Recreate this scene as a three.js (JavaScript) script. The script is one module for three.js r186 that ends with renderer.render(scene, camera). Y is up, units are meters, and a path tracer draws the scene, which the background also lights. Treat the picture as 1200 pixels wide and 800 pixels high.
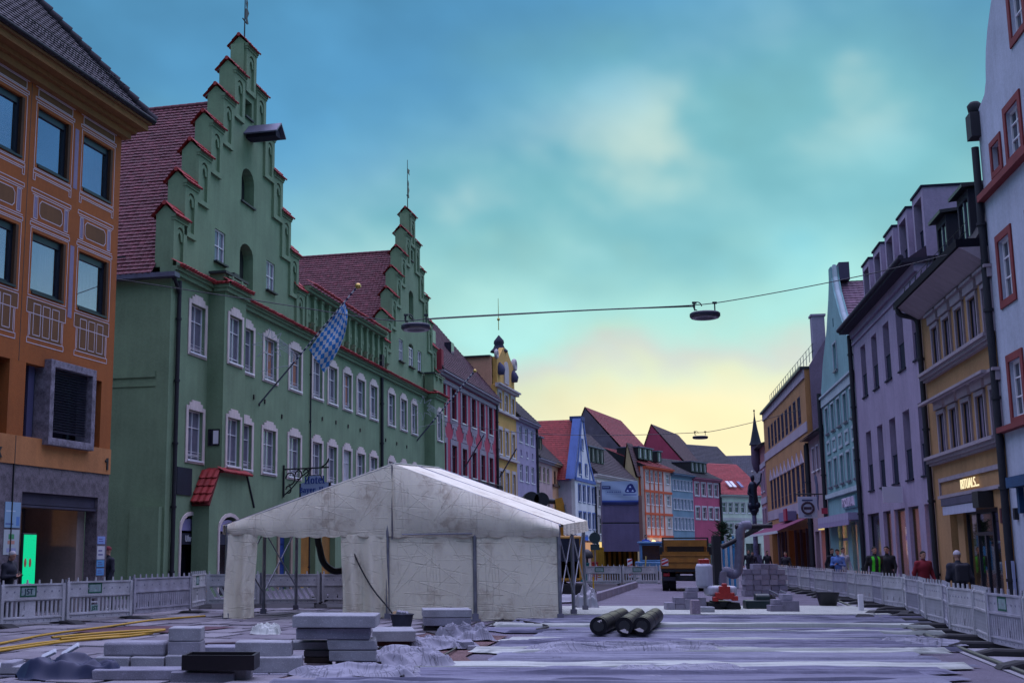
import * as THREE from 'three';
import { mergeGeometries } from 'three/addons/utils/BufferGeometryUtils.js';
import { RoundedBoxGeometry } from 'three/addons/geometries/RoundedBoxGeometry.js';
import { TextGeometry } from 'three/addons/geometries/TextGeometry.js';
import { FontLoader } from 'three/addons/loaders/FontLoader.js';
import { RectAreaLightUniformsLib } from 'three/addons/lights/RectAreaLightUniformsLib.js';
RectAreaLightUniformsLib.init();

// ---------------------------------------------------------------- camera, sky, sun, exposure
const scene = new THREE.Scene();
const FPX = 1450, CX = 446, CY = 400, PITCH = Math.atan(247 / 1450), EYE = 1.72;
const camera = new THREE.PerspectiveCamera(2 * Math.atan(400 / FPX) * 180 / Math.PI, 1.5, 0.1, 1500);
camera.position.set(0, EYE, 0);
camera.rotation.x = PITCH;
camera.setViewOffset(1200, 800, 600 - CX, 0, 1200, 800);
const renderer = new THREE.WebGLRenderer({ antialias: true });
renderer.toneMapping = THREE.LinearToneMapping;
renderer.toneMappingExposure = 1.22;
renderer.shadowMap.enabled = true;

const rng = (s) => () => { s = (s + 0x6d2b79f5) | 0; let t = Math.imul(s ^ (s >>> 15), 1 | s); t = (t + Math.imul(t ^ (t >>> 7), 61 | t)) ^ t; return ((t ^ (t >>> 14)) >>> 0) / 4294967296; };
const R = rng(11);
const lerp = (a, b, t) => a + (b - a) * t, clamp = (x, a = 0, b = 1) => Math.min(b, Math.max(a, x));
const smooth = (a, b, x) => { const t = clamp((x - a) / (b - a)); return t * t * (3 - 2 * t); };
const hash3 = (x, y, z) => { let h = Math.imul(x, 374761393) + Math.imul(y, 668265263) + Math.imul(z, 1274126177) | 0; h = Math.imul(h ^ (h >>> 13), 1274126177); return ((h ^ (h >>> 16)) >>> 0) / 4294967296; };
function vnoise(x, y, z, px = 1 << 20, py = 1 << 20) {   // value noise, periodic in x and y
  const i = Math.floor(x), j = Math.floor(y), k = Math.floor(z), u = x - i, v = y - j, w = z - k, f = (t) => t * t * (3 - 2 * t);
  const m = (a, n) => ((a % n) + n) % n, X = [m(i, px), m(i + 1, px)], Y = [m(j, py), m(j + 1, py)];
  const c = (a, b, d) => hash3(X[a], Y[b], k + d), fu = f(u), fv = f(v), fw = f(w);
  return lerp(lerp(lerp(c(0, 0, 0), c(1, 0, 0), fu), lerp(c(0, 1, 0), c(1, 1, 0), fu), fv), lerp(lerp(c(0, 0, 1), c(1, 0, 1), fu), lerp(c(0, 1, 1), c(1, 1, 1), fu), fv), fw);
}
const fbm = (x, y, z, o, px, py) => { let s = 0, a = 0.5, n = 0; for (let i = 0; i < o; i++) { s += a * vnoise(x, y, z + i * 17, px, py); n += a; x *= 2; y *= 2; z *= 2; px *= 2; py *= 2; a *= 0.5; } return s / n; };
const lin = (c) => { c /= 255; return c <= 0.04045 ? c / 12.92 : Math.pow((c + 0.055) / 1.055, 2.4); };
const S = (r, g, b) => [lin(r), lin(g), lin(b)];
const mix3 = (a, b, t) => [lerp(a[0], b[0], t), lerp(a[1], b[1], t), lerp(a[2], b[2], t)];

// an overcast evening sky: warm clearing low down the street, teal above it, blue then grey-violet cloud overhead
const SUN_AZ = 0.27, SUN_EL = 0.2;
{
  const w = 1536, h = 768, d = new Float32Array(w * h * 4);
  const ZEN = [1.85, 1.88, 3.0], BLUE = S(80, 140, 180), TEAL = S(120, 182, 192), PALE = S(160, 212, 207), WARM = S(244, 232, 186), HAZE = S(128, 168, 190);
  for (let y = 0; y < h; y++) for (let x = 0; x < w; x++) {
    const el = ((y + 0.5) / h - 0.5) * Math.PI, a = ((x + 0.5) / w - 0.5) * 2 * Math.PI;
    const dx = Math.cos(el) * Math.cos(a), dz = Math.cos(el) * Math.sin(a), dy = Math.sin(el), az = Math.atan2(dx, -dz);
    const e = Math.max(0, el), deg = e * 57.3, ad = Math.abs(Math.atan2(Math.sin(az - SUN_AZ), Math.cos(az - SUN_AZ)));
    const near = Math.exp(-Math.pow(ad / 0.42, 2)), tight = Math.exp(-Math.pow(ad / 0.27, 2));
    const cl = fbm(dx * 5.5 + 3, dy * 9 + 1, dz * 5.5 + 40, 5, 1e6, 1e6), cl2 = fbm(dx * 12 + 9 + dy * 5, dy * 17 + 2, dz * 12 + 60, 5, 1e6, 1e6);
    let c = mix3(PALE, TEAL, smooth(9.5, 15, deg + (cl - 0.5) * 14));
    c = mix3(c, BLUE, smooth(13, 25, deg + (cl - 0.5) * 12 + (1 - near) * 8 - tight * 3));
    const toSun = Math.cos(az - SUN_AZ) * Math.cos(el), dusk = lerp(0.45, 1.0, smooth(-0.85, 0.45, toSun));   // the side away from the sunset is darker
    c = mix3(c, ZEN.map((v) => v * dusk), smooth(26, 54, deg));
    c = mix3(mix3(HAZE, c, 0.4 + 0.6 * near), c, smooth(2, 20, deg));
    c = mix3(c, WARM, tight * (1 - smooth(4.2, 10.6, deg + (cl - 0.5) * 11 + (cl2 - 0.5) * 5)));
    const veil = tight * Math.exp(-Math.pow((deg - 17.5 - (az - 0.2) * 16) / 3.2, 2)) * smooth(0.4, 0.62, cl2 * 0.5 + cl * 0.5);   // thin cloud lit from below
    c = mix3(c, S(206, 212, 190), veil * 0.55);
    const k = 1 + ((cl2 - 0.5) * 0.5 + (cl - 0.5) * 0.5) * smooth(2, 9, deg);
    const i = (y * w + x) * 4, below = el < 0 ? 0.35 : 1;
    for (let n = 0; n < 3; n++) d[i + n] = c[n] * k * below;
    d[i + 3] = 1;
  }
  const sky = new THREE.DataTexture(d, w, h, THREE.RGBAFormat, THREE.FloatType);
  sky.mapping = THREE.EquirectangularReflectionMapping; sky.magFilter = sky.minFilter = THREE.LinearFilter; sky.needsUpdate = true;
  scene.background = sky; scene.environment = sky;
}
const sun = new THREE.DirectionalLight(new THREE.Color(1, 0.86, 0.62), 0.15);
sun.position.set(Math.sin(SUN_AZ) * Math.cos(SUN_EL) * 250, Math.sin(SUN_EL) * 250, -Math.cos(SUN_AZ) * Math.cos(SUN_EL) * 250);
sun.target.position.set(8, 0, -60); scene.add(sun.target);
sun.castShadow = true; sun.shadow.radius = 50; sun.shadow.mapSize.set(2048, 2048);
Object.assign(sun.shadow.camera, { left: -120, right: 120, top: 120, bottom: -120, near: 1, far: 600 });
sun.name = 'sun'; scene.add(sun);

// ---------------------------------------------------------------- helpers
const V = (x, y, z) => new THREE.Vector3(x, y, z);
const P3 = (X, Y, F) => V(X, Y, -F);                              // plan (right, up, forward) to world
const ray = (px, py) => { const a = (px - CX) / FPX, b = (CY - py) / FPX, c = Math.cos(PITCH), s = Math.sin(PITCH); return [a, b * c + s, c - b * s]; };
const onGround = (px, py, h = 0) => { const r = ray(px, py), t = (h - EYE) / r[1]; return [r[0] * t, r[2] * t]; };
const column = (px, F) => (px - CX) / (FPX / Math.cos(PITCH)) * F;  // plan X of a picture column at a forward distance
const atF = (px, py, F) => { const r = ray(px, py), t = F / r[2]; return [r[0] * t, EYE + r[1] * t, F]; };

const prep = (g) => { if (g.index) g = g.toNonIndexed(); for (const k of Object.keys(g.attributes)) if (!['position', 'normal', 'uv', 'color'].includes(k)) g.deleteAttribute(k); g.morphAttributes = {}; g.groups = []; return g; };
function boxUV(g) {
  const p = g.attributes.position, n = g.attributes.normal, uv = new Float32Array(p.count * 2);
  for (let i = 0; i < p.count; i++) {
    const x = Math.abs(n.getX(i)), y = Math.abs(n.getY(i)), z = Math.abs(n.getZ(i));
    if (z >= x && z >= y) { uv[2 * i] = p.getX(i); uv[2 * i + 1] = p.getY(i); } else if (x >= y) { uv[2 * i] = p.getZ(i); uv[2 * i + 1] = p.getY(i); } else { uv[2 * i] = p.getX(i); uv[2 * i + 1] = p.getZ(i); }
  }
  g.setAttribute('uv', new THREE.BufferAttribute(uv, 2)); return g;
}
const path = (pts, P = THREE.Path) => { const s = new P(); pts.forEach(([x, y], i) => i ? s.lineTo(x, y) : s.moveTo(x, y)); s.closePath(); return s; };
const rect = (x0, y0, x1, y1) => [[x0, y0], [x1, y0], [x1, y1], [x0, y1]];
const arch = (x0, y0, x1, y1, rise, n = 8) => { const o = [[x0, y0], [x1, y0]], w = (x1 - x0) / 2, m = (x0 + x1) / 2; for (let i = 0; i <= n; i++) { const t = i / n * Math.PI; o.push([m + w * Math.cos(t), y1 - rise + rise * Math.sin(t)]); } return o; };
const archRing = (x0, y0, x1, y1, rise, t) => { const o = arch(x0 - t, y0, x1 + t, y1 + t, rise + t * 0.4).slice(1), i = arch(x0, y0, x1, y1, rise).slice(1); return [...o, [x0 - t, y0], [x0, y0], ...i.slice(1).reverse(), [x1, y0]]; };
class GB {
  constructor() { this.g = []; }
  add(g, keepUV) { g = prep(g); if (!keepUV) boxUV(g); this.g.push(g); return this; }
  box(x0, y0, z0, x1, y1, z1) { const g = new THREE.BoxGeometry(Math.abs(x1 - x0), Math.abs(y1 - y0), Math.abs(z1 - z0)); g.translate((x0 + x1) / 2, (y0 + y1) / 2, (z0 + z1) / 2); return this.add(g); }
  rbox(x0, y0, z0, x1, y1, z1, r = 0.01, s = 1) { const g = new RoundedBoxGeometry(Math.abs(x1 - x0), Math.abs(y1 - y0), Math.abs(z1 - z0), s, r); g.translate((x0 + x1) / 2, (y0 + y1) / 2, (z0 + z1) / 2); return this.add(g); }
  shape(pts, holes, z0, z1, bevel = 0) { const s = path(pts, THREE.Shape); s.holes = (holes || []).map((h) => path(h)); const g = new THREE.ExtrudeGeometry(s, { depth: z1 - z0 - 2 * bevel, bevelEnabled: bevel > 0, bevelSize: bevel, bevelThickness: bevel, bevelOffset: -bevel, bevelSegments: 1, curveSegments: 6 }); g.translate(0, 0, z0 + bevel); return this.add(g); }
  cyl(p, q, r0, r1 = r0, n = 8) { p = V(...p); q = V(...q); const d = q.clone().sub(p), g = new THREE.CylinderGeometry(r1, r0, d.length(), n); g.applyQuaternion(new THREE.Quaternion().setFromUnitVectors(V(0, 1, 0), d.clone().normalize())); const m = p.add(q).multiplyScalar(0.5); g.translate(m.x, m.y, m.z); return this.add(g); }
  tube(pts, r, seg = 24, n = 6) { return this.add(new THREE.TubeGeometry(new THREE.CatmullRomCurve3(pts.map((p) => V(...p))), seg, r, n)); }
  lathe(prof, c = [0, 0, 0], n = 20) { const g = new THREE.LatheGeometry(prof.map(([x, y]) => new THREE.Vector2(x, y)), n); g.translate(...c); return this.add(g); }
  sphere(c, r, sx = 1, sy = 1, sz = 1, n = 12) { const g = new THREE.SphereGeometry(r, n, Math.max(6, n * 0.7 | 0)); g.scale(sx, sy, sz); g.translate(...c); return this.add(g); }
  quad(a, b, c, d) { const g = new THREE.BufferGeometry(); g.setAttribute('position', new THREE.BufferAttribute(new Float32Array([...a, ...b, ...c, ...a, ...c, ...d]), 3)); g.computeVertexNormals(); return this.add(g); }
  hexa(b, t) { const q = (a, c, d, e) => this.quad(a, c, d, e); q(b[3], b[2], b[1], b[0]); q(...t); for (let i = 0; i < 4; i++) { const j = (i + 1) % 4; q(b[i], b[j], t[j], t[i]); } return this; }   // bottom and top loops, counter-clockwise from above
  geo() { if (!this._g) this._g = mergeGeometries(this.g); return this._g; }
  mesh(name, mat, parent, extra) { return mk(name, this.geo(), mat, parent, extra); }
}
const gb = () => new GB();
const taken = {};
const numbered = (n) => { const k = taken[n] = (taken[n] ?? -1) + 1; return k ? n + '_' + String(k).padStart(3, '0') : n; };
function mk(name, geo, mat, parent, extra) {
  const m = new THREE.Mesh(geo, mat); m.castShadow = m.receiveShadow = true; m.name = parent ? name : numbered(name);
  (parent || scene).add(m); if (extra) Object.assign(m.userData, extra); return m;
}
function thing(name, label, category, [X, Y, F] = [0, 0, 0], turn = 0, group) {
  const o = new THREE.Group(); o.name = numbered(name); o.position.set(X, Y, -F); o.rotation.y = turn; o.userData = { label, category }; if (group) o.userData.group = group; scene.add(o); return o;
}
const tag = (o, label, category, group) => { o.userData.label = label; o.userData.category = category; if (group) o.userData.group = group; return o; };
const struct = (o) => { o.userData.kind = 'structure'; return o; };
// a thing that stands between two plan points, left and right as one faces it: x runs along it, z points out of its face
function front(name, label, category, A, B, group, y = 0) {
  const dX = B[0] - A[0], dF = B[1] - A[1], o = thing(name, label, category, [A[0], y, A[1]], Math.atan2(dF, dX), group); o.L = Math.hypot(dX, dF); return o;
}

// ---------------------------------------------------------------- materials: computed grain, blotches and wear
const enc = (v) => { v = clamp(v); return Math.round(255 * (v <= 0.0031308 ? 12.92 * v : 1.055 * Math.pow(v, 1 / 2.4) - 0.055)); };
function makeTex(n, f, srgb = true) {
  const d = new Uint8Array(n * n * 4);
  for (let y = 0; y < n; y++) for (let x = 0; x < n; x++) { const c = f(x / n, y / n), i = (y * n + x) * 4, a = Array.isArray(c) ? c : [c, c, c]; for (let k = 0; k < 3; k++) d[i + k] = srgb ? enc(a[k]) : Math.round(clamp(a[k]) * 255); d[i + 3] = 255; }
  const t = new THREE.DataTexture(d, n, n); t.wrapS = t.wrapT = THREE.RepeatWrapping; t.magFilter = THREE.LinearFilter; t.minFilter = THREE.LinearMipmapLinearFilter; t.generateMipmaps = true; if (srgb) t.colorSpace = THREE.SRGBColorSpace; t.needsUpdate = true; return t;
}
const TEX = {
  plaster: makeTex(512, (u, v) => { const a = fbm(u * 4, v * 4, 1, 5, 4, 4), b = fbm(u * 64, v * 64, 5, 2, 64, 64), s = fbm(u * 24, v * 2, 8, 3, 24, 2); return 0.8 + (a - 0.5) * 0.34 + (b - 0.5) * 0.14 + (s - 0.5) * 0.16; }),
  rough: makeTex(512, (u, v) => { const a = fbm(u * 5, v * 5, 2, 5, 5, 5), b = fbm(u * 120, v * 120, 3, 2, 120, 120); return 0.72 + (a - 0.5) * 0.5 + (b - 0.5) * 0.3; }),
  speckle: makeTex(512, (u, v) => { const a = fbm(u * 3, v * 3, 4, 4, 3, 3), b = vnoise(u * 200, v * 200, 6, 200, 200), c = vnoise(u * 90, v * 90, 3, 90, 90); return 0.66 + (a - 0.5) * 0.4 + (b > 0.8 ? -0.28 : 0) + (c > 0.82 ? 0.22 : 0) + (b - 0.5) * 0.2; }),
  soil: makeTex(512, (u, v) => { const a = fbm(u * 4, v * 4, 6, 6, 4, 4), b = fbm(u * 60, v * 60, 7, 3, 60, 60), t = clamp((a - 0.36) * 3.2); return mix3([0.42, 0.32, 0.3], [0.86, 0.8, 0.8], clamp(t * 0.7 + (b - 0.5) * 1.3)); }),
  stone: makeTex(512, (u, v) => { const a = fbm(u * 10, v * 10, 3, 5, 10, 10), b = fbm(u * 50, v * 50, 4, 3, 50, 50); return 0.62 + (a - 0.5) * 0.75 + (b - 0.5) * 0.5; }),
  cloth: makeTex(512, (u, v) => { const a = fbm(u * 4, v * 4, 9, 5, 4, 4), b = fbm(u * 80, v * 14, 4, 3, 80, 14); return 0.84 + (a - 0.5) * 0.32 + (b - 0.5) * 0.12; }),
  dirtyCanvas: makeTex(1024, (u, v) => {                      // off-white tent cloth: pale folds, brown rubbed dirt in flecks
    const a = fbm(u * 5, v * 5, 3, 5, 5, 5), b = fbm(u * 22, v * 22, 6, 4, 22, 22), c = fbm(u * 9, v * 3, 12, 4, 9, 3), f = fbm(u * 110, v * 110, 2, 2, 110, 110);
    const vein = Math.pow(1 - Math.abs(2 * fbm(u * 7 + (a - 0.5) * 2, v * 7 + (b - 0.5) * 1.5, 21, 4, 7, 7) - 1), 5), dirt = clamp((a - 0.47) * 4) * clamp(vein * 1.1 + (b - 0.55) * 1.6), smear = clamp((c - 0.56) * 3.4) * clamp((f - 0.25) * 2);
    let k = [0.92 + (f - 0.5) * 0.08, 0.91 + (f - 0.5) * 0.08, 0.9]; k = mix3(k, [0.42, 0.33, 0.28], clamp(dirt * 0.55)); return mix3(k, [0.55, 0.46, 0.42], clamp(smear * 0.6));
  }),
  steel: makeTex(256, (u, v) => 0.8 + (fbm(u * 6, v * 6, 3, 4, 6, 6) - 0.5) * 0.5 + (fbm(u * 60, v * 8, 5, 2, 60, 8) - 0.5) * 0.2),
  weave: makeTex(256, (u, v) => 0.85 + 0.08 * Math.sin(u * 256) * Math.sin(v * 256) + (fbm(u * 8, v * 8, 2, 4, 8, 8) - 0.5) * 0.35),
};
const creases = (() => {   // random straight folds of packed cloth
  const c = document.createElement('canvas'); c.width = c.height = 1024; const x = c.getContext('2d'), r = rng(91); x.fillStyle = '#808080'; x.fillRect(0, 0, 1024, 1024); x.lineCap = 'round';
  for (let i = 0; i < 95; i++) { const big = i < 30, a = (r() < 0.7 ? (r() < 0.5 ? 0 : 1.571) : r() * 3.14) + (r() - 0.5) * 0.3, l = big ? 300 + 500 * r() : 60 + 240 * r(), px = r() * 1024, py = r() * 1024, up = r() < 0.5; for (const [w, al] of big ? [[14, 0.1], [7, 0.16], [3, 0.22]] : [[8, 0.08], [3, 0.14]]) { x.strokeStyle = up ? `rgba(255,255,255,${al})` : `rgba(0,0,0,${al})`; x.lineWidth = w; for (const ox of [-1024, 0, 1024]) for (const oy of [-1024, 0, 1024]) { x.beginPath(); x.moveTo(px + ox, py + oy); x.quadraticCurveTo(px + ox + Math.cos(a) * l / 2 + (r() - 0.5) * 6, py + oy + Math.sin(a) * l / 2, px + ox + Math.cos(a) * l, py + oy + Math.sin(a) * l); x.stroke(); } } }
  const t = new THREE.CanvasTexture(c); t.wrapS = t.wrapT = THREE.RepeatWrapping; return t;
})();
const BUMP = { long: makeTex(512, (u, v) => clamp(0.5 + (fbm(u * 3, v * 26, 3, 4, 3, 26) - 0.5) * 1.4), false), crease: creases, fine: makeTex(512, (u, v) => 0.5 + (fbm(u * 40, v * 40, 2, 4, 40, 40) - 0.5), false), wrinkle: makeTex(512, (u, v) => { const w = fbm(u * 6, v * 6, 3, 3, 6, 6); const r = 1 - Math.abs(2 * fbm(u * 5 + 0.0, v * 5, 8, 4, 5, 5) - 1); return clamp(0.25 * w + 0.75 * Math.pow(r, 3)); }, false) };
const cloned = {};
const sized = (t, key, m) => cloned[key + m] ??= (() => { const c = t.clone(); c.repeat.set(1 / m, 1 / m); c.needsUpdate = true; return c; })();
function mat(c, { tex = 'plaster', size = 3, rough = 0.9, metal = 0, bump = 0, bumpTex = 'fine', bumpSize = 1, vc = false, ...o } = {}) {
  const m = new THREE.MeshPhysicalMaterial({ color: new THREE.Color().setRGB(...c), roughness: rough, metalness: metal, vertexColors: vc, ...o });
  if (tex) m.map = sized(TEX[tex], tex, size);
  if (bump) { m.bumpMap = sized(BUMP[bumpTex], 'b' + bumpTex, bumpSize); m.bumpScale = bump; }
  return m;
}
const plaster = (r, g, b, o) => mat([r, g, b], { tex: 'plaster', size: 4.3, bump: 0.006, bumpSize: 0.8, ...o });
const M = {
  glass: mat([0.012, 0.017, 0.032], { tex: null, rough: 0.04, ior: 1.75 }),
  net: mat([0.15, 0.14, 0.2], { tex: 'cloth', size: 0.6, rough: 0.08, ior: 1.6 }),
  glassDark: mat([0.006, 0.007, 0.014], { tex: null, rough: 0.12 }),
  clear: new THREE.MeshPhysicalMaterial({ color: 0xffffff, transmission: 1, thickness: 0, roughness: 0.02, ior: 1.6 }),
  white: mat([0.66, 0.62, 0.68], { tex: 'rough', size: 1.5, rough: 0.55 }),
  frame: mat([0.7, 0.68, 0.74], { tex: null, rough: 0.4 }),
  surround: mat([0.72, 0.6, 0.58], { tex: 'plaster', size: 2, rough: 0.85 }),
  dark: mat([0.012, 0.013, 0.02], { tex: 'rough', size: 1, rough: 0.5 }),
  pipe: mat([0.014, 0.014, 0.026], { tex: 'rough', size: 1, rough: 0.7 }),
  steel: mat([0.3, 0.31, 0.36], { tex: 'steel', size: 0.8, rough: 0.45, metal: 0.7 }),
  zinc: mat([0.13, 0.13, 0.2], { tex: 'steel', size: 2, rough: 0.5, metal: 0.3 }),
  curtain: mat([0.62, 0.62, 0.68], { tex: 'cloth', size: 0.7, rough: 1 }),
  room: mat([0.05, 0.045, 0.045], { tex: 'rough', rough: 1 }),
};
const tileMat = (r, g, b) => mat([r, g, b], { tex: 'rough', size: 1.3, rough: 0.75, vc: true });
// a slope of overlapping tiles with arched noses; O lower left corner, U along the courses, W up the slope
function tiles(O, U, W, lu, lw, { tw = 0.18, th = 0.17, lift = 0.035, arc = 0.022, jitter = 0.22, seed = 3, keep } = {}) {
  const r = rng(seed), n = V().crossVectors(U, W).normalize(), pos = [], col = [], uv = [], nu = Math.round(lu / tw), nw = Math.round(lw / th), a = lu / nu, b = lw / nw;
  const at = (x, y, z) => [O.x + U.x * x + W.x * y + n.x * z, O.y + U.y * x + W.y * y + n.y * z, O.z + U.z * x + W.z * y + n.z * z];
  for (let j = 0; j < nw; j++) for (let i = 0; i < nu; i++) {
    if (keep && !keep((i + 0.5) * a, (j + 0.5) * b)) continue;
    const x0 = i * a, x1 = x0 + a, xm = (x0 + x1) / 2, y0 = j * b, y1 = y0 + b * 1.1, l = lift * (0.8 + 0.4 * r()), ym = y0 - arc, k = 1 - jitter / 2 + jitter * r() + (r() < 0.02 ? 0.35 : 0), h = 0.94 + 0.12 * r();
    const p = [at(x0, y0, l * 0.75), at(xm, ym, l + arc * 0.6), at(x1, y0, l * 0.75), at(x1, y1, 0), at(xm, y1, arc * 0.5), at(x0, y1, 0), at(x0, y0, -0.01), at(xm, ym, -0.01), at(x1, y0, -0.01)];
    for (const t of [[0, 1, 4], [0, 4, 5], [1, 2, 3], [1, 3, 4], [6, 7, 1], [6, 1, 0], [7, 8, 2], [7, 2, 1]]) for (const q of t) { pos.push(...p[q]); col.push(k, k * h, k * h); uv.push(p[q][0] + p[q][2], p[q][1]); }
  }
  const g = new THREE.BufferGeometry();
  g.setAttribute('position', new THREE.BufferAttribute(new Float32Array(pos), 3)); g.setAttribute('color', new THREE.BufferAttribute(new Float32Array(col), 3)); g.setAttribute('uv', new THREE.BufferAttribute(new Float32Array(uv), 2)); g.computeVertexNormals(); return g;
}
const slopeOf = (p, q) => V(q[0] - p[0], q[1] - p[1], q[2] - p[2]);
// tiled roof plane from eave line p0-p1 up to ridge line at p2 (above p0)
function roofPlane(parent, name, p0, p1, p2, m, o) { const U = slopeOf(p0, p1), W = slopeOf(p0, p2), lu = U.length(), lw = W.length(); return mk(name, tiles(V(...p0), U.normalize(), W.normalize(), lu, lw, o), m, parent); }

const winCache = {};
// one window: its frame is the part, panes, sill and surround are pieces of it. x, y: lower left corner of the opening
function win(parent, x, y, w, h, o = {}) {
  const { cols = 2, rows = [0.62], z = -0.16, fw = 0.06, bar = 0.035, surround, sill = true, frame = M.frame, pane = M.glass, sm = M.surround, sillMat, sw = 0.2, name = 'window', flat } = o;
  const key = [w.toFixed(2), h.toFixed(2), cols, rows, z, fw, bar, surround, sill, sw].join();
  const c = winCache[key] ??= (() => {
    const f = gb(), z0 = z - 0.04, z1 = z + 0.04, cw = (w - 2 * fw) / cols, ys = [fw, ...rows.map((t) => t * h), h - fw], holes = [], panes = [];
    for (let i = 0; i < cols; i++) for (let j = 0; j < ys.length - 1; j++) { const a = fw + i * cw + (i ? bar / 2 : 0), b = fw + (i + 1) * cw - (i < cols - 1 ? bar / 2 : 0), e = ys[j] + (j ? bar / 2 : 0), g = ys[j + 1] - (j < ys.length - 2 ? bar / 2 : 0); holes.push(rect(a, e, b, g)); panes.push(gb().box(a - 0.004, e - 0.004, z - 0.012, b + 0.004, g + 0.004, z - 0.002).geo()); }
    f.shape(rect(0, 0, w, h), holes, z0, z1);
    const k = { f: f.geo(), panes };
    if (surround === 'step') { const s = sw, top = h + s; k.s = gb().shape([[-s, -s * 0.7], [w + s, -s * 0.7], [w + s, top - 0.04], [w + s - 0.28, top - 0.04], [w + s - 0.28, top + 0.1], [w * 0.5 + w * 0.28, top + 0.1], [w * 0.5 + w * 0.28, top + 0.2], [w * 0.5 - w * 0.28, top + 0.2], [w * 0.5 - w * 0.28, top + 0.1], [-s + 0.28, top + 0.1], [-s + 0.28, top - 0.04], [-s, top - 0.04]], [rect(0, 0, w, h)], 0.001, 0.05, 0.008).geo(); } else if (surround === 'plain') k.s = gb().shape(rect(-sw, -sw, w + sw, h + sw), [rect(0, 0, w, h)], 0.001, 0.045, 0.006).geo();
    else if (surround === 'hood') k.s = gb().shape(rect(-sw, -sw * 0.6, w + sw, h + sw), [rect(0, 0, w, h)], 0.001, 0.05).box(-sw - 0.06, h + sw, 0.002, w + sw + 0.06, h + sw + 0.12, 0.16).geo();
    if (sill) k.l = gb().box(-0.08, -0.07, z, w + 0.08, -0.002, surround ? 0.1 : 0.07).geo();
    return k;
  })();
  const m = mk(name, c.f, frame, parent); m.position.set(x, y, 0);
  for (const g of c.panes) mk('pane', g, pane, m);
  if (c.s) mk('surround', c.s, sm, m);
  if (c.l) mk('sill', c.l, sillMat || (surround ? M.frame : frame), m);
  return m;
}
const font = await new FontLoader().loadAsync('fonts/droid/droid_sans_bold.typeface.json');
const fontThin = await new FontLoader().loadAsync('fonts/droid/droid_sans_regular.typeface.json');
const fontSerif = await new FontLoader().loadAsync('fonts/droid/droid_serif_bold.typeface.json');
function letters(txt, size, depth = 0.02, f = font, center = true) { const g = new TextGeometry(txt, { font: f, size, depth, curveSegments: 3 }); g.computeBoundingBox(); const b = g.boundingBox; if (center) g.translate(-(b.min.x + b.max.x) / 2, 0, 0); return boxUV(prep(g)); }

// ================================================================ the setting
struct(mk('ground', (() => { const g = new THREE.PlaneGeometry(900, 900, 1, 1); g.rotateX(-Math.PI / 2); return boxUV(prep(g)); })(), mat([0.2, 0.175, 0.235], { tex: 'speckle', size: 2.6, rough: 0.95, bump: 0.012, bumpSize: 0.5 })));

// where a picture point meets a front's face (o metres proud of it): [along, height]
function faceAt(g, px, py, o = 0) {
  const r = ray(px, py), c = Math.cos(g.rotation.y), s = Math.sin(g.rotation.y), nX = s, nF = -c, A = [g.position.x + nX * o, -g.position.z + nF * o];
  const t = (A[0] * nX + A[1] * nF) / (r[0] * nX + r[2] * nF); return [(r[0] * t - A[0]) * c + (r[2] * t - A[1]) * s, EYE + r[1] * t];
}
function downpipe(g, u, y0, y1, z = 0.12, r = 0.06, m = M.pipe) { const b = gb().cyl([u, y0, z], [u, y1, z], r); for (let y = y0 + 1; y < y1; y += 2.4) b.cyl([u, y - 0.04, z], [u, y + 0.04, z], r * 1.35).box(u - 0.02, y - 0.03, 0, u + 0.02, y + 0.03, z); return b.mesh('downpipe', m, g); }

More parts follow.
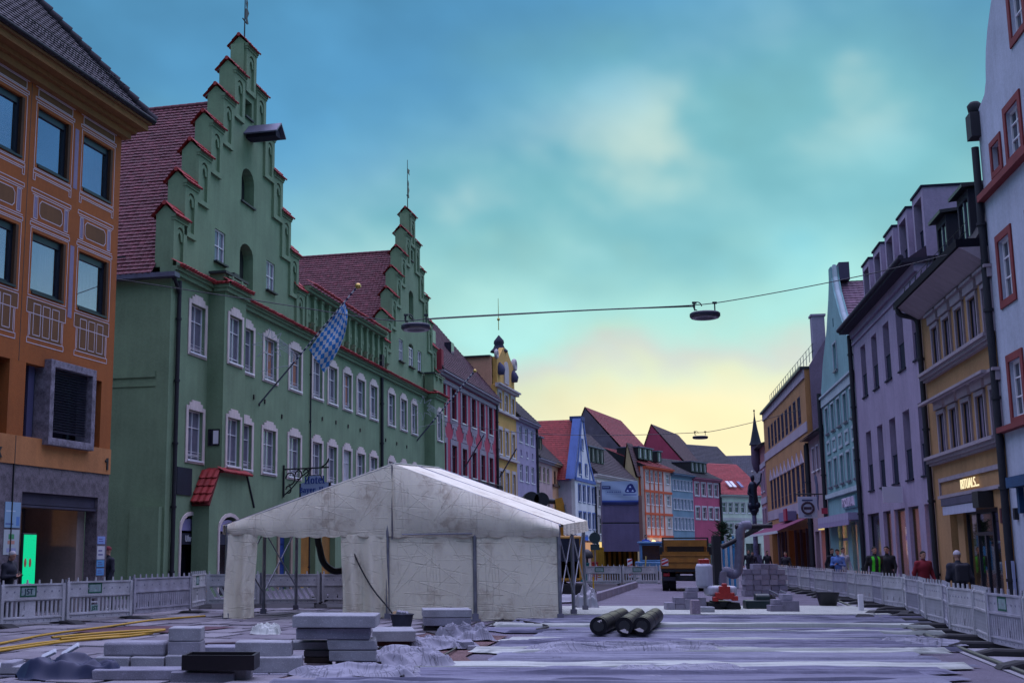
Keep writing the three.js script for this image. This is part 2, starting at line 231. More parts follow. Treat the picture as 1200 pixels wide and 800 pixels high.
// ================================================================ green hotel with two stepped gables
const AH = [-8.05, 46.5], DH = [Math.sin(15.9 * Math.PI / 180), Math.cos(15.9 * Math.PI / 180)], LH = 45.2;
{
  const g = front('hotel_building', 'long green hotel with two stepped gables and white stepped window surrounds', 'building', AH, [AH[0] + DH[0] * LH, AH[1] + DH[1] * LH]);
  const green = plaster(0.19, 0.285, 0.168), greenDeep = green, red = tileMat(0.4, 0.03, 0.03), brown = tileMat(0.15, 0.03, 0.045), copper = mat([0.02, 0.03, 0.035], { rough: 0.6 });
  const rows = [[5.3, 7.25], [9.55, 11.5]], cols = [[1.8, 1.4], [7.0, 1.48], [9.85, 1.62], [13.25, 1.65], [16.72, 1.5], [19.25, 1.45], [21.9, 1.42], [24.45, 1.5], [27.1, 1.47], [31.1, 1.5], [34.05, 1.5], [36.9, 1.42]];
  const holes = [];
  for (const [y0, y1] of rows) for (const [u, w] of cols) holes.push(rect(u, y0, u + w, y1));
  const door1 = arch(1.42, 0, 3.25, 3.15, 0.62); holes.push(door1.map(([x, y]) => [x, y || 0.004]));
  holes.push(...[[12.1, 13.6, 3], [15.2, 17.4, 3.1], [18.4, 20.6, 3.1], [23, 26, 3.1], [31, 33, 3.1], [35, 38, 3.1]].map(([a, b, h]) => rect(a, 0.004, b, h)));
  gb().shape(rect(0, 0, LH, 12.6), holes, -0.5, 0).mesh('front_wall', green, g);
  for (const [j, [y0, y1]] of rows.entries()) cols.forEach(([u, w], i) => {
    const shut = j === 0 && i === 6;
    const m = win(g, u, y0, w, y1 - y0, { surround: 'step', rows: [0.1, 0.66], fw: 0.05, bar: 0.03, pane: shut ? M.white : M.net });
    const rail = gb(); for (const h of [0.12, 0.22, 0.32]) rail.cyl([-0.02, h, -0.05], [w + 0.02, h, -0.05], 0.012, 0.012, 5); rail.mesh('guard_rail', M.white, m);
    if ((j === 1 && [2, 3, 6].includes(i))) gb().box(w * 0.54, 0.25, z0(-0.158), w * 0.8, y1 - y0 - 0.1, z0(-0.15)).mesh('curtain', mat([0.36, 0.15, 0.09], { tex: 'cloth', size: 0.3 }), m);
  });
  function z0(z) { return z; }
  // oriel beside the first windows and its broad foot
  const bay = (u0, u1, o, foot, yTop) => {
    const wy = rows.map(([a, b]) => [a - 0.1, b - 0.1]), ww = u1 - u0 > 2.5 ? 1.5 : 1.36, wu = (u0 + u1 - ww) / 2;
    gb().shape(rect(u0, foot ? 4.9 : 0, u1, 12.6), wy.map(([a, b]) => rect(wu, a, wu + ww, b)), o - 0.3, o).box(u0, foot ? 4.9 : 0, 0.002, u0 + 0.3, 12.6, o - 0.3).box(u1 - 0.3, foot ? 4.9 : 0, 0.002, u1, 12.6, o - 0.3).mesh('bay', green, g);
    for (const [a, b] of wy) { const m = win(g, wu, a, ww, b - a, { surround: 'step', rows: [0.1, 0.66], sw: 0.17, fw: 0.05, bar: 0.03, pane: M.net }); m.position.z = o; }
    gb().box(u0 + 0.04, 12.6, 0.002, u1 - 0.04, yTop, o - 0.06).mesh('parapet', green, g);
    gb().box(u0 - 0.1, yTop, 0.002, u1 + 0.1, yTop + 0.1, o + 0.06).box((u0 + u1) / 2 - 0.25, yTop + 0.1, o - 0.3, (u0 + u1) / 2 + 0.25, yTop + 0.22, o + 0.02).mesh('coping', copper, g);
    const br = gb(); for (const t of [0.28, 0.72]) br.box(lerp(u0, u1, t) - 0.08, yTop - 0.42, o - 0.05, lerp(u0, u1, t) + 0.08, yTop - 0.02, o + 0.08); br.box(u0 + 0.3, yTop - 0.14, o - 0.05, u1 - 0.1, yTop - 0.06, o + 0.05); br.mesh('bracket', greenDeep, g);
  };
  bay(3.55, 5.85, 0.72, true, 13.05); bay(40.55, 43.55, 0.72, false, 14.0);
  gb().box(3.5, 5.95, 0.12, 3.556, 6.62, 0.62).mesh('small_window_recess', M.glassDark, g); gb().box(3.48, 6.02, 0.36, 3.553, 6.55, 0.58).mesh('small_window', M.frame, g); 
  gb().shape([[2.45, 0], [7.0, 0], [7.0, 3.75], [6.2, 4.9], [3.3, 4.9], [2.45, 3.75]], [arch(3.45, 0.004, 5.6, 3.15, 0.62)], 0.002, 0.72).mesh('bay_foot', green, g);
  mk('lean_to_tiles', tiles(V(2.24, 3.66, 0.02), V(0, 0, 1), V(0.61, 0.79, 0).normalize(), 0.78, 1.62, { tw: 0.26, th: 0.4, lift: 0.07, arc: 0.06, seed: 5 }), red, g); gb().hexa([[2.3, 3.55, 0.76], [2.4, 3.5, 0.76], [2.4, 3.5, 0.02], [2.3, 3.55, 0.02]], [[3.25, 4.9, 0.76], [3.35, 4.85, 0.76], [3.35, 4.85, 0.02], [3.25, 4.9, 0.02]]).mesh('lean_to_deck', mat([0.2, 0.02, 0.02], { tex: 'rough' }), g);
  gb().cyl([7.1, 3.6, 0.74], [6.2, 4.95, 0.74], 0.05).cyl([7.1, 3.6, 0.3], [6.2, 4.95, 0.3], 0.05).mesh('verge', M.pipe, g);
  mk('tile_ledge', tiles(V(3.2, 4.86, 0.98), V(1, 0, 0), V(0, 0.6, -0.8), 3.1, 0.36, { tw: 0.2, th: 0.36, lift: 0.07, arc: 0.03 }), red, g);
  mk('tile_ledge', tiles(V(3.3, 4.86, 0.1), V(0, 0, 1), V(0.8, 0.6, 0), 0.85, 0.3, { tw: 0.22, th: 0.3, lift: 0.07, arc: 0.03 }), red, g);
  // doors and shopfronts of the ground floor
  const arched = (u0, u1, z, txt) => {
    const d = gb().shape(arch(u0, 0, u1, 3.12, 0.6), [], z - 0.34, z - 0.3).mesh('door', M.glassDark, g);
    gb().shape(archRing(u0, 0, u1, 3.15, 0.62, 0.14), [], z + 0.001, z + 0.05).mesh('surround', M.surround, d);
    gb().shape(arch(u0 + 0.1, 2.55, u1 - 0.1, 3.02, 0.44), [], z - 0.1, z - 0.07).mesh('fanlight', mat([0.28, 0.25, 0.46], { tex: null, rough: 0.2 }), d);
    gb().box(u0, 2.02, z - 0.12, u1, 2.45, z - 0.05).mesh('fascia', mat([0.02, 0.022, 0.05], { tex: 'rough' }), d);
    gb().box(u0 + 0.02, 0, z - 0.26, u0 + 0.1, 2.0, z - 0.2).box(u1 - 0.1, 0, z - 0.26, u1 - 0.02, 2.0, z - 0.2).mesh('frame', mat([0.03, 0.035, 0.06], { tex: 'rough' }), d);
    if (txt) { const L = mk('lettering', letters(txt, 0.24, 0.02), mat([0.5, 0.5, 0.55], { tex: null }), d); L.position.set((u0 + u1) / 2 + 0.1, 2.13, z - 0.05); }
  };
  arched(1.42, 3.25, 0, 'Uhren'); arched(3.45, 5.6, 0.72, '');
  const blueDoor = gb().box(12.1, 0, -0.36, 13.6, 3.0, -0.28).mesh('door', mat([0.015, 0.06, 0.3], { tex: 'rough' }), g);
  const bp = gb(); for (const y of [0.3, 1.2, 2.1]) for (const x of [12.25, 12.95]) bp.rbox(x, y, -0.3, x + 0.5, y + 0.7, -0.24, 0.02); bp.mesh('door_panel', mat([0.012, 0.05, 0.26], { tex: 'rough' }), blueDoor);
  gb().shape([[11.85, 0], [12.1, 0], [12.1, 3], [13.6, 3], [13.6, 0], [13.85, 0], [13.85, 3.25], [11.85, 3.25]], [], 0.001, 0.07).mesh('door_surround', mat([0.36, 0.26, 0.2]), g);
  for (const [a, b, m] of [[15.2, 17.4, mat([0.45, 0.2, 0.03], { tex: 'rough' })], [18.4, 20.6, mat([0.4, 0.19, 0.04], { tex: 'rough' })], [23, 26, M.glassDark], [31, 33, M.glassDark], [35, 38, M.glassDark]]) gb().box(a, 0, -0.4, b, 3.1, -0.3).mesh('shop_door', m, g);
  gb().box(0.9, 3.9, 0.002, 2.25, 5.0 - 0.05, 0.05).mesh('sign_board', mat([0.012, 0.015, 0.035], { tex: 'rough' }), g);
  // string course with its red tile capping
  const str = gb().box(-0.05, 12.28, 0.002, LH, 12.44, 0.16).box(-0.05, 12.44, 0.002, LH, 12.6, 0.26); for (const [a, b] of [[3.45, 5.95], [40.45, 43.65]]) str.box(a, 12.28, 0.27, b, 12.44, 0.86).box(a - 0.05, 12.44, 0.27, b + 0.05, 12.6, 0.95); str.mesh('string_course', green, g);
  const ledge = (u0, u1, z, y = 12.58) => mk('tile_course', tiles(V(u0, y, z + 0.12), V(1, 0, 0), V(0, 0.62, -0.78), u1 - u0, 0.44, { tw: 0.26, th: 0.44, lift: 0.12, arc: 0.05, seed: 8 }), red, g);
  ledge(-0.1, 3.5, 0.25); ledge(3.45, 5.95, 0.9); ledge(5.9, 40.5, 0.25); ledge(40.45, 43.65, 0.9); ledge(43.6, LH, 0.25);
  mk('tile_course', tiles(V(3.35, 12.58, 0.2), V(0, 0, 1), V(0.83, 0.55, 0), 0.8, 0.3, { tw: 0.2, th: 0.3, lift: 0.08, arc: 0.03 }), red, g);
  mk('tile_course', tiles(V(40.35, 12.58, 0.2), V(0, 0, 1), V(0.83, 0.55, 0), 0.8, 0.3, { tw: 0.2, th: 0.3, lift: 0.08, arc: 0.03 }), red, g);
  // the gables
  const half = [0.7, 1.9, 3.1, 4.3, 5.5, 6.7, 7.65], tops = [24.6, 22.95, 21.3, 19.65, 18.0, 16.35, 14.7];
  const ridgeY = 22.1, D = 24, tilt = V(0, 0.45, -0.38);
  const capGeo = (() => { const fr = tiles(V(-0.12, -0.08, 0.16), V(1, 0, 0), tilt.clone().normalize(), 1.44, 0.68, { tw: 0.24, th: 0.34, lift: 0.05, arc: 0.03, seed: 4 }), bk = tiles(V(1.32, -0.08, -0.9), V(-1, 0, 0), V(0, 0.45, 0.38).normalize(), 1.44, 0.68, { tw: 0.24, th: 0.34, lift: 0.05, arc: 0.03, seed: 6 });
    const rd = prep(new THREE.CylinderGeometry(0.09, 0.09, 1.46, 8)); rd.rotateZ(Math.PI / 2); rd.translate(0.6, 0.44, -0.37); rd.setAttribute('color', new THREE.BufferAttribute(new Float32Array(rd.attributes.position.count * 3).fill(1), 3)); return mergeGeometries([fr, bk, rd]); })();
  const pierGeo = (() => { const b = gb().shape(rect(0, -2.25, 1.2, -0.001), [arch(0.3, -2.05, 0.9, -0.42, 0.24)], -0.099, 0.02); b.shape([[0.3, -0.95], [0.42, -0.95], [0.5, -0.72], [0.6, -0.62], [0.7, -0.72], [0.78, -0.95], [0.9, -0.95], [0.9, -0.6], [0.6, -0.48], [0.3, -0.6]], [], -0.08, -0.02); b.box(-0.05, -0.14, -0.09, 1.25, -0.002, 0.1); b.box(-0.03, -0.24, -0.09, 1.23, -0.142, 0.06); return b.geo(); })();
  const gable = (c, extras) => {
    const out = [[c - 7.65, 12.6]]; for (let k = 6; k >= 0; k--) out.push([c - half[k], tops[k]], [c - (k ? half[k - 1] : 0.0001), tops[k]]); out.pop();
    for (let k = 0; k < 7; k++) { if (k) out.push([c + half[k - 1], tops[k]]); out.push([c + half[k], tops[k]]); } out.push([c + 7.65, 12.6]);
    gb().shape(out, extras.holes, -0.75, -0.1).mesh('gable_wall', green, g);
    for (let k = 0; k < 7; k++) for (const s of k ? [-1, 1] : [-0.5]) {
      const u0 = s < 0 ? (k ? c - half[k] : c - 0.6) : c + half[k] - 1.2, y = tops[k];
      const pm = mk('step_pier', pierGeo, green, g); pm.position.set(u0, y, 0);
      const cm = mk('step_cap', capGeo, red, g); cm.position.set(u0, y, 0);
      gb().hexa([[u0, y, -0.76], [u0 + 1.2, y, -0.76], [u0 + 1.2, y, 0.02], [u0, y, 0.02]].reverse(), [[u0, y + 0.36, -0.39], [u0 + 1.2, y + 0.36, -0.39], [u0 + 1.2, y + 0.36, -0.35], [u0, y + 0.36, -0.35]].reverse()).mesh('step_core', green, g);
    }
    
    // roof behind
    const rise = ridgeY - 12.3, run = 8.0;
    for (const s of [-1, 1]) { const U = V(0, 0, s < 0 ? 1 : -1), W = V(-s * run, rise, 0), lw = W.length(); mk('roof', tiles(V(c + s * run, 12.3, s < 0 ? -D : -0.7), U, W.clone().normalize(), D - 0.7, lw, { seed: c * 3 + s | 0, tw: 0.24, th: 0.24, lift: 0.06, arc: 0.05, jitter: 0.4 }), brown, g); gb().quad([c + s * run, 12.27, -0.7], [c + s * run, 12.27, -D], [c, ridgeY - 0.03, -D], [c, ridgeY - 0.03, -0.7]).mesh('roof_deck', M.dark, g); }
    const rt = gb(); for (let z = -1; z > -D; z -= 0.42) rt.cyl([c, ridgeY + 0.02, z], [c, ridgeY + 0.05, z - 0.44], 0.13, 0.11, 7); rt.mesh('ridge_tiles', mat([0.2, 0.06, 0.08], { tex: 'rough' }), g);
    gb().shape([[c - 7.6, 0], [c + 7.6, 0], [c + 7.6, 12.3], [c, ridgeY - 0.1], [c - 7.6, 12.3]], [], -D - 0.3, -D).mesh('rear_wall', greenDeep, g);
  };
  gable(7.7, { holes: [rect(4.25, 13.8, 5.35, 15.2), rect(10.25, 13.8, 11.35, 15.2), arch(7.0, 13.25, 8.6, 15.35, 0.55), arch(7.05, 17.2, 8.55, 18.85, 0.6), rect(7.3, 21.25, 8.1, 22.05)] });
  gable(37.5, { holes: [rect(34.05, 14.0, 35.2, 15.45), arch(36.6, 14.0, 37.9, 15.6, 0.3), rect(39.05, 14.0, 40.15, 15.45), arch(36.7, 17.4, 37.95, 19.25, 0.4), rect(37.1, 21.4, 37.8, 22.1)] });
  for (const [u, y, w, h] of [[4.25, 13.8, 1.1, 1.4], [10.25, 13.8, 1.1, 1.4], [34.05, 14, 1.15, 1.45], [36.6, 14, 1.3, 1.32], [39.05, 14, 1.1, 1.45]]) win(g, u, y, w, h, { rows: [0.5], z: -0.2, sillMat: copper, pane: M.net }).position.z = 0;
  for (const [u0, u1, y0, y1, blue] of [[7.0, 8.6, 13.25, 15.35, 1], [7.05, 8.55, 17.2, 18.85, 1], [36.7, 37.95, 17.4, 19.25, 0], [7.3, 8.1, 21.25, 22.05, 0], [37.1, 37.8, 21.4, 22.1, 0]]) {
    const sh = gb().box(u0, y0, -0.62, u1, y1, -0.58).mesh('shutter', blue ? mat([0.02, 0.028, 0.026], { tex: 'rough' }) : M.glassDark, g);
    if (blue) { gb().shape([[u0, y0], [u0 + 0.5, y0], [u0 + 0.5, y0 + 0.4], [u0, y0 + 1.0]], [], -0.579, -0.56).mesh('shutter_stripe', mat([0.6, 0.6, 0.68]), sh); gb().shape([[u0, y0 + 1.01], [u0 + 0.5, y0 + 0.41], [u0 + 0.5, y1 - 0.5], [u0, y1 - 0.4]], [], -0.579, -0.56).mesh('shutter_stripe', mat([0.03, 0.09, 0.4]), sh); }
    gb().box(u0 - 0.08, y0 - 0.08, -0.55, u1 + 0.08, y0 - 0.001, 0.0).mesh('niche_sill', copper, g);
  }
  // hoist beam housing
  gb().shape([[7.45, 20.2], [8.05, 20.2], [8.05, 20.45], [7.75, 20.75], [7.45, 20.45]], [], -0.09, 1.35).mesh('hoist_housing', mat([0.02, 0.02, 0.045], { tex: 'rough' }), g);
  gb().hexa([[7.15, 20.28, -0.09], [7.15, 20.28, 1.5], [7.75, 20.8, 1.5], [7.75, 20.8, -0.09]].map((p) => p), [[7.12, 20.34, -0.09], [7.12, 20.34, 1.5], [7.75, 20.88, 1.5], [7.75, 20.88, -0.09]]).hexa([[7.75, 20.8, -0.09], [7.75, 20.8, 1.5], [8.35, 20.28, 1.5], [8.35, 20.28, -0.09]], [[7.75, 20.88, -0.09], [7.75, 20.88, 1.5], [8.38, 20.34, 1.5], [8.38, 20.34, -0.09]]).mesh('hoist_roof', M.zinc, g);
  // middle part: frieze, cornice, low roof
  gb().box(15.35, 12.6, -0.5, 29.85, 15.0, -0.12).mesh('frieze_wall', green, g);
  for (let u = 15.5; u < 29.8; u += 1.19) { const pil = gb(), con = gb(); pil.box(u, 12.85, -0.119, u + 0.3, 14.75, 0.06).box(u - 0.06, 14.6, -0.119, u + 0.36, 14.75, 0.1); con.hexa([[u + 0.5, 13.0, -0.12], [u + 0.95, 13.0, -0.12], [u + 0.85, 13.0, 0.0], [u + 0.6, 13.0, 0.0]].reverse(), [[u + 0.45, 13.25, -0.12], [u + 1.0, 13.25, -0.12], [u + 1.0, 13.25, 0.2], [u + 0.45, 13.25, 0.2]].reverse()).cyl([u + 0.72, 13.8, -0.119], [u + 0.72, 13.8, -0.02], 0.16, 0.16, 10); pil.mesh('pilaster', green, g); con.mesh('console', greenDeep, g); }
  gb().box(15.35, 14.752, -0.3, 29.85, 14.9, 0.22).box(15.35, 14.902, -0.3, 29.85, 15.02, 0.34).mesh('cornice', green, g); ledge(15.3, 29.9, 0.36, 15.03);
  gb().hexa([[15.35, 15.03, 0.2], [29.85, 15.03, 0.2], [29.85, 15.03, -24], [15.35, 15.03, -24]], [[15.35, 15.06, 0.2], [29.85, 15.06, 0.2], [29.85, 15.9, -24], [15.35, 15.9, -24]]).mesh('middle_roof', mat([0.12, 0.05, 0.06], { tex: 'rough' }), g);
  gb().box(15.35, 0, -24.3, 29.85, 15, -24).box(29.9, 0, -24, 30.2, 12.3, -0.5).mesh('rear_wall', greenDeep, g);
  // end wall towards the camera
  gb().box(0, 0, -24, 0.45, 12.25, -0.501).box(-0.05, 8.3, -24, 0, 8.55, -0.55).box(-0.03, 7.95, -24, 0, 8.0, -0.55).mesh('end_wall', green, g);
  gb().box(-0.1, 0, -24, 0, 2.9, -6).box(-0.12, 2.9, -24, 0, 3.0, -6).mesh('end_wall_plinth', greenDeep, g);
  gb().hexa([[-0.28, 0, -1.3], [-0.002, 0, -1.3], [-0.002, 0, -0.1], [-0.28, 0, -0.1]].reverse(), [[-0.28, 3.4, -1.3], [-0.002, 3.4, -1.3], [-0.002, 3.4, -0.1], [-0.28, 3.4, -0.1]].reverse()).mesh('buttress', greenDeep, g);
  gb().box(-0.35, 12.12, -24, 0.1, 12.3, 0.3).mesh('gutter', M.zinc, g);
  { const b = gb(), D2 = 24; for (let z = -3; z > -D2; z -= 0.35) b.box(0.0, 12.75, z, 0.03, 13.1, z + 0.2); b.box(0, 13.05, -D2, 0.03, 13.12, -2).box(0, 12.7, -D2, 0.03, 12.76, -2).mesh('snow_guard', M.dark, g); }
  downpipe(g, 0.5, 0, 12.1, 0.12, 0.09); downpipe(g, 29.3, 0, 12.2, 0.12, 0.1); downpipe(g, 16.25, 0, 12.2, 0.07, 0.04);
  gb().tube([[0.0, 12.15, 0.1], [0.2, 11.9, 0.14], [0.48, 11.6, 0.12]], 0.09).mesh('pipe_elbow', M.pipe, g);
  gb().box(29.05, 12.9, -0.1, 29.5, 13.6, 0.2).mesh('rainwater_head', M.pipe, g);
  // weather vanes
  for (const [u, seed] of [[7.7, 0], [37.5, 1]]) {
    const b = gb().cyl([u, 25.0, -0.37], [u, 28.6, -0.37], 0.035, 0.02); b.shape([[0.05, 0.0], [0.55, -0.05], [0.45, 0.12], [0.6, 0.32], [0.05, 0.3]].map(([x, y]) => [u + x, 27.7 + y]), [], -0.38, -0.36);
    b.shape([[0.05, 0], [0.25, -0.25], [0.45, -0.2], [0.3, 0.05], [0.5, 0.35], [0.3, 0.5], [0.35, 0.8], [0.2, 1.0], [0.12, 0.7], [0.22, 0.5], [0.05, 0.4]].map(([x, y]) => [u + x, 26.2 + y]), [], -0.38, -0.36).cyl([u - 0.25, 26.0, -0.37], [u + 0.3, 25.95, -0.37], 0.03);
    b.mesh('weather_vane', M.dark, g);
  }
  const iron = gb(); for (const [u, y] of [[8.6, 8.45], [9.95, 8.4], [12.2, 7.95], [18.2, 8.45], [20.5, 8.5], [22.7, 8.5], [25, 8.5], [30.4, 8.4], [33, 8.4], [35.5, 8.4]]) iron.box(u, y, 0.001, u + 0.12, y + 0.2, 0.06); iron.mesh('wall_bracket', M.dark, g);
  // red roof of the rear wing, seen over the ridge
  const rw = [30, -26]; gb().hexa([[25.5, 15, -36], [33.5, 15, -36], [33.5, 15, -29], [25.5, 15, -29]].reverse(), [[29.4, 25.2, -36], [29.6, 25.2, -36], [29.6, 25.2, -30.6], [29.4, 25.2, -30.6]].reverse()).mesh('rear_roof', mat([0.28, 0.035, 0.05], { tex: 'rough' }), g);
  const ae = gb(); for (const [u, h] of [[24.8, 27], [31, 26.3], [32.6, 26]]) ae.cyl([u, 18, -32], [u, h, -32], 0.02); ae.mesh('antenna', M.dark, g);
}

// ================================================================ orange office building with scratched-line ornament
{
  const g = front('office_building', 'orange corner building with white line ornament and dark square windows', 'building', [-12.416, 23.685], [-8.09, 37]);
  const L = 14, ora = plaster(0.36, 0.1, 0.018), oraL = plaster(0.5, 0.2, 0.07), pan = mat([0.17, 0.075, 0.026], { tex: 'plaster', size: 2 }), line = mat([0.52, 0.45, 0.5], { tex: null }), lil = plaster(0.26, 0.22, 0.34), stone = mat([0.2, 0.165, 0.2], { tex: 'stone', size: 1.1, rough: 0.8, bump: 0.006 }), black = mat([0.008, 0.012, 0.022], { tex: null, rough: 0.35 });
  const cols = [[2.55, 1.65], [4.9, 1.65], [7.2, 1.65], [9.5, 1.66], [11.85, 1.68]], rows = [[12.24, 13.9], [8.69, 10.35]];
  const holes = []; for (const [y0, y1] of rows) for (const [u, w] of cols) holes.push(rect(u, y0, u + w, y1));
  gb().shape(rect(0, 6.72, L, 14.8), holes, -0.4, 0).mesh('upper_wall', ora, g);
  gb().box(-0.01, 4.0, -0.4, L + 0.01, 4.75, 0.03).mesh('fascia_band', oraL, g);
  for (const [a, b] of [[0, 0.6], [4.1, 4.9], [8.76, 9.49], [13.38, 14]]) gb().box(a, 4.75, -0.4, b, 6.72, -0.002).mesh('pillar', ora, g);
  gb().box(0, 4.75, -0.6, L, 6.72, -0.5).mesh('louvre_back', M.glassDark, g);
  const blindMat = mat([0.045, 0.05, 0.08], { tex: null, rough: 0.35, metal: 0.4 });
  const blind = (a, b, y0, y1, z) => { for (let y = y0; y < y1; y += 0.075) { const s = gb().hexa([[a, y, z - 0.05], [b, y, z - 0.05], [b, y + 0.04, z], [a, y + 0.04, z]], [[a, y + 0.006, z - 0.05], [b, y + 0.006, z - 0.05], [b, y + 0.046, z], [a, y + 0.046, z]]); s.mesh('blind_slat', blindMat, g); } };
  blind(9.49, 10.36, 4.95, 6.7, -0.35); blind(12.7, 13.38, 4.95, 6.7, -0.35); blind(4.9, 8.76, 4.95, 6.7, -0.35); blind(10.6, 12.48, 4.98, 6.72, 0.06);
  for (const u of [9.95, 12.95, 8.3]) gb().box(u, 4.75, -0.3, u + 0.28, 6.72, -0.22).mesh('mullion', mat([0.06, 0.06, 0.13], { tex: null, rough: 0.4 }), g);
  gb().shape(rect(10.36, 4.6, 12.72, 6.94), [rect(10.56, 4.8, 12.52, 6.74)], -0.3, 0.22, 0.01).mesh('oriel_frame', mat([0.27, 0.24, 0.3], { tex: 'stone', size: 1.4 }), g);
  // windows: deep dark frames, sheer curtains behind clear panes
  const wm = mat([0.085, 0.042, 0.02], { tex: 'rough' });
  cols.forEach(([u, w], i) => rows.forEach(([y0, y1], j) => {
    const f = gb().shape(rect(0, 0, w, y1 - y0), [rect(0.1, 0.1, w - 0.22, y1 - y0 - 0.2)], -0.2, -0.1).box(0.05, -0.06, -0.2, w - 0.05, -0.002, 0.04).mesh('window', black, g); f.position.set(u, y0, 0);
    gb().box(0.1, 0.1, -0.17, w - 0.22, y1 - y0 - 0.2, -0.16).mesh('pane', M.clear, f); gb().box(0.1, 0.1, -0.16, w - 0.22, y1 - y0 - 0.2, -0.158).mesh('pane', mat([0.62, 0.56, 0.72], { tex: null, rough: 0.03, metal: 1, transparent: true, opacity: 0.55 }), f).position.z = 0.006;
    const c = []; const n = 36, x0 = i % 2 ? 0.1 + w * 0.35 : 0.12, x1 = w - 0.24; for (let k = 0; k <= n; k++) c.push([lerp(x0, x1, k / n), -0.24 + 0.018 * Math.sin(k * 1.1 + i) + 0.01 * Math.sin(k * 2.3)]);
    const pts = [...c, ...c.slice().reverse().map(([x, z]) => [x, z - 0.006])]; const cg = gb().shape(pts, [], 0, y1 - y0 - 0.12).geo().clone(); cg.rotateX(Math.PI / 2); cg.translate(0, y1 - y0 - 0.06, 0); cg.scale(1, 1, 1);
    const q = cg.attributes.position; for (let k = 0; k < q.count; k++) q.setZ(k, q.getZ(k)); 
    if (i !== 3 || j) mk('curtain', cg, M.curtain, f);
    gb().box(0.02, 0.02, -0.39, w - 0.02, y1 - y0 - 0.02, -0.37).mesh('window_back', mat([0.08, 0.08, 0.14], { tex: null }), f);
    // painted jambs
    gb().box(w - 0.12, 0, -0.099, w, y1 - y0, -0.002).mesh('jamb', wm, f);
  }));
  // scratched ornament in fine white lines on brown fields
  const T = 0.022, lb = (b, x0, y0, x1, y1) => b.box(Math.min(x0, x1) - T / 2, Math.min(y0, y1) - T / 2, 0.002, Math.max(x0, x1) + T / 2, Math.max(y0, y1) + T / 2, 0.008);
  const rectL = (b, x0, y0, x1, y1) => { lb(b, x0, y0, x1, y0); lb(b, x0, y1, x1, y1); lb(b, x0, y0, x0, y1); lb(b, x1, y0, x1, y1); };
  const dia = (b, x0, y0, x1, y1) => { const d = Math.hypot(x1 - x0, y1 - y0), nx = -(y1 - y0) / d * T / 2, ny = (x1 - x0) / d * T / 2; b.shape([[x0 - nx, y0 - ny], [x1 - nx, y1 - ny], [x1 + nx, y1 + ny], [x0 + nx, y0 + ny]], [], 0.002, 0.008); };
  for (const [u, w] of cols) {
    const a = u - 0.12, b = u + w + 0.12, o = gb(), f = gb(), p = gb();
    for (const [y0, y1] of rows) rectL(o, a + 0.02, y0 - 0.12, b - 0.02, y1 + 0.1);
    rectL(o, a - 0.04, 14.06, b + 0.04, 14.14); rectL(o, a + 0.08, 14.18, b - 0.08, 14.4); lb(o, a - 0.04, 14.44, b + 0.04, 14.44); lb(o, a - 0.04, 14.5, b + 0.04, 14.5); dia(o, a + 0.1, 14.52, a + 0.22, 14.68); dia(o, b - 0.22, 14.68, b - 0.1, 14.52); lb(o, a + 0.22, 14.68, b - 0.22, 14.68);
    f.box(a + 0.08, 14.18, 0.001, b - 0.08, 14.4, 0.003).box(a + 0.2, 14.52, 0.001, b - 0.2, 14.67, 0.003);
    rectL(o, a, 11.98, b, 12.08); lb(o, a, 11.78, a, 11.98); lb(o, b, 11.78, b, 11.98); lb(o, a, 11.78, a + 0.1, 11.78); lb(o, b - 0.1, 11.78, b, 11.78); lb(o, a + 0.1, 11.78, a + 0.1, 11.93); lb(o, b - 0.1, 11.78, b - 0.1, 11.93); lb(o, a + 0.1, 11.93, b - 0.1, 11.93);
    rectL(o, a - 0.03, 11.44, b + 0.03, 11.54); lb(o, a + 0.04, 11.38, b - 0.04, 11.38); rectL(o, a + 0.1, 10.72, a + 0.28, 11.34); rectL(o, b - 0.28, 10.72, b - 0.1, 11.34); rectL(o, a - 0.03, 10.5, b + 0.03, 10.6); lb(o, a, 10.66, b, 10.66);
    const cx0 = a + 0.38, cx1 = b - 0.38, cy0 = 10.8, cy1 = 11.28, ch = 0.1; lb(o, cx0 + ch, cy0, cx1 - ch, cy0); lb(o, cx0 + ch, cy1, cx1 - ch, cy1); lb(o, cx0, cy0 + ch, cx0, cy1 - ch); lb(o, cx1, cy0 + ch, cx1, cy1 - ch); dia(o, cx0, cy0 + ch, cx0 + ch, cy0); dia(o, cx1 - ch, cy0, cx1, cy0 + ch); dia(o, cx0 + ch, cy1, cx0, cy1 - ch); dia(o, cx1, cy1 - ch, cx1 - ch, cy1);
    f.shape([[cx0 + ch, cy0], [cx1 - ch, cy0], [cx1, cy0 + ch], [cx1, cy1 - ch], [cx1 - ch, cy1], [cx0 + ch, cy1], [cx0, cy1 - ch], [cx0, cy0 + ch]], [], 0.001, 0.003);
    p.box(a + 0.13, 10.72, 0.001, a + 0.25, 11.34, 0.003).box(b - 0.25, 10.72, 0.001, b - 0.13, 11.34, 0.003);
    const A2 = a + 0.12, B2 = b - 0.12; rectL(o, a, 8.1, b, 8.5); lb(o, A2, 7.42, A2, 8.1); lb(o, B2, 7.42, B2, 8.1); lb(o, A2 + 0.06, 7.5, A2 + 0.06, 8.06); lb(o, B2 - 0.06, 7.5, B2 - 0.06, 8.06); rectL(o, A2 - 0.06, 7.28, B2 + 0.06, 7.42);
    f.box(a + 0.03, 8.12, 0.001, b - 0.03, 8.48, 0.003).box(A2 + 0.08, 7.44, 0.001, B2 - 0.08, 8.1, 0.003);
    const tw = (B2 - A2 - 0.3) / 3; for (let k = 0; k < 3; k++) { const x = A2 + 0.15 + k * (tw + 0.0); rectL(o, x + 0.06, 7.52, x + tw - 0.06, 8.38); }
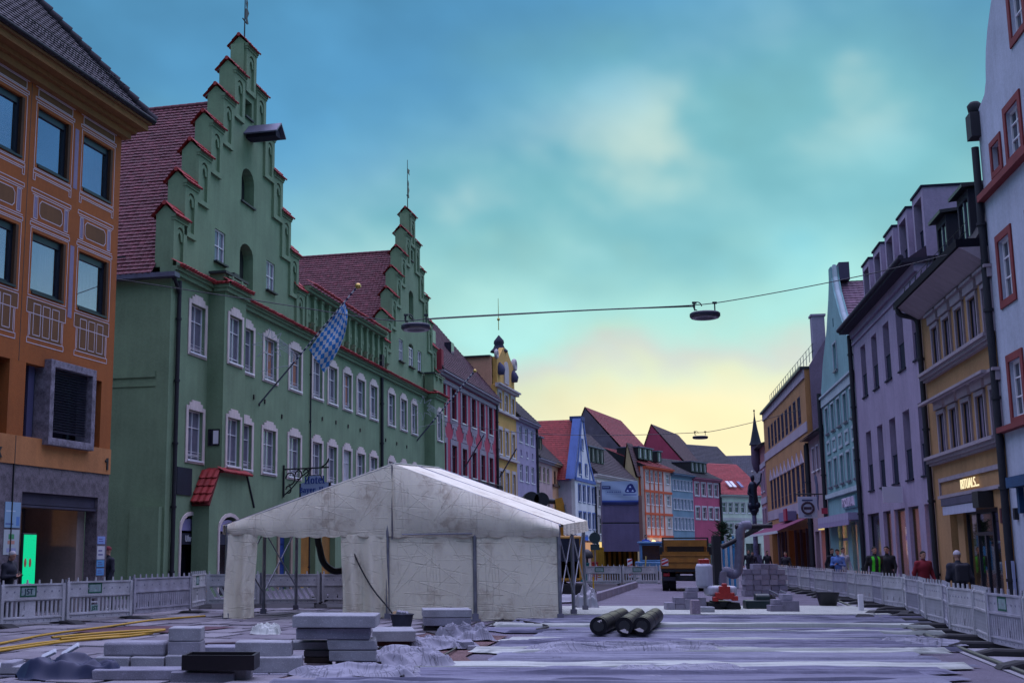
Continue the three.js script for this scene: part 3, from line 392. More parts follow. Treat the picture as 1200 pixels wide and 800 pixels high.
    o.mesh('line_ornament', line, g, { kind: 'stuff' }); f.mesh('ornament_field', pan, g, { kind: 'stuff' }); p.mesh('ornament_pilaster', lil, g, { kind: 'stuff' });
  }
  for (const [u, y0, y1] of [[11.38, 12.1, 13.9], [11.38, 8.3, 10.4], [6.75, 12.1, 13.9], [6.75, 8.3, 10.4]]) gb().box(u, y0, 0.001, u + 0.2, y1, 0.006).mesh('painted_strip', lil, g);
  for (const u of [9.13, 4.5]) gb().box(u, 6.72, 0.0, u + 0.025, 14.8, 0.004).mesh('joint', M.dark, g);
  // cornice, gutter, hipped roof
  gb().box(-0.2, 14.45, -0.39, L + 0.2, 14.66, 0.22).box(-0.5, 14.8, -0.39, L + 0.55, 15.0, 0.62).box(-0.3, 14.66, -0.39, L + 0.32, 14.8, 0.35).mesh('cornice', plaster(0.27, 0.12, 0.035), g);
  gb().box(-0.6, 15.0, -13, L + 0.65, 15.08, 0.7).mesh('eaves_board', plaster(0.24, 0.11, 0.04), g);
  const ry = 23.4, inU = 6.2, rt = tileMat(0.035, 0.026, 0.04), W = V(0, ry - 15.08, -6.9), U1 = L + 0.75 + 0.6, lw = W.length();
  mk('roof', tiles(V(-0.6, 15.08, 0.75), V(1, 0, 0), W.clone().normalize(), U1, lw, { tw: 0.3, th: 0.24, seed: 9, keep: (x, y) => x < U1 - inU * y / lw }), rt, g);
  const W2 = V(-inU, ry - 15.08, 0), l2 = W2.length(); mk('roof', tiles(V(L + 0.75, 15.08, 0.75), V(0, 0, -1), W2.clone().normalize(), 13.8, l2, { tw: 0.3, th: 0.24, seed: 10, keep: (x, y) => x > 6.9 * y / l2 && x < 13.8 - 6.9 * y / l2 }), rt, g);
  gb().hexa([[-0.6, 15.07, -13.05], [L + 0.74, 15.07, -13.05], [L + 0.74, 15.07, 0.74], [-0.6, 15.07, 0.74]].reverse(), [[-0.6, ry - 0.06, -6.2], [L + 0.74 - inU, ry - 0.06, -6.2], [L + 0.74 - inU, ry - 0.06, -6.14], [-0.6, ry - 0.06, -6.14]].reverse()).mesh('roof_deck', M.dark, g);
  { const a = [L + 0.75, 15.12, 0.75], b = [L + 0.75 - inU, ry + 0.06, 0.75 - 6.9], n = 30, hp = gb(); for (let i = 0; i < n; i++) { const q = (t, k) => a.map((v, j) => lerp(v, b[j], t) + (j === 1 ? k : 0)); hp.cyl(q(i / n, 0.07), q((i + 1.15) / n, 0.02), 0.16, 0.13, 7); } hp.mesh('hip_tiles', mat([0.04, 0.03, 0.045], { tex: 'rough' }), g, { kind: 'stuff' }); }
  const sg = gb(); for (let u = 8.5; u < 13.9; u += 0.16) sg.cyl([u, 15.75, 0.05], [u, 16.15, 0.12], 0.012, 0.012, 4); sg.cyl([8.5, 15.8, 0.06], [13.9, 15.8, 0.06], 0.014, 0.014, 4).cyl([8.5, 16.15, 0.12], [13.9, 16.15, 0.12], 0.014, 0.014, 4).mesh('snow_guard', M.dark, g, { kind: 'stuff' });
  gb().cyl([-0.6, 15.14, 0.78], [L + 0.7, 15.14, 0.78], 0.06).mesh('gutter', M.pipe, g);
  // body
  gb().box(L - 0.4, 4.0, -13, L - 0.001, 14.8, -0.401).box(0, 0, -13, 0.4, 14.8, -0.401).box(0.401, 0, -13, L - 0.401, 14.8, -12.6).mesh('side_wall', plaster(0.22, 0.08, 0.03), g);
  // ground floor: stone frame round a deep entrance
  gb().shape([[0, 0], [8.5, 0], [8.5, 0.01], [9.6, 0.01], [9.6, 3.3], [13.42, 3.3], [13.42, 0], [14, 0], [14, 3.998], [0, 3.998]], [rect(5.2, 0.4, 8.5, 3.2), rect(1.0, 0.4, 4.4, 3.2)], -0.4, -0.003).mesh('stone_front', stone, g);
  gb().box(1, 0.4, -0.3, 8.5, 3.2, -0.25).mesh('shop_window', M.glassDark, g);
  gb().box(9.6, 2.98, -0.5, 13.42, 3.3, -0.1).box(9.6, 2.9, -0.5, 13.42, 2.96, -0.05).mesh('shutter_box', mat([0.05, 0.045, 0.08], { tex: 'rough' }), g);
  const entr = mat([0.3, 0.24, 0.23], { tex: 'plaster' });
  gb().box(13.0, 0, -12, 13.4, 4, -0.41).box(12.2, 0, -2.4, 13.0, 2.98, -2.2).mesh('entrance_wall', entr, g);
  gb().box(9.2, 2.98, -6, 13.4, 3.2, -0.5).mesh('entrance_ceiling', entr, g);
  gb().box(9.2, 0.0, -6, 13.4, 0.02, -0.4).mesh('entrance_floor', mat([0.12, 0.1, 0.11], { tex: 'stone' }), g);
  gb().box(9.2, 0, -6.2, 13.4, 3, -6).box(9.2, 0, -6, 9.4, 3, -0.5).mesh('entrance_rear', entr, g);
  gb().shape(rect(9.6, 0.02, 11.9, 2.95), [rect(9.7, 0.1, 10.8, 1.9), rect(9.7, 2.0, 10.8, 2.85), rect(10.9, 0.1, 11.75, 2.85)], -1.5, -1.42).mesh('door_frame', mat([0.01, 0.012, 0.025], { tex: null, rough: 0.4 }), g);
  gb().box(9.62, 0.05, -1.47, 11.85, 2.9, -1.46).mesh('glass_door', M.clear, g);
  gb().box(11.9, 0.02, -2.3, 12.45, 2.0, -1.5).mesh('dark_panel', M.dark, g);
  const bulbs = gb().box(9.9, 2.55, -4.2, 11.6, 2.6, -4.1).mesh('ceiling_light', new THREE.MeshStandardMaterial({ color: 0x221a10, emissive: new THREE.Color(1, 0.45, 0.12), emissiveIntensity: 2.2 }), g);
  const pl = new THREE.PointLight(new THREE.Color(1, 0.55, 0.2), 5, 12); pl.position.set(10.8, 2.3, -3.9); pl.castShadow = true; pl.shadow.radius = 6; g.add(pl);
  for (const [x, c] of [[10.5, [0.5, 0.1, 0.04]], [11.2, [0.55, 0.22, 0.05]]]) gb().sphere([x, 1.25, -5], 0.3, 0.8, 1, 0.5).mesh('poster', mat(c, { tex: null }), g);
  const poster = (u, y0, w, h, z, c, marks) => { const p = gb().box(u, y0, z, u + w, y0 + h, z + 0.012).mesh('poster', mat(c, { tex: null, rough: 0.5 }), g); marks.forEach(([x, y, a, b, k]) => gb().box(u + x * w, y0 + y * h, z + 0.0125, u + (x + a) * w, y0 + (y + b) * h, z + 0.015).mesh('print', mat(k, { tex: null }), p)); };
  const pz = 0.0; poster(8.86, 2.35, 0.68, 0.66, pz, [0.22, 0.36, 0.52], [[0.06, 0.62, 0.6, 0.05, [0.5, 0.6, 0.7]], [0.06, 0.12, 0.5, 0.05, [0.08, 0.12, 0.3]], [0.75, 0.08, 0.2, 0.35, [0.1, 0.22, 0.5]]]); poster(8.86, 1.66, 0.68, 0.64, pz, [0.42, 0.47, 0.5], [[0.3, 0.62, 0.36, 0.2, [0.07, 0.3, 0.12]], [0.25, 0.42, 0.45, 0.14, [0.5, 0.25, 0.2]], [0.2, 0.1, 0.6, 0.16, [0.3, 0.32, 0.5]]]);
  for (const [y, h, c] of [[1.96, 0.22, [0.22, 0.3, 0.6]], [1.52, 0.38, [0.5, 0.5, 0.56]], [1.3, 0.2, [0.1, 0.3, 0.55]], [1.06, 0.2, [0.12, 0.3, 0.6]]]) poster(13.46, y, 0.42, h, pz, c, [[0.15, 0.3, 0.6, 0.1, [0.1, 0.1, 0.25]], [0.15, 0.6, 0.5, 0.1, [0.1, 0.1, 0.25]]]);
  poster(12.3, 2.02, 0.62, 0.2, -2.19, [0.3, 0.27, 0.33], [[0.1, 0.3, 0.7, 0.2, [0.1, 0.08, 0.1]]]); poster(12.45, 1.68, 0.36, 0.3, -2.19, [0.1, 0.02, 0.03], [[0.1, 0.1, 0.3, 0.3, [0.5, 0.4, 0.4]], [0.4, 0.5, 0.4, 0.3, [0.5, 0.06, 0.05]]]); poster(12.45, 1.3, 0.36, 0.34, -2.19, [0.015, 0.02, 0.05], [[0.25, 0.35, 0.4, 0.35, [0.2, 0.25, 0.3]]]);
  for (const [u, c, txt] of [[13.74, 'one', '1'], [8.42, 'kay', 'k']]) { const m = mk('lettering', letters(txt, 0.36, 0.03), M.dark, g); m.position.set(u, 4.12, 0.032); }
  for (const u of [9.13, 5.0]) gb().box(u, 0.02, -0.004, u + 0.03, 4.74, 0.034).mesh('joint', M.dark, g);
  // glowing green display by the entrance
  const ds = thing('display_screen', 'tall glowing green display screen beside the orange building entrance', 'screen', [0, 0, 0]); ds.position.copy(g.localToWorld(V(9.62, 0, 0.1))); ds.rotation.y = g.rotation.y;
  gb().rbox(0, 0, -0.12, 0.62, 2.22, -0.02, 0.02).mesh('casing', M.dark, ds);
  gb().box(0.03, 0.25, -0.02, 0.59, 2.18, -0.008).mesh('screen', new THREE.MeshStandardMaterial({ color: 0x02100a, roughness: 0.3, emissive: new THREE.Color(0.0, 0.52, 0.24), emissiveIntensity: 1 }), ds);
  const lk = gb(); for (const x of [0.12, 0.34]) lk.sphere([x, 1.45, -0.006], 0.12, 0.5, 1, 0.06); lk.mesh('picture', mat([0.5, 0.12, 0.08], { tex: null }), ds); gb().box(0.1, 0.86, -0.008, 0.42, 0.92, -0.004).box(0.1, 0.74, -0.008, 0.34, 0.79, -0.004).mesh('caption', mat([0.5, 0.6, 0.5], { tex: null }), ds);
  const ra = new THREE.RectAreaLight(new THREE.Color(0.05, 1, 0.5), 0.5, 0.55, 1.9); ra.position.set(0.31, 1.2, 0.02); ra.lookAt(V(0.31, 1.2, 5).applyMatrix4(new THREE.Matrix4())); ra.rotation.set(0, Math.PI, 0); ds.add(ra);
}

// ================================================================ houses on the right of the street
// closed body behind a front: side and rear walls
const body = (g, m, L, D, h, w = 0.3, from = -0.4) => gb().box(0, 0, -D, w, h, from - 0.001).box(L - w, 0, -D, L, h, from - 0.001).box(w + 0.001, 0, -D, L - w - 0.001, h, -D + w).mesh('side_wall', m, g);
// saddle roof with its ridge along the street; tiles on the street slope
function saddle(g, L, y, D, rise, m, { over = 0.45, t, run = D / 2, deck = M.dark, seed = 1, ends } = {}) {
  const W = V(0, rise, -run - over), lw = W.length();
  mk('roof', tiles(V(-0.1, y, over), V(1, 0, 0), W.clone().normalize(), L + 0.2, lw, { seed, ...(t || { tw: 0.3, th: 0.3 }) }), m, g);
  gb().hexa([[-0.08, y - 0.02, over - 0.02], [L + 0.08, y - 0.02, over - 0.02], [L + 0.08, y - 0.02, -D], [-0.08, y - 0.02, -D]], [[-0.08, y + rise - 0.04, -run + 0.02], [L + 0.08, y + rise - 0.04, -run + 0.02], [L + 0.08, y + rise - 0.04, -run - 0.02], [-0.08, y + rise - 0.04, -run - 0.02]]).mesh('roof_deck', ends || deck, g);
}
const openFront = (g, m, L, H, holes, d = 0.4, name = 'front_wall', y0 = 0) => gb().shape(rect(0, y0, L, H), holes.map((h) => h.map(([x, y]) => [x, Math.max(y, y0 + 0.004)])), -d, 0).mesh(name, m, g);
function shopRoom(g, u0, u1, h, D, wall, floorM, lamps) {   // a lit shop: floor, ceiling, walls, shelves, lamps
  gb().box(u0, 0.0, -D, u1, 0.02, -0.42).mesh('shop_floor', floorM, g); gb().box(u0, h, -D, u1, h + 0.2, -0.42).mesh('shop_ceiling', wall, g);
  gb().box(u0, 0.021, -D - 0.1, u1, h - 0.001, -D).box(u0 - 0.1, 0.021, -D, u0, h - 0.001, -0.42).box(u1, 0.021, -D, u1 + 0.1, h - 0.001, -0.42).mesh('shop_wall', wall, g);
  for (const [x, y, z, c, I] of lamps) { gb().sphere([x, y, z], 0.09).mesh('lamp', new THREE.MeshStandardMaterial({ color: 0x332211, emissive: new THREE.Color(...c), emissiveIntensity: 3 }), g); const l = new THREE.PointLight(new THREE.Color(...c), I, 14); l.position.set(x, y - 0.2, z); l.castShadow = true; l.shadow.radius = 5; g.add(l); }
}
const WARM = [1, 0.5, 0.17];
{ // white house with red window surrounds and a curved gable
  const g = front('white_house', 'white house with curved gable and dark red window surrounds', 'building', [16.64, 32.93], [14.6, 23.44]);
  const wall = plaster(0.46, 0.49, 0.6), red = mat([0.22, 0.032, 0.035], { tex: 'plaster', size: 1.5 }), L = g.L;
  const W1 = [[0.98, 8.25, 1.06, 1.58], [3.7, 8.25, 1.06, 1.58], [6.4, 8.25, 1.06, 1.58], [1.04, 5.15, 1.06, 1.45], [3.7, 5.15, 1.06, 1.45], [6.4, 5.15, 1.06, 1.45], [2.62, 11.62, 1.1, 1.2], [5.4, 11.62, 1.1, 1.2], [3.75, 14.4, 1.0, 1.5]], W2 = [1.15, 11.72, 0.72, 0.68];
  const out = [[0, 0], [L, 0], [L, 19], [4.2, 19], [3.1, 17.3], [2.5, 16.4], [2.05, 15.95], [1.65, 15.55], [1.35, 15.1], [1.2, 14.7], [1.1, 14.3], [0.85, 14.0], [0.4, 13.88], [0, 13.8]];
  gb().shape(out, [...W1, W2].map(([x, y, w, h]) => rect(x, y, x + w, y + h)), -0.4, 0).mesh('front_wall', wall, g);
  for (const [x, y, w, h] of W1) win(g, x, y, w, h, { surround: 'plain', sm: red, rows: [0.36, 0.7], sw: 0.2, fw: 0.07, sill: false, z: -0.12 });
  win(g, ...W2, { surround: 'plain', sm: red, cols: 1, rows: [], frame: red, pane: mat([0.1, 0.02, 0.02], { tex: null }), sw: 0.16, sill: false });
  for (const [y0, y1] of [[11.2, 11.38], [4.84, 4.98]]) gb().box(-0.05, y0, 0.002, L, y1, 0.2).mesh('string_course', red, g);
  const cp = gb(); for (let i = 4; i < out.length - 1; i++) { const [x0, y0] = out[i], [x1, y1] = out[i + 1]; cp.cyl([x0, y0 + 0.02, -0.2], [x1, y1 + 0.02, -0.2], 0.07); } cp.mesh('gable_coping', M.pipe, g);
  gb().box(-0.25, 13.05, -0.3, 0.25, 13.75, 0.25).lathe([[0.0, 0], [0.16, 0.05], [0.2, 0.3], [0.12, 0.4]], [0, 13.7, 0.05]).mesh('rainwater_head', M.pipe, g);
  downpipe(g, -0.02, 0, 12.8, 0.12, 0.1);
  gb().box(0.9, 3.35, 0.002, L, 3.62, 0.3).box(1.1, 2.7, 0.002, 1.3, 3.35, 0.12).mesh('shop_fascia', mat([0.01, 0.06, 0.16], { tex: 'rough' }), g);
  gb().box(1.5, 0.3, -0.39, L - 0.5, 3.3, 0.01).mesh('shop_window', M.glassDark, g); gb().box(0.55, 2.55, 0.002, 0.72, 2.85, 0.1).mesh('wall_lamp', M.dark, g);
  body(g, wall, L, 10, 13.7);
}
{ // ochre shop house
  const g = front('ochre_shop_house', 'ochre house with grey window bays above a lit shop name', 'building', [18.54, 41.7], [16.64, 32.93]);
  const wall = plaster(0.42, 0.225, 0.095), grey = plaster(0.34, 0.28, 0.33), L = g.L, xs = [1.62, 3.25, 4.88, 6.5, 8.1], w = 0.86;
  const holes = []; for (const x of xs.slice(0, 5)) { const ww = Math.min(w, L - 0.06 - x); holes.push(rect(x, 7.62, x + ww, 8.95), rect(x, 4.82, x + ww, 6.12)); }
  holes.push(rect(2.05, 0.3, 3.0, 2.95), rect(3.8, 0.0, 7.72, 2.95), rect(8.44, 0, 8.93, 2.95));
  openFront(g, wall, L, 10.0, holes, 0.45);
  const sh = mat([0.19, 0.15, 0.23], { tex: 'cloth', size: 1 });
  for (const x of xs) for (const [y, h] of [[7.62, 1.33], [4.82, 1.3]]) { const ww = Math.min(w, L - 0.06 - x); const m = win(g, x, y, ww, h, { rows: [], cols: 2, z: -0.06, pane: sh, frame: M.dark, sill: false, fw: 0.03, bar: 0.02 }); gb().box(-0.13, 0, 0.001, -0.002, h, 0.06).box(ww + 0.002, 0, 0.001, ww + 0.1, h, 0.06).box(-0.13, h, 0.001, ww + 0.1, h + 0.12, 0.07).mesh('surround', grey, m); gb().shape([[0, 0], [0.12, 0], [0.2, 0.14], [0.2, 0.34], [0, 0.34]], [], -0.2, ww + 0.18).geo().rotateY(-Math.PI / 2); const hd = gb().box(-0.22, h + 0.16, 0.001, ww + 0.2, h + 0.42, 0.12).box(-0.26, h + 0.42, 0.001, ww + 0.24, h + 0.5, 0.2).mesh('hood', grey, m); }
  for (const [y, d] of [[7.42, 0.22], [4.62, 0.22]]) gb().box(0.3, y, 0.002, L - 0.1, y + 0.1, d).box(0.3, y + 0.1, 0.002, L - 0.1, y + 0.2, d + 0.08).box(0.3, y - 0.08, 0.002, L - 0.1, y - 0.001, d - 0.08).mesh('sill_cornice', grey, g);
  gb().box(0.5, 6.52, 0.26, L - 0.2, 6.6, 0.4).mesh('hood_cornice', grey, g);
  gb().hexa([[0.1, 9.55, 0.002], [0.1, 9.55, 0.12], [L, 9.55, 0.12], [L, 9.55, 0.002]], [[0.1, 9.98, 0.002], [0.1, 9.98, 0.75], [L, 9.98, 0.75], [L, 9.98, 0.002]]).mesh('eaves_cove', grey, g);
  gb().box(-0.2, 9.99, -0.45, L, 10.22, 0.82).mesh('gutter', mat([0.008, 0.008, 0.016], { tex: 'rough', rough: 0.9, specularIntensity: 0.3 }), g);
  gb().shape([[1.1, 3.95], [8.8, 3.95], [8.8, 4.08], [1.1, 4.08]], [], 0.001, 0.06).box(1.1, 3.42, 0.001, 8.85, 3.52, 0.12).box(1.1, 3.52, 0.001, 1.18, 3.95, 0.06).mesh('sign_frame', grey, g);
  const sl = mk('shop_sign', letters('RITUALS...', 0.28, 0.02, fontThin), new THREE.MeshStandardMaterial({ color: 0x555040, emissive: new THREE.Color(1, 0.84, 0.5), emissiveIntensity: 0.9 }), g); sl.position.set(5.25, 3.6, 0.08); sl.scale.set(1.25, 1.0, 1);
  const sp = new THREE.RectAreaLight(new THREE.Color(1, 0.8, 0.5), 0.12, 2.2, 0.25); sp.position.set(5.25, 3.75, 0.2); sp.rotation.y = Math.PI; g.add(sp);
  gb().box(2.55, 3.14, 0.002, 6.72, 3.36, 0.34).mesh('awning_box', mat([0.07, 0.06, 0.11], { tex: 'rough' }), g); gb().box(2.62, 2.86, 0.3, 6.7, 3.12, 0.32).mesh('awning_valance', mat([0.42, 0.42, 0.56], { tex: 'cloth', size: 0.8 }), g); gb().box(6.75, 2.95, 0.002, 7.4, 3.4, 0.4).mesh('awning_motor', M.dark, g);
  gb().shape(rect(3.8, 0.02, 7.72, 2.95), [rect(3.9, 0.1, 5.0, 2.85), rect(5.1, 0.05, 5.85, 2.2), rect(5.95, 0.05, 6.7, 2.2), rect(5.1, 2.3, 6.7, 2.85), rect(6.8, 0.1, 7.62, 2.85)], -0.16, -0.08).mesh('shop_front', mat([0.01, 0.012, 0.025], { tex: null, rough: 0.4 }), g);
  gb().box(3.9, 0.05, -0.13, 7.62, 2.9, -0.12).box(2.05, 0.3, -0.13, 3.0, 2.95, -0.12).mesh('shop_glass', M.clear, g);
  shopRoom(g, 1.9, 7.9, 2.97, 5, mat([0.03, 0.035, 0.05], { tex: 'rough' }), M.dark, [[5.2, 2.4, -4.2, [0.25, 0.6, 0.7], 2]]);
  for (const [x, c] of [[4.4, [0.35, 0.02, 0.02]], [5.0, [0.3, 0.02, 0.02]], [6.0, [0.02, 0.2, 0.12]]]) gb().rbox(x, 0, -2.2, x + 0.5, 1.2, -1.8, 0.05).mesh('display_stand', mat(c, { tex: 'rough' }), g);
  gb().box(8.4, 0, -3, 8.95, 2.95, -0.9).mesh('passage', M.dark, g); gb().box(7.95, 2.5, 0.002, 8.1, 2.9, 0.02).mesh('wall_plaque', mat([0.1, 0.02, 0.03]), g);
  // mansard with two dormers behind a rail
  gb().hexa([[0, 10.22, 0.3], [L, 10.22, 0.3], [L, 10.22, -8], [0, 10.22, -8]], [[0, 13.2, -1.6], [L, 13.2, -1.6], [L, 13.2, -5], [0, 13.2, -5]]).mesh('roof', mat([0.02, 0.016, 0.024], { tex: 'rough' }), g);
  for (const u of [3.2, 6.0]) { const d = gb().shape(rect(u, 10.5, u + 1.35, 12.1), [rect(u + 0.15, 10.62, u + 1.2, 11.85)], -0.1, 0.0).box(u, 10.5, -1.8, u + 0.08, 12.1, -0.1).box(u + 1.27, 10.5, -1.8, u + 1.35, 12.1, -0.1).mesh('dormer', mat([0.016, 0.018, 0.035], { tex: 'rough' }), g); gb().hexa([[u - 0.15, 12.1, 0.2], [u + 1.5, 12.1, 0.2], [u + 1.5, 12.3, -1.8], [u - 0.15, 12.3, -1.8]], [[u - 0.15, 12.2, 0.2], [u + 1.5, 12.2, 0.2], [u + 1.5, 12.4, -1.8], [u - 0.15, 12.4, -1.8]]).mesh('dormer_roof', M.dark, d); gb().box(u + 0.15, 10.62, -0.07, u + 1.2, 11.85, -0.06).mesh('dormer_pane', M.glass, d); gb().box(u + 0.62, 10.62, -0.06, u + 0.7, 11.85, -0.02).mesh('dormer_bar', M.zinc, d); }
  const rl = gb(); for (let u = 0.1; u < L; u += 0.9) rl.cyl([u, 10.22, 0.55], [u, 10.72, 0.45], 0.015, 0.015, 4); for (const y of [10.45, 10.7]) rl.cyl([0, y, 0.5], [L, y, 0.5], 0.012, 0.012, 4); rl.mesh('roof_rail', M.dark, g);
  downpipe(g, 0.12, 0, 9.6, 0.12, 0.09); gb().tube([[0.1, 10.1, 0.75], [0.1, 9.8, 0.7], [0.1, 9.6, 0.2], [0.12, 9.4, 0.12]], 0.09).mesh('pipe_elbow', M.pipe, g); body(g, wall, L, 8, 10);
  gb().box(8.5, 0.3, 0.05, 9.1, 1.5, 0.12).mesh('poster_stand', mat([0.3, 0.33, 0.5], { tex: null }), g);
}
{ // lilac house with box dormers
  const g = front('lilac_modern_house', 'lilac plastered house with tall dark windows and five box dormers', 'building', [21.59, 55.82], [18.54, 41.7]);
  const wall = plaster(0.34, 0.27, 0.4), L = g.L, xs = [2.05, 4.78, 7.5, 10.2, 12.95], w = 1.24, rail = mat([0.008, 0.01, 0.03], { tex: null, rough: 0.75, specularIntensity: 0.3 });
  const holes = []; for (const x of xs) holes.push(rect(x, 8.38, x + w, 10.6), rect(x, 4.34, x + w, 6.85));
  const shops = [[1.15, 3.95], [4.9, 6.55], [7.25, 9.45], [10.05, 11.85], [12.85, 14.3]]; for (const [a, b] of shops) holes.push(rect(a, 0, b, 3.36));
  openFront(g, wall, L, 11.6, holes, 0.55);
  for (const x of xs) for (const [y, h] of [[8.38, 2.22], [4.34, 2.51]]) { const m = win(g, x, y, w, h, { cols: 1, rows: [0.42], z: -0.38, frame: rail, pane: M.glassDark, sill: false, fw: 0.06 }); gb().box(0.02, 0.02, -0.1, w - 0.02, h * 0.42, -0.07).cyl([0, h * 0.42 + 0.03, -0.08], [w, h * 0.42 + 0.03, -0.08], 0.03).mesh('balustrade', rail, m); gb().box(-0.06, -0.06, -0.3, w + 0.06, -0.002, 0.06).mesh('sill', rail, m); }
  gb().box(0, 10.98, 0.002, L, 11.08, 0.06).box(0, 11.3, 0.002, L, 11.6, 0.1).mesh('eaves_band', wall, g);
  gb().box(-0.3, 11.6, -0.5, L + 0.1, 11.75, 0.5).cyl([-0.3, 11.78, 0.52], [L + 0.1, 11.78, 0.52], 0.1).mesh('gutter', mat([0.025, 0.02, 0.045], { tex: 'rough' }), g);
  gb().hexa([[0, 11.75, 0.3], [L, 11.75, 0.3], [L, 11.75, -11], [0, 11.75, -11]], [[0, 15.4, -5.2], [L, 15.4, -5.2], [L, 15.4, -5.6], [0, 15.4, -5.6]]).mesh('roof', mat([0.05, 0.03, 0.06], { tex: 'rough' }), g);
  for (const x of xs) { const a = x - 0.22, b = x + w + 0.3, d = gb().shape(rect(a, 11.8, b, 14.25), [rect(x, 11.95, x + w, 14.0)], -0.75, -0.35).box(a, 11.8, -6, a + 0.2, 14.25, -0.75).box(b - 0.2, 11.8, -6, b, 14.25, -0.75).mesh('dormer', wall, g); gb().box(a - 0.04, 14.25, -6, b + 0.04, 14.33, -0.3).mesh('dormer_roof', rail, d); gb().box(x, 11.95, -0.7, x + w, 14, -0.68).mesh('dormer_pane', M.glassDark, d); gb().box(x, 11.95, -0.55, x + w, 12.95, -0.52).cyl([x, 12.98, -0.53], [x + w, 12.98, -0.53], 0.03).mesh('balustrade', rail, d); }
  const warmW = mat([0.34, 0.19, 0.15], { tex: 'stone', size: 2.5 });
  shopRoom(g, 4.5, 14.35, 3.36, 4.5, warmW, mat([0.3, 0.2, 0.15], { tex: 'rough' }), [[5.8, 2.6, -2.2, WARM, 9], [8.4, 2.6, -2.2, WARM, 10], [11, 2.6, -2.2, WARM, 10], [13.5, 2.6, -2.0, WARM, 12]]);
  for (const [a, b] of shops) { gb().shape([[a, 0.03], [b, 0.03], [b, 3.36], [a, 3.36]], [rect(a + 0.06, 0.1, b - 0.06, 3.28)], -0.22, -0.14).mesh('shop_frame', M.dark, g); gb().box(a, 0.05, -0.19, b, 3.34, -0.18).mesh('shop_glass', a < 2 ? M.glassDark : M.clear, g); }
  for (let i = 0; i < 9; i++) { const x = 5.2 + i * 1.02; gb().rbox(x, 0.02, -3.6 - 0.6 * (i % 2), x + 0.55, 1.2 + 0.7 * R(), -3.2 - 0.6 * (i % 2), 0.03).mesh('display_shelf', mat([0.2 + 0.3 * R(), 0.1 + 0.15 * R(), 0.1 + 0.1 * R()], { tex: 'rough' }), g); }
  for (const x of [6.9, 9.65, 12.2]) gb().box(x, 0.02, -4.4, x + 0.12, 3.3, -0.8).mesh('shop_partition', mat([0.07, 0.045, 0.045], { tex: 'rough' }), g); for (const x of [5.6, 8.2, 10.9]) gb().box(x, 0.5, -0.9, x + 0.5, 2.4, -0.86).mesh('poster', mat([0.4, 0.2, 0.2], { tex: 'stone', size: 0.8 }), g);
  gb().box(9.4, 3.55, 0.05, 9.46, 4.15, 0.75).mesh('blade_sign', mat([0.55, 0.5, 0.6], { tex: null }), g); gb().shape([[-0.15, 0], [0.15, 0], [0.15, 0.3], [-0.15, 0.3]], [], 9.47, 9.48).mesh('blade_sign_mark', mat([0.35, 0.03, 0.06], { tex: null }), g).rotation.set(0, Math.PI / 2, 0); g.children[g.children.length - 1].position.set(0, 3.7, 0.4); g.children[g.children.length - 1].geometry.rotateY(Math.PI); 
  downpipe(g, 0.08, 0, 11.5, 0.12, 0.1); body(g, wall, L, 11, 11.6);
}
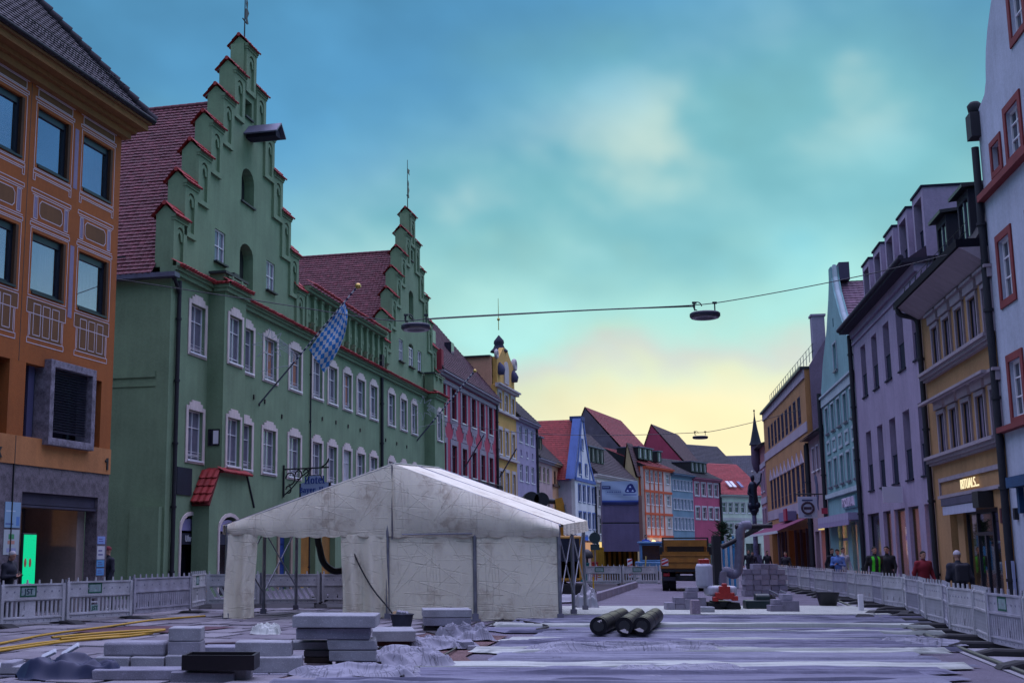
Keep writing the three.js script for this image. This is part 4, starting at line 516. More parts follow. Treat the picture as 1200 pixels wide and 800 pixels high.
{ // mint gabled house
  const g = front('mint_gabled_house', 'mint green house with a steep pointed gable and shop awning', 'building', [23.95, 66.72], [21.59, 55.82]);
  const wall = plaster(0.2, 0.38, 0.4), trim = plaster(0.42, 0.5, 0.56), L = g.L, xs = [1.25, 3.35, 5.45, 7.55, 9.65], w = 1.05;
  const holes = [rect(5.35, 10.65, 6.45, 12.0), rect(5.7, 12.85, 6.0, 13.3)]; for (const x of xs) holes.push(rect(x, 7.88, x + w, 9.2), rect(x, 5.08, x + w, 6.42)); holes.push(rect(3.2, 0.4, 6.3, 3.15), rect(7.5, 0.0, 9.2, 3.15));
  const prof = [[0, 10.35], [0.25, 10.5], [1.2, 11.6], [3.4, 13.1], [4.7, 14.5], [5.25, 15.3], [5.35, 15.9], [6.0, 15.9], [6.1, 15.3], [6.6, 14.5], [8.0, 13.1], [9.9, 11.6], [10.9, 10.5], [L, 10.35]];
  gb().shape([[0, 0], [L, 0], ...prof.slice().reverse()], holes.map((h) => h.map(([x, y]) => [x, Math.max(y, 0.004)])), -0.4, 0).mesh('front_wall', wall, g);
  for (const x of xs) { for (const [y, h] of [[7.88, 1.32], [5.08, 1.34]]) win(g, x, y, w, h, { surround: 'plain', sm: trim, sw: 0.1, rows: [0.6], pane: mat([0.14, 0.12, 0.2], { tex: null, rough: 0.1, ior: 1.8 }), sillMat: M.zinc }); gb().shape(rect(x - 0.08, 6.78, x + w + 0.08, 7.5), [rect(x + 0.06, 6.92, x + w - 0.06, 7.36)], 0.001, 0.05).mesh('relief_panel', trim, g); }
  win(g, 5.35, 10.65, 1.1, 1.35, { surround: 'plain', sm: trim, sw: 0.08, rows: [0.6], pane: mat([0.25, 0.22, 0.32], { tex: null, rough: 0.2 }), sillMat: M.zinc }); gb().box(5.7, 12.85, -0.3, 6.0, 13.3, -0.2).mesh('vent_slit', M.dark, g);
  gb().box(0, 9.4, 0.002, L, 9.85, 0.08).box(0, 9.85, 0.002, L, 9.95, 0.16).box(0, 4.5, 0.002, L, 4.72, 0.14).mesh('string_course', trim, g);
  const cp = gb(); for (let i = 0; i < prof.length - 1; i++) cp.cyl([...prof[i], -0.2], [...prof[i + 1], -0.2], 0.13, 0.13, 6); cp.mesh('gable_coping', trim, g);
  const cy = 15.2; for (const s of [-1, 1]) { const W = V(s < 0 ? 5.6 : -5.6, cy - 10.3, 0); mk('roof', tiles(V(s < 0 ? 0 : L, 10.3, s < 0 ? -13 : -0.4), V(0, 0, s < 0 ? 1 : -1), W.clone().normalize(), 12.6, W.length(), { tw: 0.26, th: 0.24, seed: 31 + s }), tileMat(0.16, 0.075, 0.13), g); }
  gb().shape([[0, 10.25], [L, 10.25], [L / 2, cy - 0.05]], [], -13, -0.401).mesh('roof_deck', plaster(0.16, 0.3, 0.32), g);
  gb().box(L - 1.3, 10.4, -0.8, L - 0.02, 12.0, -0.402).mesh('gable_shoulder', plaster(0.12, 0.24, 0.28), g); gb().box(5.2, 15.2, -0.9, 6.1, 16.1, -0.402).mesh('chimney', mat([0.06, 0.05, 0.1]), g);
  gb().box(0.3, 3.18, 0.002, L - 0.3, 3.5, 0.6).mesh('awning', mat([0.34, 0.3, 0.46], { tex: 'cloth', size: 1 }), g); gb().box(0.3, 2.95, 0.56, L - 0.3, 3.2, 0.6).mesh('awning_valance', mat([0.3, 0.24, 0.42], { tex: 'cloth', size: 1 }), g);
  gb().box(6.0, 3.78, 0.002, 9.9, 4.32, 0.1).mesh('sign_board', mat([0.16, 0.3, 0.36]), g); const t = mk('lettering', letters('PRIMA', 0.42, 0.08), mat([0.5, 0.4, 0.52], { tex: null }), g); t.position.set(7.95, 3.86, 0.1); t.scale.x = 1.9;
  shopRoom(g, 2.8, 9.6, 3.15, 4.5, mat([0.55, 0.42, 0.28], { tex: 'plaster' }), M.dark, [[4.6, 2.5, -2, WARM, 9], [8.2, 2.5, -2, WARM, 9]]);
  gb().shape(rect(3.2, 0.4, 6.3, 3.15), [rect(3.3, 0.5, 4.65, 2.3), rect(4.8, 0.5, 6.2, 2.3), rect(3.3, 2.42, 4.65, 3.05), rect(4.8, 2.42, 6.2, 3.05)], -0.3, -0.2).mesh('shop_frame', mat([0.3, 0.34, 0.5]), g); gb().box(3.2, 0.4, -0.27, 6.3, 3.15, -0.26).box(7.5, 0.05, -0.27, 9.2, 3.15, -0.26).mesh('shop_glass', M.clear, g); gb().shape(rect(7.5, 0.05, 9.2, 3.15), [rect(7.6, 0.1, 8.3, 3.0), rect(8.4, 0.1, 9.1, 3.0)], -0.25, -0.18).mesh('shop_door', mat([0.3, 0.34, 0.5]), g);
  for (let i = 0; i < 5; i++) gb().rbox(3.6 + i * 1.1, 0.02, -3.4, 4.2 + i * 1.1, 1.3 + 0.4 * (i % 2), -3, 0.03).mesh('display_shelf', mat([0.3, 0.16, 0.08], { tex: 'rough' }), g);
  downpipe(g, 0.05, 0, 10.2, 0.14, 0.11); body(g, wall, L, 13, 10.2);
}
{ // narrow pink house
  const g = front('narrow_pink_house', 'narrow pale pink house with dark low roof between mint and orange houses', 'building', [25.39, 73.36], [23.95, 66.72]);
  const wall = plaster(0.36, 0.24, 0.29), L = g.L, xs = [1.7, 3.5, 5.3], holes = xs.map((x) => rect(x, 6.3, x + 0.95, 7.6)); holes.push(rect(0.8, 0, 2.6, 2.9), rect(3.4, 0.4, 6.2, 2.9));
  openFront(g, wall, L, 8.2, holes); for (const x of xs) win(g, x, 6.3, 0.95, 1.3, { rows: [0.6], pane: mat([0.2, 0.2, 0.32], { tex: null, rough: 0.12, ior: 1.8 }), surround: 'plain', sw: 0.08, sm: mat([0.5, 0.45, 0.55]) });
  saddle(g, L, 8.2, 9, 3.6, tileMat(0.05, 0.035, 0.05), { seed: 41 }); downpipe(g, 0.1, 0, 8.1, 0.12, 0.1); body(g, wall, L, 9, 8.2);
  gb().box(0.8, 0, -0.38, 2.6, 2.9, -0.3).mesh('door', M.glassDark, g); shopRoom(g, 3.3, 6.3, 2.9, 3, mat([0.5, 0.2, 0.1], { tex: 'plaster' }), M.dark, [[4.9, 2.0, -1.4, [1, 0.4, 0.15], 2.5]]); gb().box(3.4, 0.4, -0.3, 6.2, 2.9, -0.29).mesh('shop_glass', M.clear, g);
  gb().box(3.6, 2.95, 0.01, 6.0, 3.5, 0.16).mesh('light_sign', new THREE.MeshStandardMaterial({ color: 0x332a12, emissive: new THREE.Color(0.75, 0.58, 0.2), emissiveIntensity: 0.75 }), g); gb().box(4.0, 3.1, 0.161, 5.6, 3.18, 0.17).mesh('print', M.dark, g);
  // bird emblem painted on the wall
  gb().shape([[2.1, 5.9], [2.5, 6.1], [3.0, 5.95], [3.3, 5.5], [3.3, 4.9], [3.0, 4.4], [3.2, 4.05], [2.9, 4.15], [2.6, 4.5], [2.35, 5.0], [2.5, 5.5]].map(([x, y]) => [x, y]), [], 0.002, 0.04).mesh('bird_emblem', mat([0.04, 0.05, 0.12], { tex: null }), g);
  // hanging board on a bracket
  const hb = thing('hanging_sign', 'white hanging sign board with round emblem on pink house bracket', 'sign', [0, 0, 0]); hb.position.copy(g.localToWorld(V(5.6, 0, 0))); hb.rotation.y = g.rotation.y;
  gb().cyl([0, 4.85, 0], [0, 4.85, 1.5], 0.035).cyl([0, 4.85, 0.5], [0, 4.7, 0.5], 0.02).cyl([0, 4.85, 1.3], [0, 4.7, 1.3], 0.02).mesh('bracket', M.dark, hb); gb().rbox(-0.05, 3.55, 0.4, 0.05, 4.72, 1.4, 0.02).mesh('board', mat([0.42, 0.4, 0.52], { tex: null }), hb);
  const ring = new THREE.TorusGeometry(0.3, 0.06, 6, 20); ring.rotateY(Math.PI / 2); ring.translate(0.06, 4.1, 0.9); gb().add(ring).box(0.052, 4.02, 0.7, 0.07, 4.16, 1.1).mesh('emblem', mat([0.06, 0.03, 0.05], { tex: null }), hb); const tx = gb().box(0.051, 4.48, 0.62, 0.06, 4.56, 1.18).box(0.051, 3.66, 0.7, 0.06, 3.7, 1.1).geo(); mk('print', tx, mat([0.05, 0.05, 0.12], { tex: null }), hb);
}
{ // long orange house with tall window bands
  const g = front('orange_window_band_house', 'long orange house with close rows of tall windows and white bands', 'building', [30.6, 98.5], [25.39, 73.36]);
  const wall = plaster(0.42, 0.2, 0.075), white = plaster(0.4, 0.33, 0.42), L = g.L, holes = [], xs = []; for (let i = 0; i < 9; i++) xs.push(2.95 + i * 2.33); const w = 1.5;
  for (const x of xs) holes.push(rect(x, 9.52, x + w, 11.25), rect(x, 4.92, x + w, 7.1)); holes.push(rect(2, 0, 12, 3.2), rect(13, 0, 24, 3.2));
  openFront(g, wall, L, 12.55, holes);
  for (const x of xs) { for (const [y, h] of [[9.52, 1.73], [4.92, 2.18]]) win(g, x, y, w, h, { cols: 2, rows: [0.3], frame: mat([0.05, 0.05, 0.1], { tex: null }), pane: mat([0.03, 0.03, 0.09], { tex: null, rough: 0.12 }), sill: false, fw: 0.07, z: -0.05 }); gb().shape([[x - 0.25, 7.12], [x + w + 0.25, 7.12], [x + w / 2 + 0.1, 7.75], [x + w / 2, 7.95], [x + w / 2 - 0.1, 7.75]], [], 0.001, 0.06).mesh('pointed_hood', white, g); }
  gb().box(0, 8.8, 0.002, L, 9.4, 0.06).box(0, 12.0, 0.002, L, 12.55, 0.08).box(0, 4.15, 0.002, L, 4.85, 0.05).mesh('white_band', white, g);
  gb().box(-0.1, 12.55, -0.5, L + 0.05, 12.7, 0.25).mesh('eaves', M.dark, g);
  gb().hexa([[0, 12.6, 0.2], [L, 12.6, 0.2], [L, 12.6, -13], [0, 12.6, -13]], [[0, 13.3, -7.0], [L, 13.3, -7.0], [L, 13.3, -7.4], [0, 13.3, -7.4]]).mesh('roof', mat([0.06, 0.04, 0.05], { tex: 'rough' }), g);
   { const pts = [[0.3, 0], [12.5, 0], [12.5, 15.2], [1.9, 15.2], [0.3, 12.75]], e = gb().shape(pts, [], 0, 0.3); const q = e.geo(); q.rotateY(Math.PI / 2); q.translate(L - 0.02, 0, 0); boxUV(q); mk('party_wall', q, mat([0.2, 0.145, 0.22], { tex: 'rough', size: 6 }), g); }
  gb().box(L - 0.9, 12.7, -1.35, L - 0.05, 15.75, -0.62).box(L - 0.98, 15.75, -1.42, L + 0.02, 15.87, -0.55).mesh('chimney', plaster(0.3, 0.26, 0.36), g);
  const rl = gb(); for (let u = 0; u < L; u += 1.4) rl.cyl([u, 13.2, -0.6], [u, 14.1, -0.6], 0.02, 0.02, 4); for (const y of [13.7, 14.1]) rl.cyl([0, y, -0.6], [L, y, -0.6], 0.018, 0.018, 4); rl.mesh('roof_rail', M.steel, g); downpipe(g, L - 0.15, 0, 8, 0.14, 0.12);
  gb().box(0, 0, -12, 0.3, 12.5, -0.41).box(0.31, 0, -12.3, L - 0.4, 12.5, -12).mesh('side_wall', wall, g);
  shopRoom(g, 2, 24, 3.2, 5, mat([0.2, 0.1, 0.07], { tex: 'plaster' }), M.dark, [[8, 2.2, -3.5, [1, 0.4, 0.2], 1.2], [17, 2.2, -3.5, [1, 0.4, 0.2], 1.6], [22, 2.2, -3.5, [1, 0.4, 0.2], 1.6]]);
  for (const x of [4, 6.5, 9, 14.5, 17.5, 20.5]) gb().box(x, 0.0, -0.35, x + 0.25, 3.2, -0.2).mesh('shop_pillar', mat([0.1, 0.08, 0.13]), g);
  gb().box(13.2, 3.75, 0.05, 18.5, 4.35, 0.6).mesh('sign_box', mat([0.16, 0.14, 0.26], { tex: null }), g); gb().box(17.0, 3.72, 0.6, 18.5, 4.5, 0.7).mesh('sign_box_end', mat([0.3, 0.02, 0.06], { tex: null }), g);
  const aw = gb().hexa([[6, 3.75, 0.05], [6, 2.95, 1.9], [24.5, 2.95, 1.9], [24.5, 3.75, 0.05]], [[6, 3.8, 0.05], [6, 3.0, 1.9], [24.5, 3.0, 1.9], [24.5, 3.8, 0.05]]).mesh('awning', mat([0.2, 0.03, 0.1], { tex: 'cloth', size: 1.5 }), g); gb().box(6, 2.84, 1.88, 24.5, 3.0, 1.95).mesh('awning_bar', mat([0.5, 0.52, 0.56], { tex: null }), aw);
}
{ // pink house with a corner turret at the far end
  const g = front('turret_house', 'pink house with a slim pointed corner turret beyond the long orange house', 'building', [31.82, 104], [30.6, 98.5]);
  const wall = plaster(0.36, 0.14, 0.17), L = g.L; const h = []; for (const y of [3.6, 6.6]) for (const x of [0.9, 3.2]) h.push(rect(x, y, x + 1, y + 1.6)); openFront(g, wall, L, 10.2, h); for (const y of [3.6, 6.6]) for (const x of [0.9, 3.2]) win(g, x, y, 1, 1.6, { surround: 'plain', sw: 0.15, sm: mat([0.42, 0.35, 0.5]) });
  gb().box(0, 5.6, 0.002, L, 6.1, 0.06).box(0, 8.5, 0.002, L, 8.9, 0.06).mesh('white_band', plaster(0.4, 0.35, 0.45), g);
  saddle(g, L, 10.2, 9, 2, tileMat(0.05, 0.04, 0.06), { seed: 44 }); body(g, wall, L, 9, 10.2);
  gb().lathe([[0, 8.2], [0.3, 8.6], [0.42, 9.2], [0.42, 10.6]], [0.1, 0, 0.25], 8).mesh('turret', mat([0.12, 0.08, 0.14]), g); gb().lathe([[0.55, 10.6], [0.42, 10.9], [0.2, 12.0], [0.05, 13.0], [0.03, 13.6]], [0.1, 0, 0.25], 8).sphere([0.1, 13.5, 0.25], 0.08).mesh('turret_spire', mat([0.02, 0.03, 0.05], { tex: 'rough' }), g);
}

// ================================================================ the row on the left beyond the hotel, bending round to close the street
function rowHouse(name, label, A, B, o) {
  const g = front(name, label, 'building', A, B), L = g.L, wall = o.wall, holes = [], D = o.D || 10;
  for (const r of o.rows) for (const x of r.xs || o.xs) holes.push(r.arch ? arch(x, r.y, x + (r.w || o.w), r.y + r.h, r.arch, 6) : rect(x, r.y, x + (r.w || o.w), r.y + r.h));
  for (const [a, b, h] of o.shops || []) holes.push(rect(a, 0.004, b, h));
  gb().shape(o.outline ? [[0, 0], [L, 0], ...o.outline.slice().reverse()] : rect(0, 0, L, o.H), holes, -0.4, 0).mesh('front_wall', wall, g);
  for (const r of o.rows) for (const x of r.xs || o.xs) { const m = win(g, x, r.y, r.w || o.w, r.h - (r.arch || 0) * 0.6, { rows: r.bars ?? [0.6], cols: r.cols || 2, surround: r.sur ?? o.sur, sm: o.sm || M.surround, sw: r.sw || o.sw || 0.16, frame: o.frame || M.frame, pane: o.pane || M.glass, sill: r.sill ?? true, fw: 0.08, bar: 0.06 }); if (r.arch) gb().box(0.03, r.h - r.arch * 0.62, -0.2, (r.w || o.w) - 0.03, r.h - 0.02, -0.15).mesh('fanlight', o.pane || M.glass, m); }
  for (const [y0, y1, d, m] of o.bands || []) gb().box(-0.02, y0, 0.002, L + 0.02, y1, d).mesh('band', m || o.sm || M.surround, g);
  for (const [a, b, h, m] of o.shops || []) { gb().box(a, 0.01, -0.36, b, h, -0.3).mesh('shop_window', m || M.glassDark, g); gb().box((a + b) / 2 - 0.04, 0.01, -0.3, (a + b) / 2 + 0.04, h, -0.24).mesh('shop_mullion', M.dark, g); }
  body(g, o.side || wall, L, D, o.bodyH || o.H);
  if (o.roof) saddle(g, L, o.H + 0.02, D, o.rise, o.roof, { seed: L * 7 | 0, over: o.over ?? 0.5, t: { tw: 0.34, th: 0.34, lift: 0.05, arc: 0.03 }, run: o.run || D / 2 });
  if (o.eave) gb().box(-0.15, o.H - 0.35, 0.002, L + 0.15, o.H - 0.15, 0.3).box(-0.15, o.H - 0.15, 0.002, L + 0.15, o.H, 0.5).mesh('eaves_cornice', o.eave, g);
  for (const [u, w, y, h, back] of o.dormers || []) { const zz = -(back ?? 0.8), d = gb().shape(rect(u, y, u + w, y + h), [rect(u + 0.14, y + 0.14, u + w - 0.14, y + h - 0.1)], zz - 0.1, zz).box(u, y, zz - 3, u + 0.1, y + h, zz - 0.1).box(u + w - 0.1, y, zz - 3, u + w, y + h, zz - 0.1).mesh('dormer', o.dormerMat || M.dark, g); gb().box(u - 0.1, y + h, zz - 3, u + w + 0.1, y + h + 0.14, zz + 0.2).mesh('dormer_roof', o.dormerRoof || M.zinc, d); gb().box(u + 0.14, y + 0.14, zz - 0.08, u + w - 0.14, y + h - 0.1, zz - 0.06).mesh('dormer_pane', M.glass, d); gb().box(u + w / 2 - 0.05, y + 0.14, zz - 0.05, u + w / 2 + 0.05, y + h - 0.1, zz + 0.01).mesh('dormer_bar', o.frame || M.frame, d); }
  if (o.pipe != null) downpipe(g, o.pipe, 0, o.H - 0.4, 0.14, 0.12);
  return g;
}
const greyTrim = plaster(0.3, 0.26, 0.32);
{ const xs = [0.5, 3.8, 7.15, 10.45, 13.7, 16.9];
  const g = rowHouse('crimson_house', 'crimson house with grey stucco window surrounds next to the green hotel', [4.23, 89.6], [10.21, 108.77], { wall: plaster(0.46, 0.05, 0.1), H: 14.9, D: 11, xs, w: 1.55, rows: [{ y: 11.68, h: 2.36 }, { y: 7.6, h: 2.1 }], sur: 'plain', sw: 0.42, sm: greyTrim, frame: mat([0.04, 0.025, 0.03], { tex: null }), pane: mat([0.02, 0.01, 0.02], { tex: null, rough: 0.15 }), eave: greyTrim, roof: tileMat(0.085, 0.022, 0.04), rise: 7.2, run: 5.5, shops: [[1, 5, 3.4], [7, 11, 3.4], [13, 18, 3.4]], pipe: 19.8, bands: [[14.1, 14.4, 0.1, greyTrim]] });
  for (const x of xs) gb().shape([[-0.75, 0], [0.75, 0], [0.4, 0.35], [0.3, 0.7], [0.12, 0.95], [0, 1.25], [-0.12, 0.95], [-0.3, 0.7], [-0.4, 0.35]].map(([a, b]) => [x + 0.775 + a, 10.15 + b]), [[[-0.18, 0.25], [0.18, 0.25], [0, 0.7]].map(([a, b]) => [x + 0.775 + a, 10.15 + b])], 0.001, 0.07).mesh('stucco_ornament', greyTrim, g);
  for (const x of xs) gb().shape([[-0.9, 0], [0.9, 0], [0.7, -0.35], [0.3, -0.2], [0, -0.45], [-0.3, -0.2], [-0.7, -0.35]].map(([a, b]) => [x + 0.775 + a, 11.24 + b]), [], 0.001, 0.06).mesh('stucco_apron', greyTrim, g);
  const rl = gb(); for (let u = 8; u < 20; u += 0.24) rl.cyl([u, 6.7, 0.5], [u, 7.4, 0.5], 0.02, 0.02, 4); rl.cyl([8, 7.4, 0.5], [20, 7.4, 0.5], 0.03).box(8, 6.6, 0.002, 20, 6.7, 0.55).mesh('balcony_rail', M.dark, g);
  for (const u of [6, 12]) gb().box(u, 18.0, -2.6, u + 0.9, 19.0, -2.0).mesh('skylight', M.glass, g); gb().box(-0.2, 14.9, -0.2, 0.4, 16.4, 0.3).mesh('fire_wall', plaster(0.3, 0.03, 0.05), g);
}
{ const Y = plaster(0.6, 0.34, 0.09), st = plaster(0.5, 0.44, 0.46);
  const g = rowHouse('baroque_gable_house', 'yellow house with scrolled gable and dark bell-shaped cap', [10.21, 108.77], [12.81, 116.35], { wall: Y, side: plaster(0.56, 0.29, 0.19), H: 19.0, bodyH: 18.9, D: 13, xs: [0.85, 3.4, 6.05], w: 1.15, rows: [{ y: 14.35, h: 1.5 }, { y: 10.35, h: 2.4, arch: 0.4 }, { y: 6.6, h: 2.5, arch: 0.5 }], sur: 'plain', sw: 0.3, sm: st, bands: [[14.0, 14.2, 0.3, st], [9.9, 10.1, 0.3, st]], outline: [[0, 16.4], [0.5, 16.5], [0.6, 19.0], [1.5, 19.1], [2.4, 19.7], [3.2, 20.2], [4.8, 20.2], [5.6, 19.7], [6.6, 19.2], [7.4, 18.8], [7.5, 16.5], [8.0, 16.4]], shops: [[1, 3.4, 3.2], [4.6, 7, 3.2]] });
  gb().box(-0.2, 16.2, 0.002, 8.2, 16.4, 0.3).box(-0.2, 16.4, 0.002, 8.2, 16.55, 0.5).mesh('cornice', st, g);
  for (const u of [1.3, 6.7]) gb().lathe([[0, 0], [0.4, 0.05], [0.5, 0.5], [0.3, 0.9], [0, 1.2]], [u, 17.4, 0.1], 10).mesh('urn', mat([0.05, 0.05, 0.12]), g);
  for (const [u, r] of [[7.6, 0.7], [0.5, 0.5]]) { const t = new THREE.TorusGeometry(r * 0.6, r * 0.3, 6, 16); t.translate(u, 19.2, 0); gb().add(t).mesh('volute', st, g); }
  gb().shape(arch(3.2, 16.9, 4.8, 19, 0.8), [], 0.002, 0.12).mesh('gable_relief', st, g);
  gb().lathe([[0.8, 0], [0.85, 0.12], [0.55, 0.4], [0.42, 0.7], [0.5, 0.85], [0.46, 1.1], [0.2, 1.4], [0.05, 1.6]], [4.0, 19.9, -0.6], 8).mesh('bell_cap', mat([0.02, 0.02, 0.05], { tex: 'rough' }), g); gb().cyl([4, 22, -0.6], [4, 25, -0.6], 0.04, 0.02).sphere([4, 23.0, -0.6], 0.14).mesh('finial', mat([0.4, 0.3, 0.08], { tex: null, metal: 0.6, rough: 0.4 }), g);
  gb().box(-0.2, 18.9, -13, 8, 19.05, -0.45).mesh('flat_roof', M.dark, g); gb().hexa([[0, 19.05, -10], [4, 19.05, -10], [4, 19.05, -13], [0, 19.05, -13]], [[0, 20.6, -10.6], [4, 20.6, -10.6], [4, 20.6, -13], [0, 20.6, -13]]).mesh('rooflight', M.zinc, g);
}
rowHouse('small_lilac_house', 'slim lilac house with dark roof beside the yellow gabled house', [12.81, 116.35], [15.71, 124.57], { wall: plaster(0.36, 0.3, 0.46), H: 14.3, D: 11, xs: [1.1, 3.6, 6.1], w: 1.35, rows: [{ y: 12.1, h: 1.55 }, { y: 10.75, h: 0.6, w: 0.6, xs: [1.5, 4.0, 6.5], bars: [], cols: 1, sur: 0 }, { y: 8.4, h: 1.6 }, { y: 5.2, h: 1.7 }], roof: tileMat(0.04, 0.03, 0.045), rise: 6, eave: plaster(0.26, 0.22, 0.3), pipe: 8.5, shops: [[1, 7, 3]] });
{ const xs = [0.9, 2.9, 4.9];
  rowHouse('pale_pink_row_house', 'low pale pink house with a row of dark dormers', [15.71, 124.57], [18.2, 131.65], { wall: plaster(0.52, 0.34, 0.35), H: 11.1, D: 11, xs, w: 1.15, rows: [{ y: 8.85, h: 1.5 }, { y: 5.3, h: 1.6 }], roof: tileMat(0.05, 0.03, 0.035), rise: 5.5, eave: greyTrim, dormers: [[0.6, 1.4, 12.1, 1.5], [2.9, 1.4, 12.1, 1.5], [5.2, 1.4, 12.1, 1.5]], frame: mat([0.5, 0.45, 0.3], { tex: null }), shops: [[1, 6, 3]] });
  rowHouse('peach_row_house', 'peach house with dark wooden window trim before the white gabled house', [18.2, 131.65], [20.46, 138.07], { wall: plaster(0.6, 0.3, 0.17), H: 11.1, D: 11, xs: [0.9, 2.9, 4.9], w: 1.2, rows: [{ y: 8.9, h: 1.4 }, { y: 5.3, h: 1.6 }], roof: tileMat(0.05, 0.03, 0.035), rise: 5.5, frame: mat([0.09, 0.045, 0.03], { tex: null }), pane: M.glassDark, bands: [[8.6, 8.85, 0.2, mat([0.12, 0.06, 0.04])]], eave: plaster(0.4, 0.25, 0.15), shops: [[1, 6, 3]] });
}
{ const blue = plaster(0.09, 0.15, 0.4), wh = plaster(0.72, 0.7, 0.74);
  const g = rowHouse('blue_trimmed_gable_house', 'white gabled house with blue trim and blue shutters', [20.95, 134.0], [24.77, 143.75], { wall: wh, side: plaster(0.5, 0.44, 0.52), H: 9.6, D: 16, xs: [1.6, 3.9, 6.3, 8.7], w: 1.35, rows: [{ y: 7.2, h: 1.8 }, { y: 4.3, h: 1.75 }, { y: 10.2, h: 1.2, w: 1.1, xs: [2.2, 5.4], bars: [0.5] }, { y: 13.0, h: 1.1, w: 0.7, xs: [4.0], bars: [], cols: 1 }], sur: 'plain', sw: 0.14, sm: blue, frame: mat([0.12, 0.15, 0.32], { tex: null }), outline: [[0, 9.6], [0.4, 10.2], [1.6, 12.0], [2.8, 14.2], [3.6, 16.2], [5.2, 16.2], [6.2, 14.2], [7.6, 12.0], [9.6, 10.0], [10.4, 9.6]], bands: [[9.4, 9.75, 0.16, blue], [3.4, 3.6, 0.1, wh]], shops: [[1, 3.4, 3], [4.4, 9.4, 3, mat([0.42, 0.25, 0.22])]], pipe: 10.3 });
  for (const [x0, y0, x1, y1] of [[0, 9.6, 1.6, 12], [1.6, 12, 2.8, 14.2], [2.8, 14.2, 3.6, 16.2], [5.2, 16.2, 6.2, 14.2], [6.2, 14.2, 7.6, 12], [7.6, 12, 10.3, 9.7]]) gb().shape([[x0, y0], [x1, y1], [x1 + (x1 > 4.5 ? -0.5 : 0.5), y1 - 0.1], [x0 + (x1 > 4.5 ? -0.5 : 0.5), y0 - 0.1]], [], 0.002, 0.1).mesh('gable_trim', blue, g);
  gb().box(3.5, 16.2, -1.2, 5.3, 16.7, 0.15).mesh('gable_cap', mat([0.06, 0.08, 0.2]), g); for (const x of [3.2, 7.6]) gb().box(x, 9.8, 0.001, x + 0.35, x > 5 ? 11.8 : 14, 0.06).mesh('blue_pilaster', blue, g);
  const rr = tileMat(0.34, 0.035, 0.035), cy = 16.4, D = 22; for (const s of [-1, 1]) { const W = V(s < 0 ? 5.4 : -5.4, cy - 9.4, 0); mk('roof', tiles(V(s < 0 ? -0.9 : 10.9, 9.4, s < 0 ? -D : -0.4), V(0, 0, s < 0 ? 1 : -1), W.clone().normalize(), D - 0.4, W.length(), { tw: 0.32, th: 0.32, seed: 51 + s, lift: 0.03 }), rr, g); }
  gb().shape([[-0.8, 9.38], [10.8, 9.38], [4.5, cy - 0.06]], [], -D, -0.41).mesh('roof_deck', blue, g); gb().hexa([[-0.95, 9.5, -0.8], [-0.5, 9.5, -0.8], [-0.5, 9.5, 0.1], [-0.95, 9.5, 0.1]].reverse(), [[3.3, 16.4, -0.8], [3.6, 16.4, -0.8], [3.6, 16.4, 0.1], [3.3, 16.4, 0.1]].reverse()).mesh('verge', blue, g);
  gb().box(3.0, 3.0, 0.02, 5.6, 3.6, 0.1).mesh('shop_sign', mat([0.03, 0.12, 0.5], { tex: null }), g);
  const l = gb().box(4.6, 1.4, -0.28, 9.2, 2.8, -0.2).mesh('lit_shop_window', new THREE.MeshStandardMaterial({ color: 0x302018, emissive: new THREE.Color(0.8, 0.42, 0.22), emissiveIntensity: 0.5 }), g);
}
{ const c = plaster(0.62, 0.55, 0.54);
  const g = rowHouse('cream_cornice_house', 'cream house with heavy cornice and dormers behind the banner wall', [24.77, 143.75], [32.17, 158.27], { wall: c, H: 10.7, D: 11, xs: [1.2, 4, 6.8, 9.6, 12.4], w: 1.4, rows: [{ y: 7.0, h: 2.0 }, { y: 3.8, h: 1.9 }], sur: 'hood', sw: 0.2, sm: plaster(0.4, 0.34, 0.38), roof: tileMat(0.06, 0.035, 0.045), rise: 6, eave: c, dormers: [[0.2, 1.3, 12.2, 1.7], [1.9, 1.3, 12.2, 1.7], [3.6, 1.3, 12.2, 1.7], [5.3, 1.3, 12.2, 1.7]], frame: mat([0.5, 0.48, 0.42], { tex: null }), bands: [[9.7, 10.0, 0.3, c]], shops: [[1, 15, 3]] });
  gb().box(0.4, 1.2, -0.28, 4.0, 2.9, -0.2).mesh('lit_shop_window', new THREE.MeshStandardMaterial({ color: 0x302010, emissive: new THREE.Color(1, 0.7, 0.25), emissiveIntensity: 0.8 }), g);
}
function gableEnd(name, label, A, B, eave, apexU, apexY, D, wall, roofM, seed) {   // house seen on its plain gable end
  const g = front(name, label, 'building', A, B), L = g.L;
  gb().shape([[0, 0], [L, 0], [L, eave], [apexU, apexY], [0, eave]], [], -0.4, 0).mesh('gable_wall', wall, g);
  for (const s of [-1, 1]) { const x0 = s < 0 ? -0.3 : L + 0.3, W = V(apexU - x0, apexY + 0.1 - eave, 0); mk('roof', tiles(V(x0, eave + 0.1, s < 0 ? -D : 0.15), V(0, 0, s < 0 ? 1 : -1), W.clone().normalize(), D + 0.15, W.length(), { tw: 0.36, th: 0.36, seed: seed + s, lift: 0.04 }), roofM, g); }
  gb().shape([[0, eave], [L, eave], [apexU, apexY - 0.05]], [], -D, -0.41).mesh('roof_deck', M.dark, g); body(g, wall, L, D, eave); return g;
}
{ const g = gableEnd('grey_gable_house', 'tall plain grey gable wall under a big red roof behind the cream house', [25.2, 170.5], [34.2, 166.3], 13.2, 3.2, 21.2, 20, mat([0.13, 0.105, 0.15], { tex: 'rough', size: 4 }), tileMat(0.28, 0.035, 0.045), 61); }
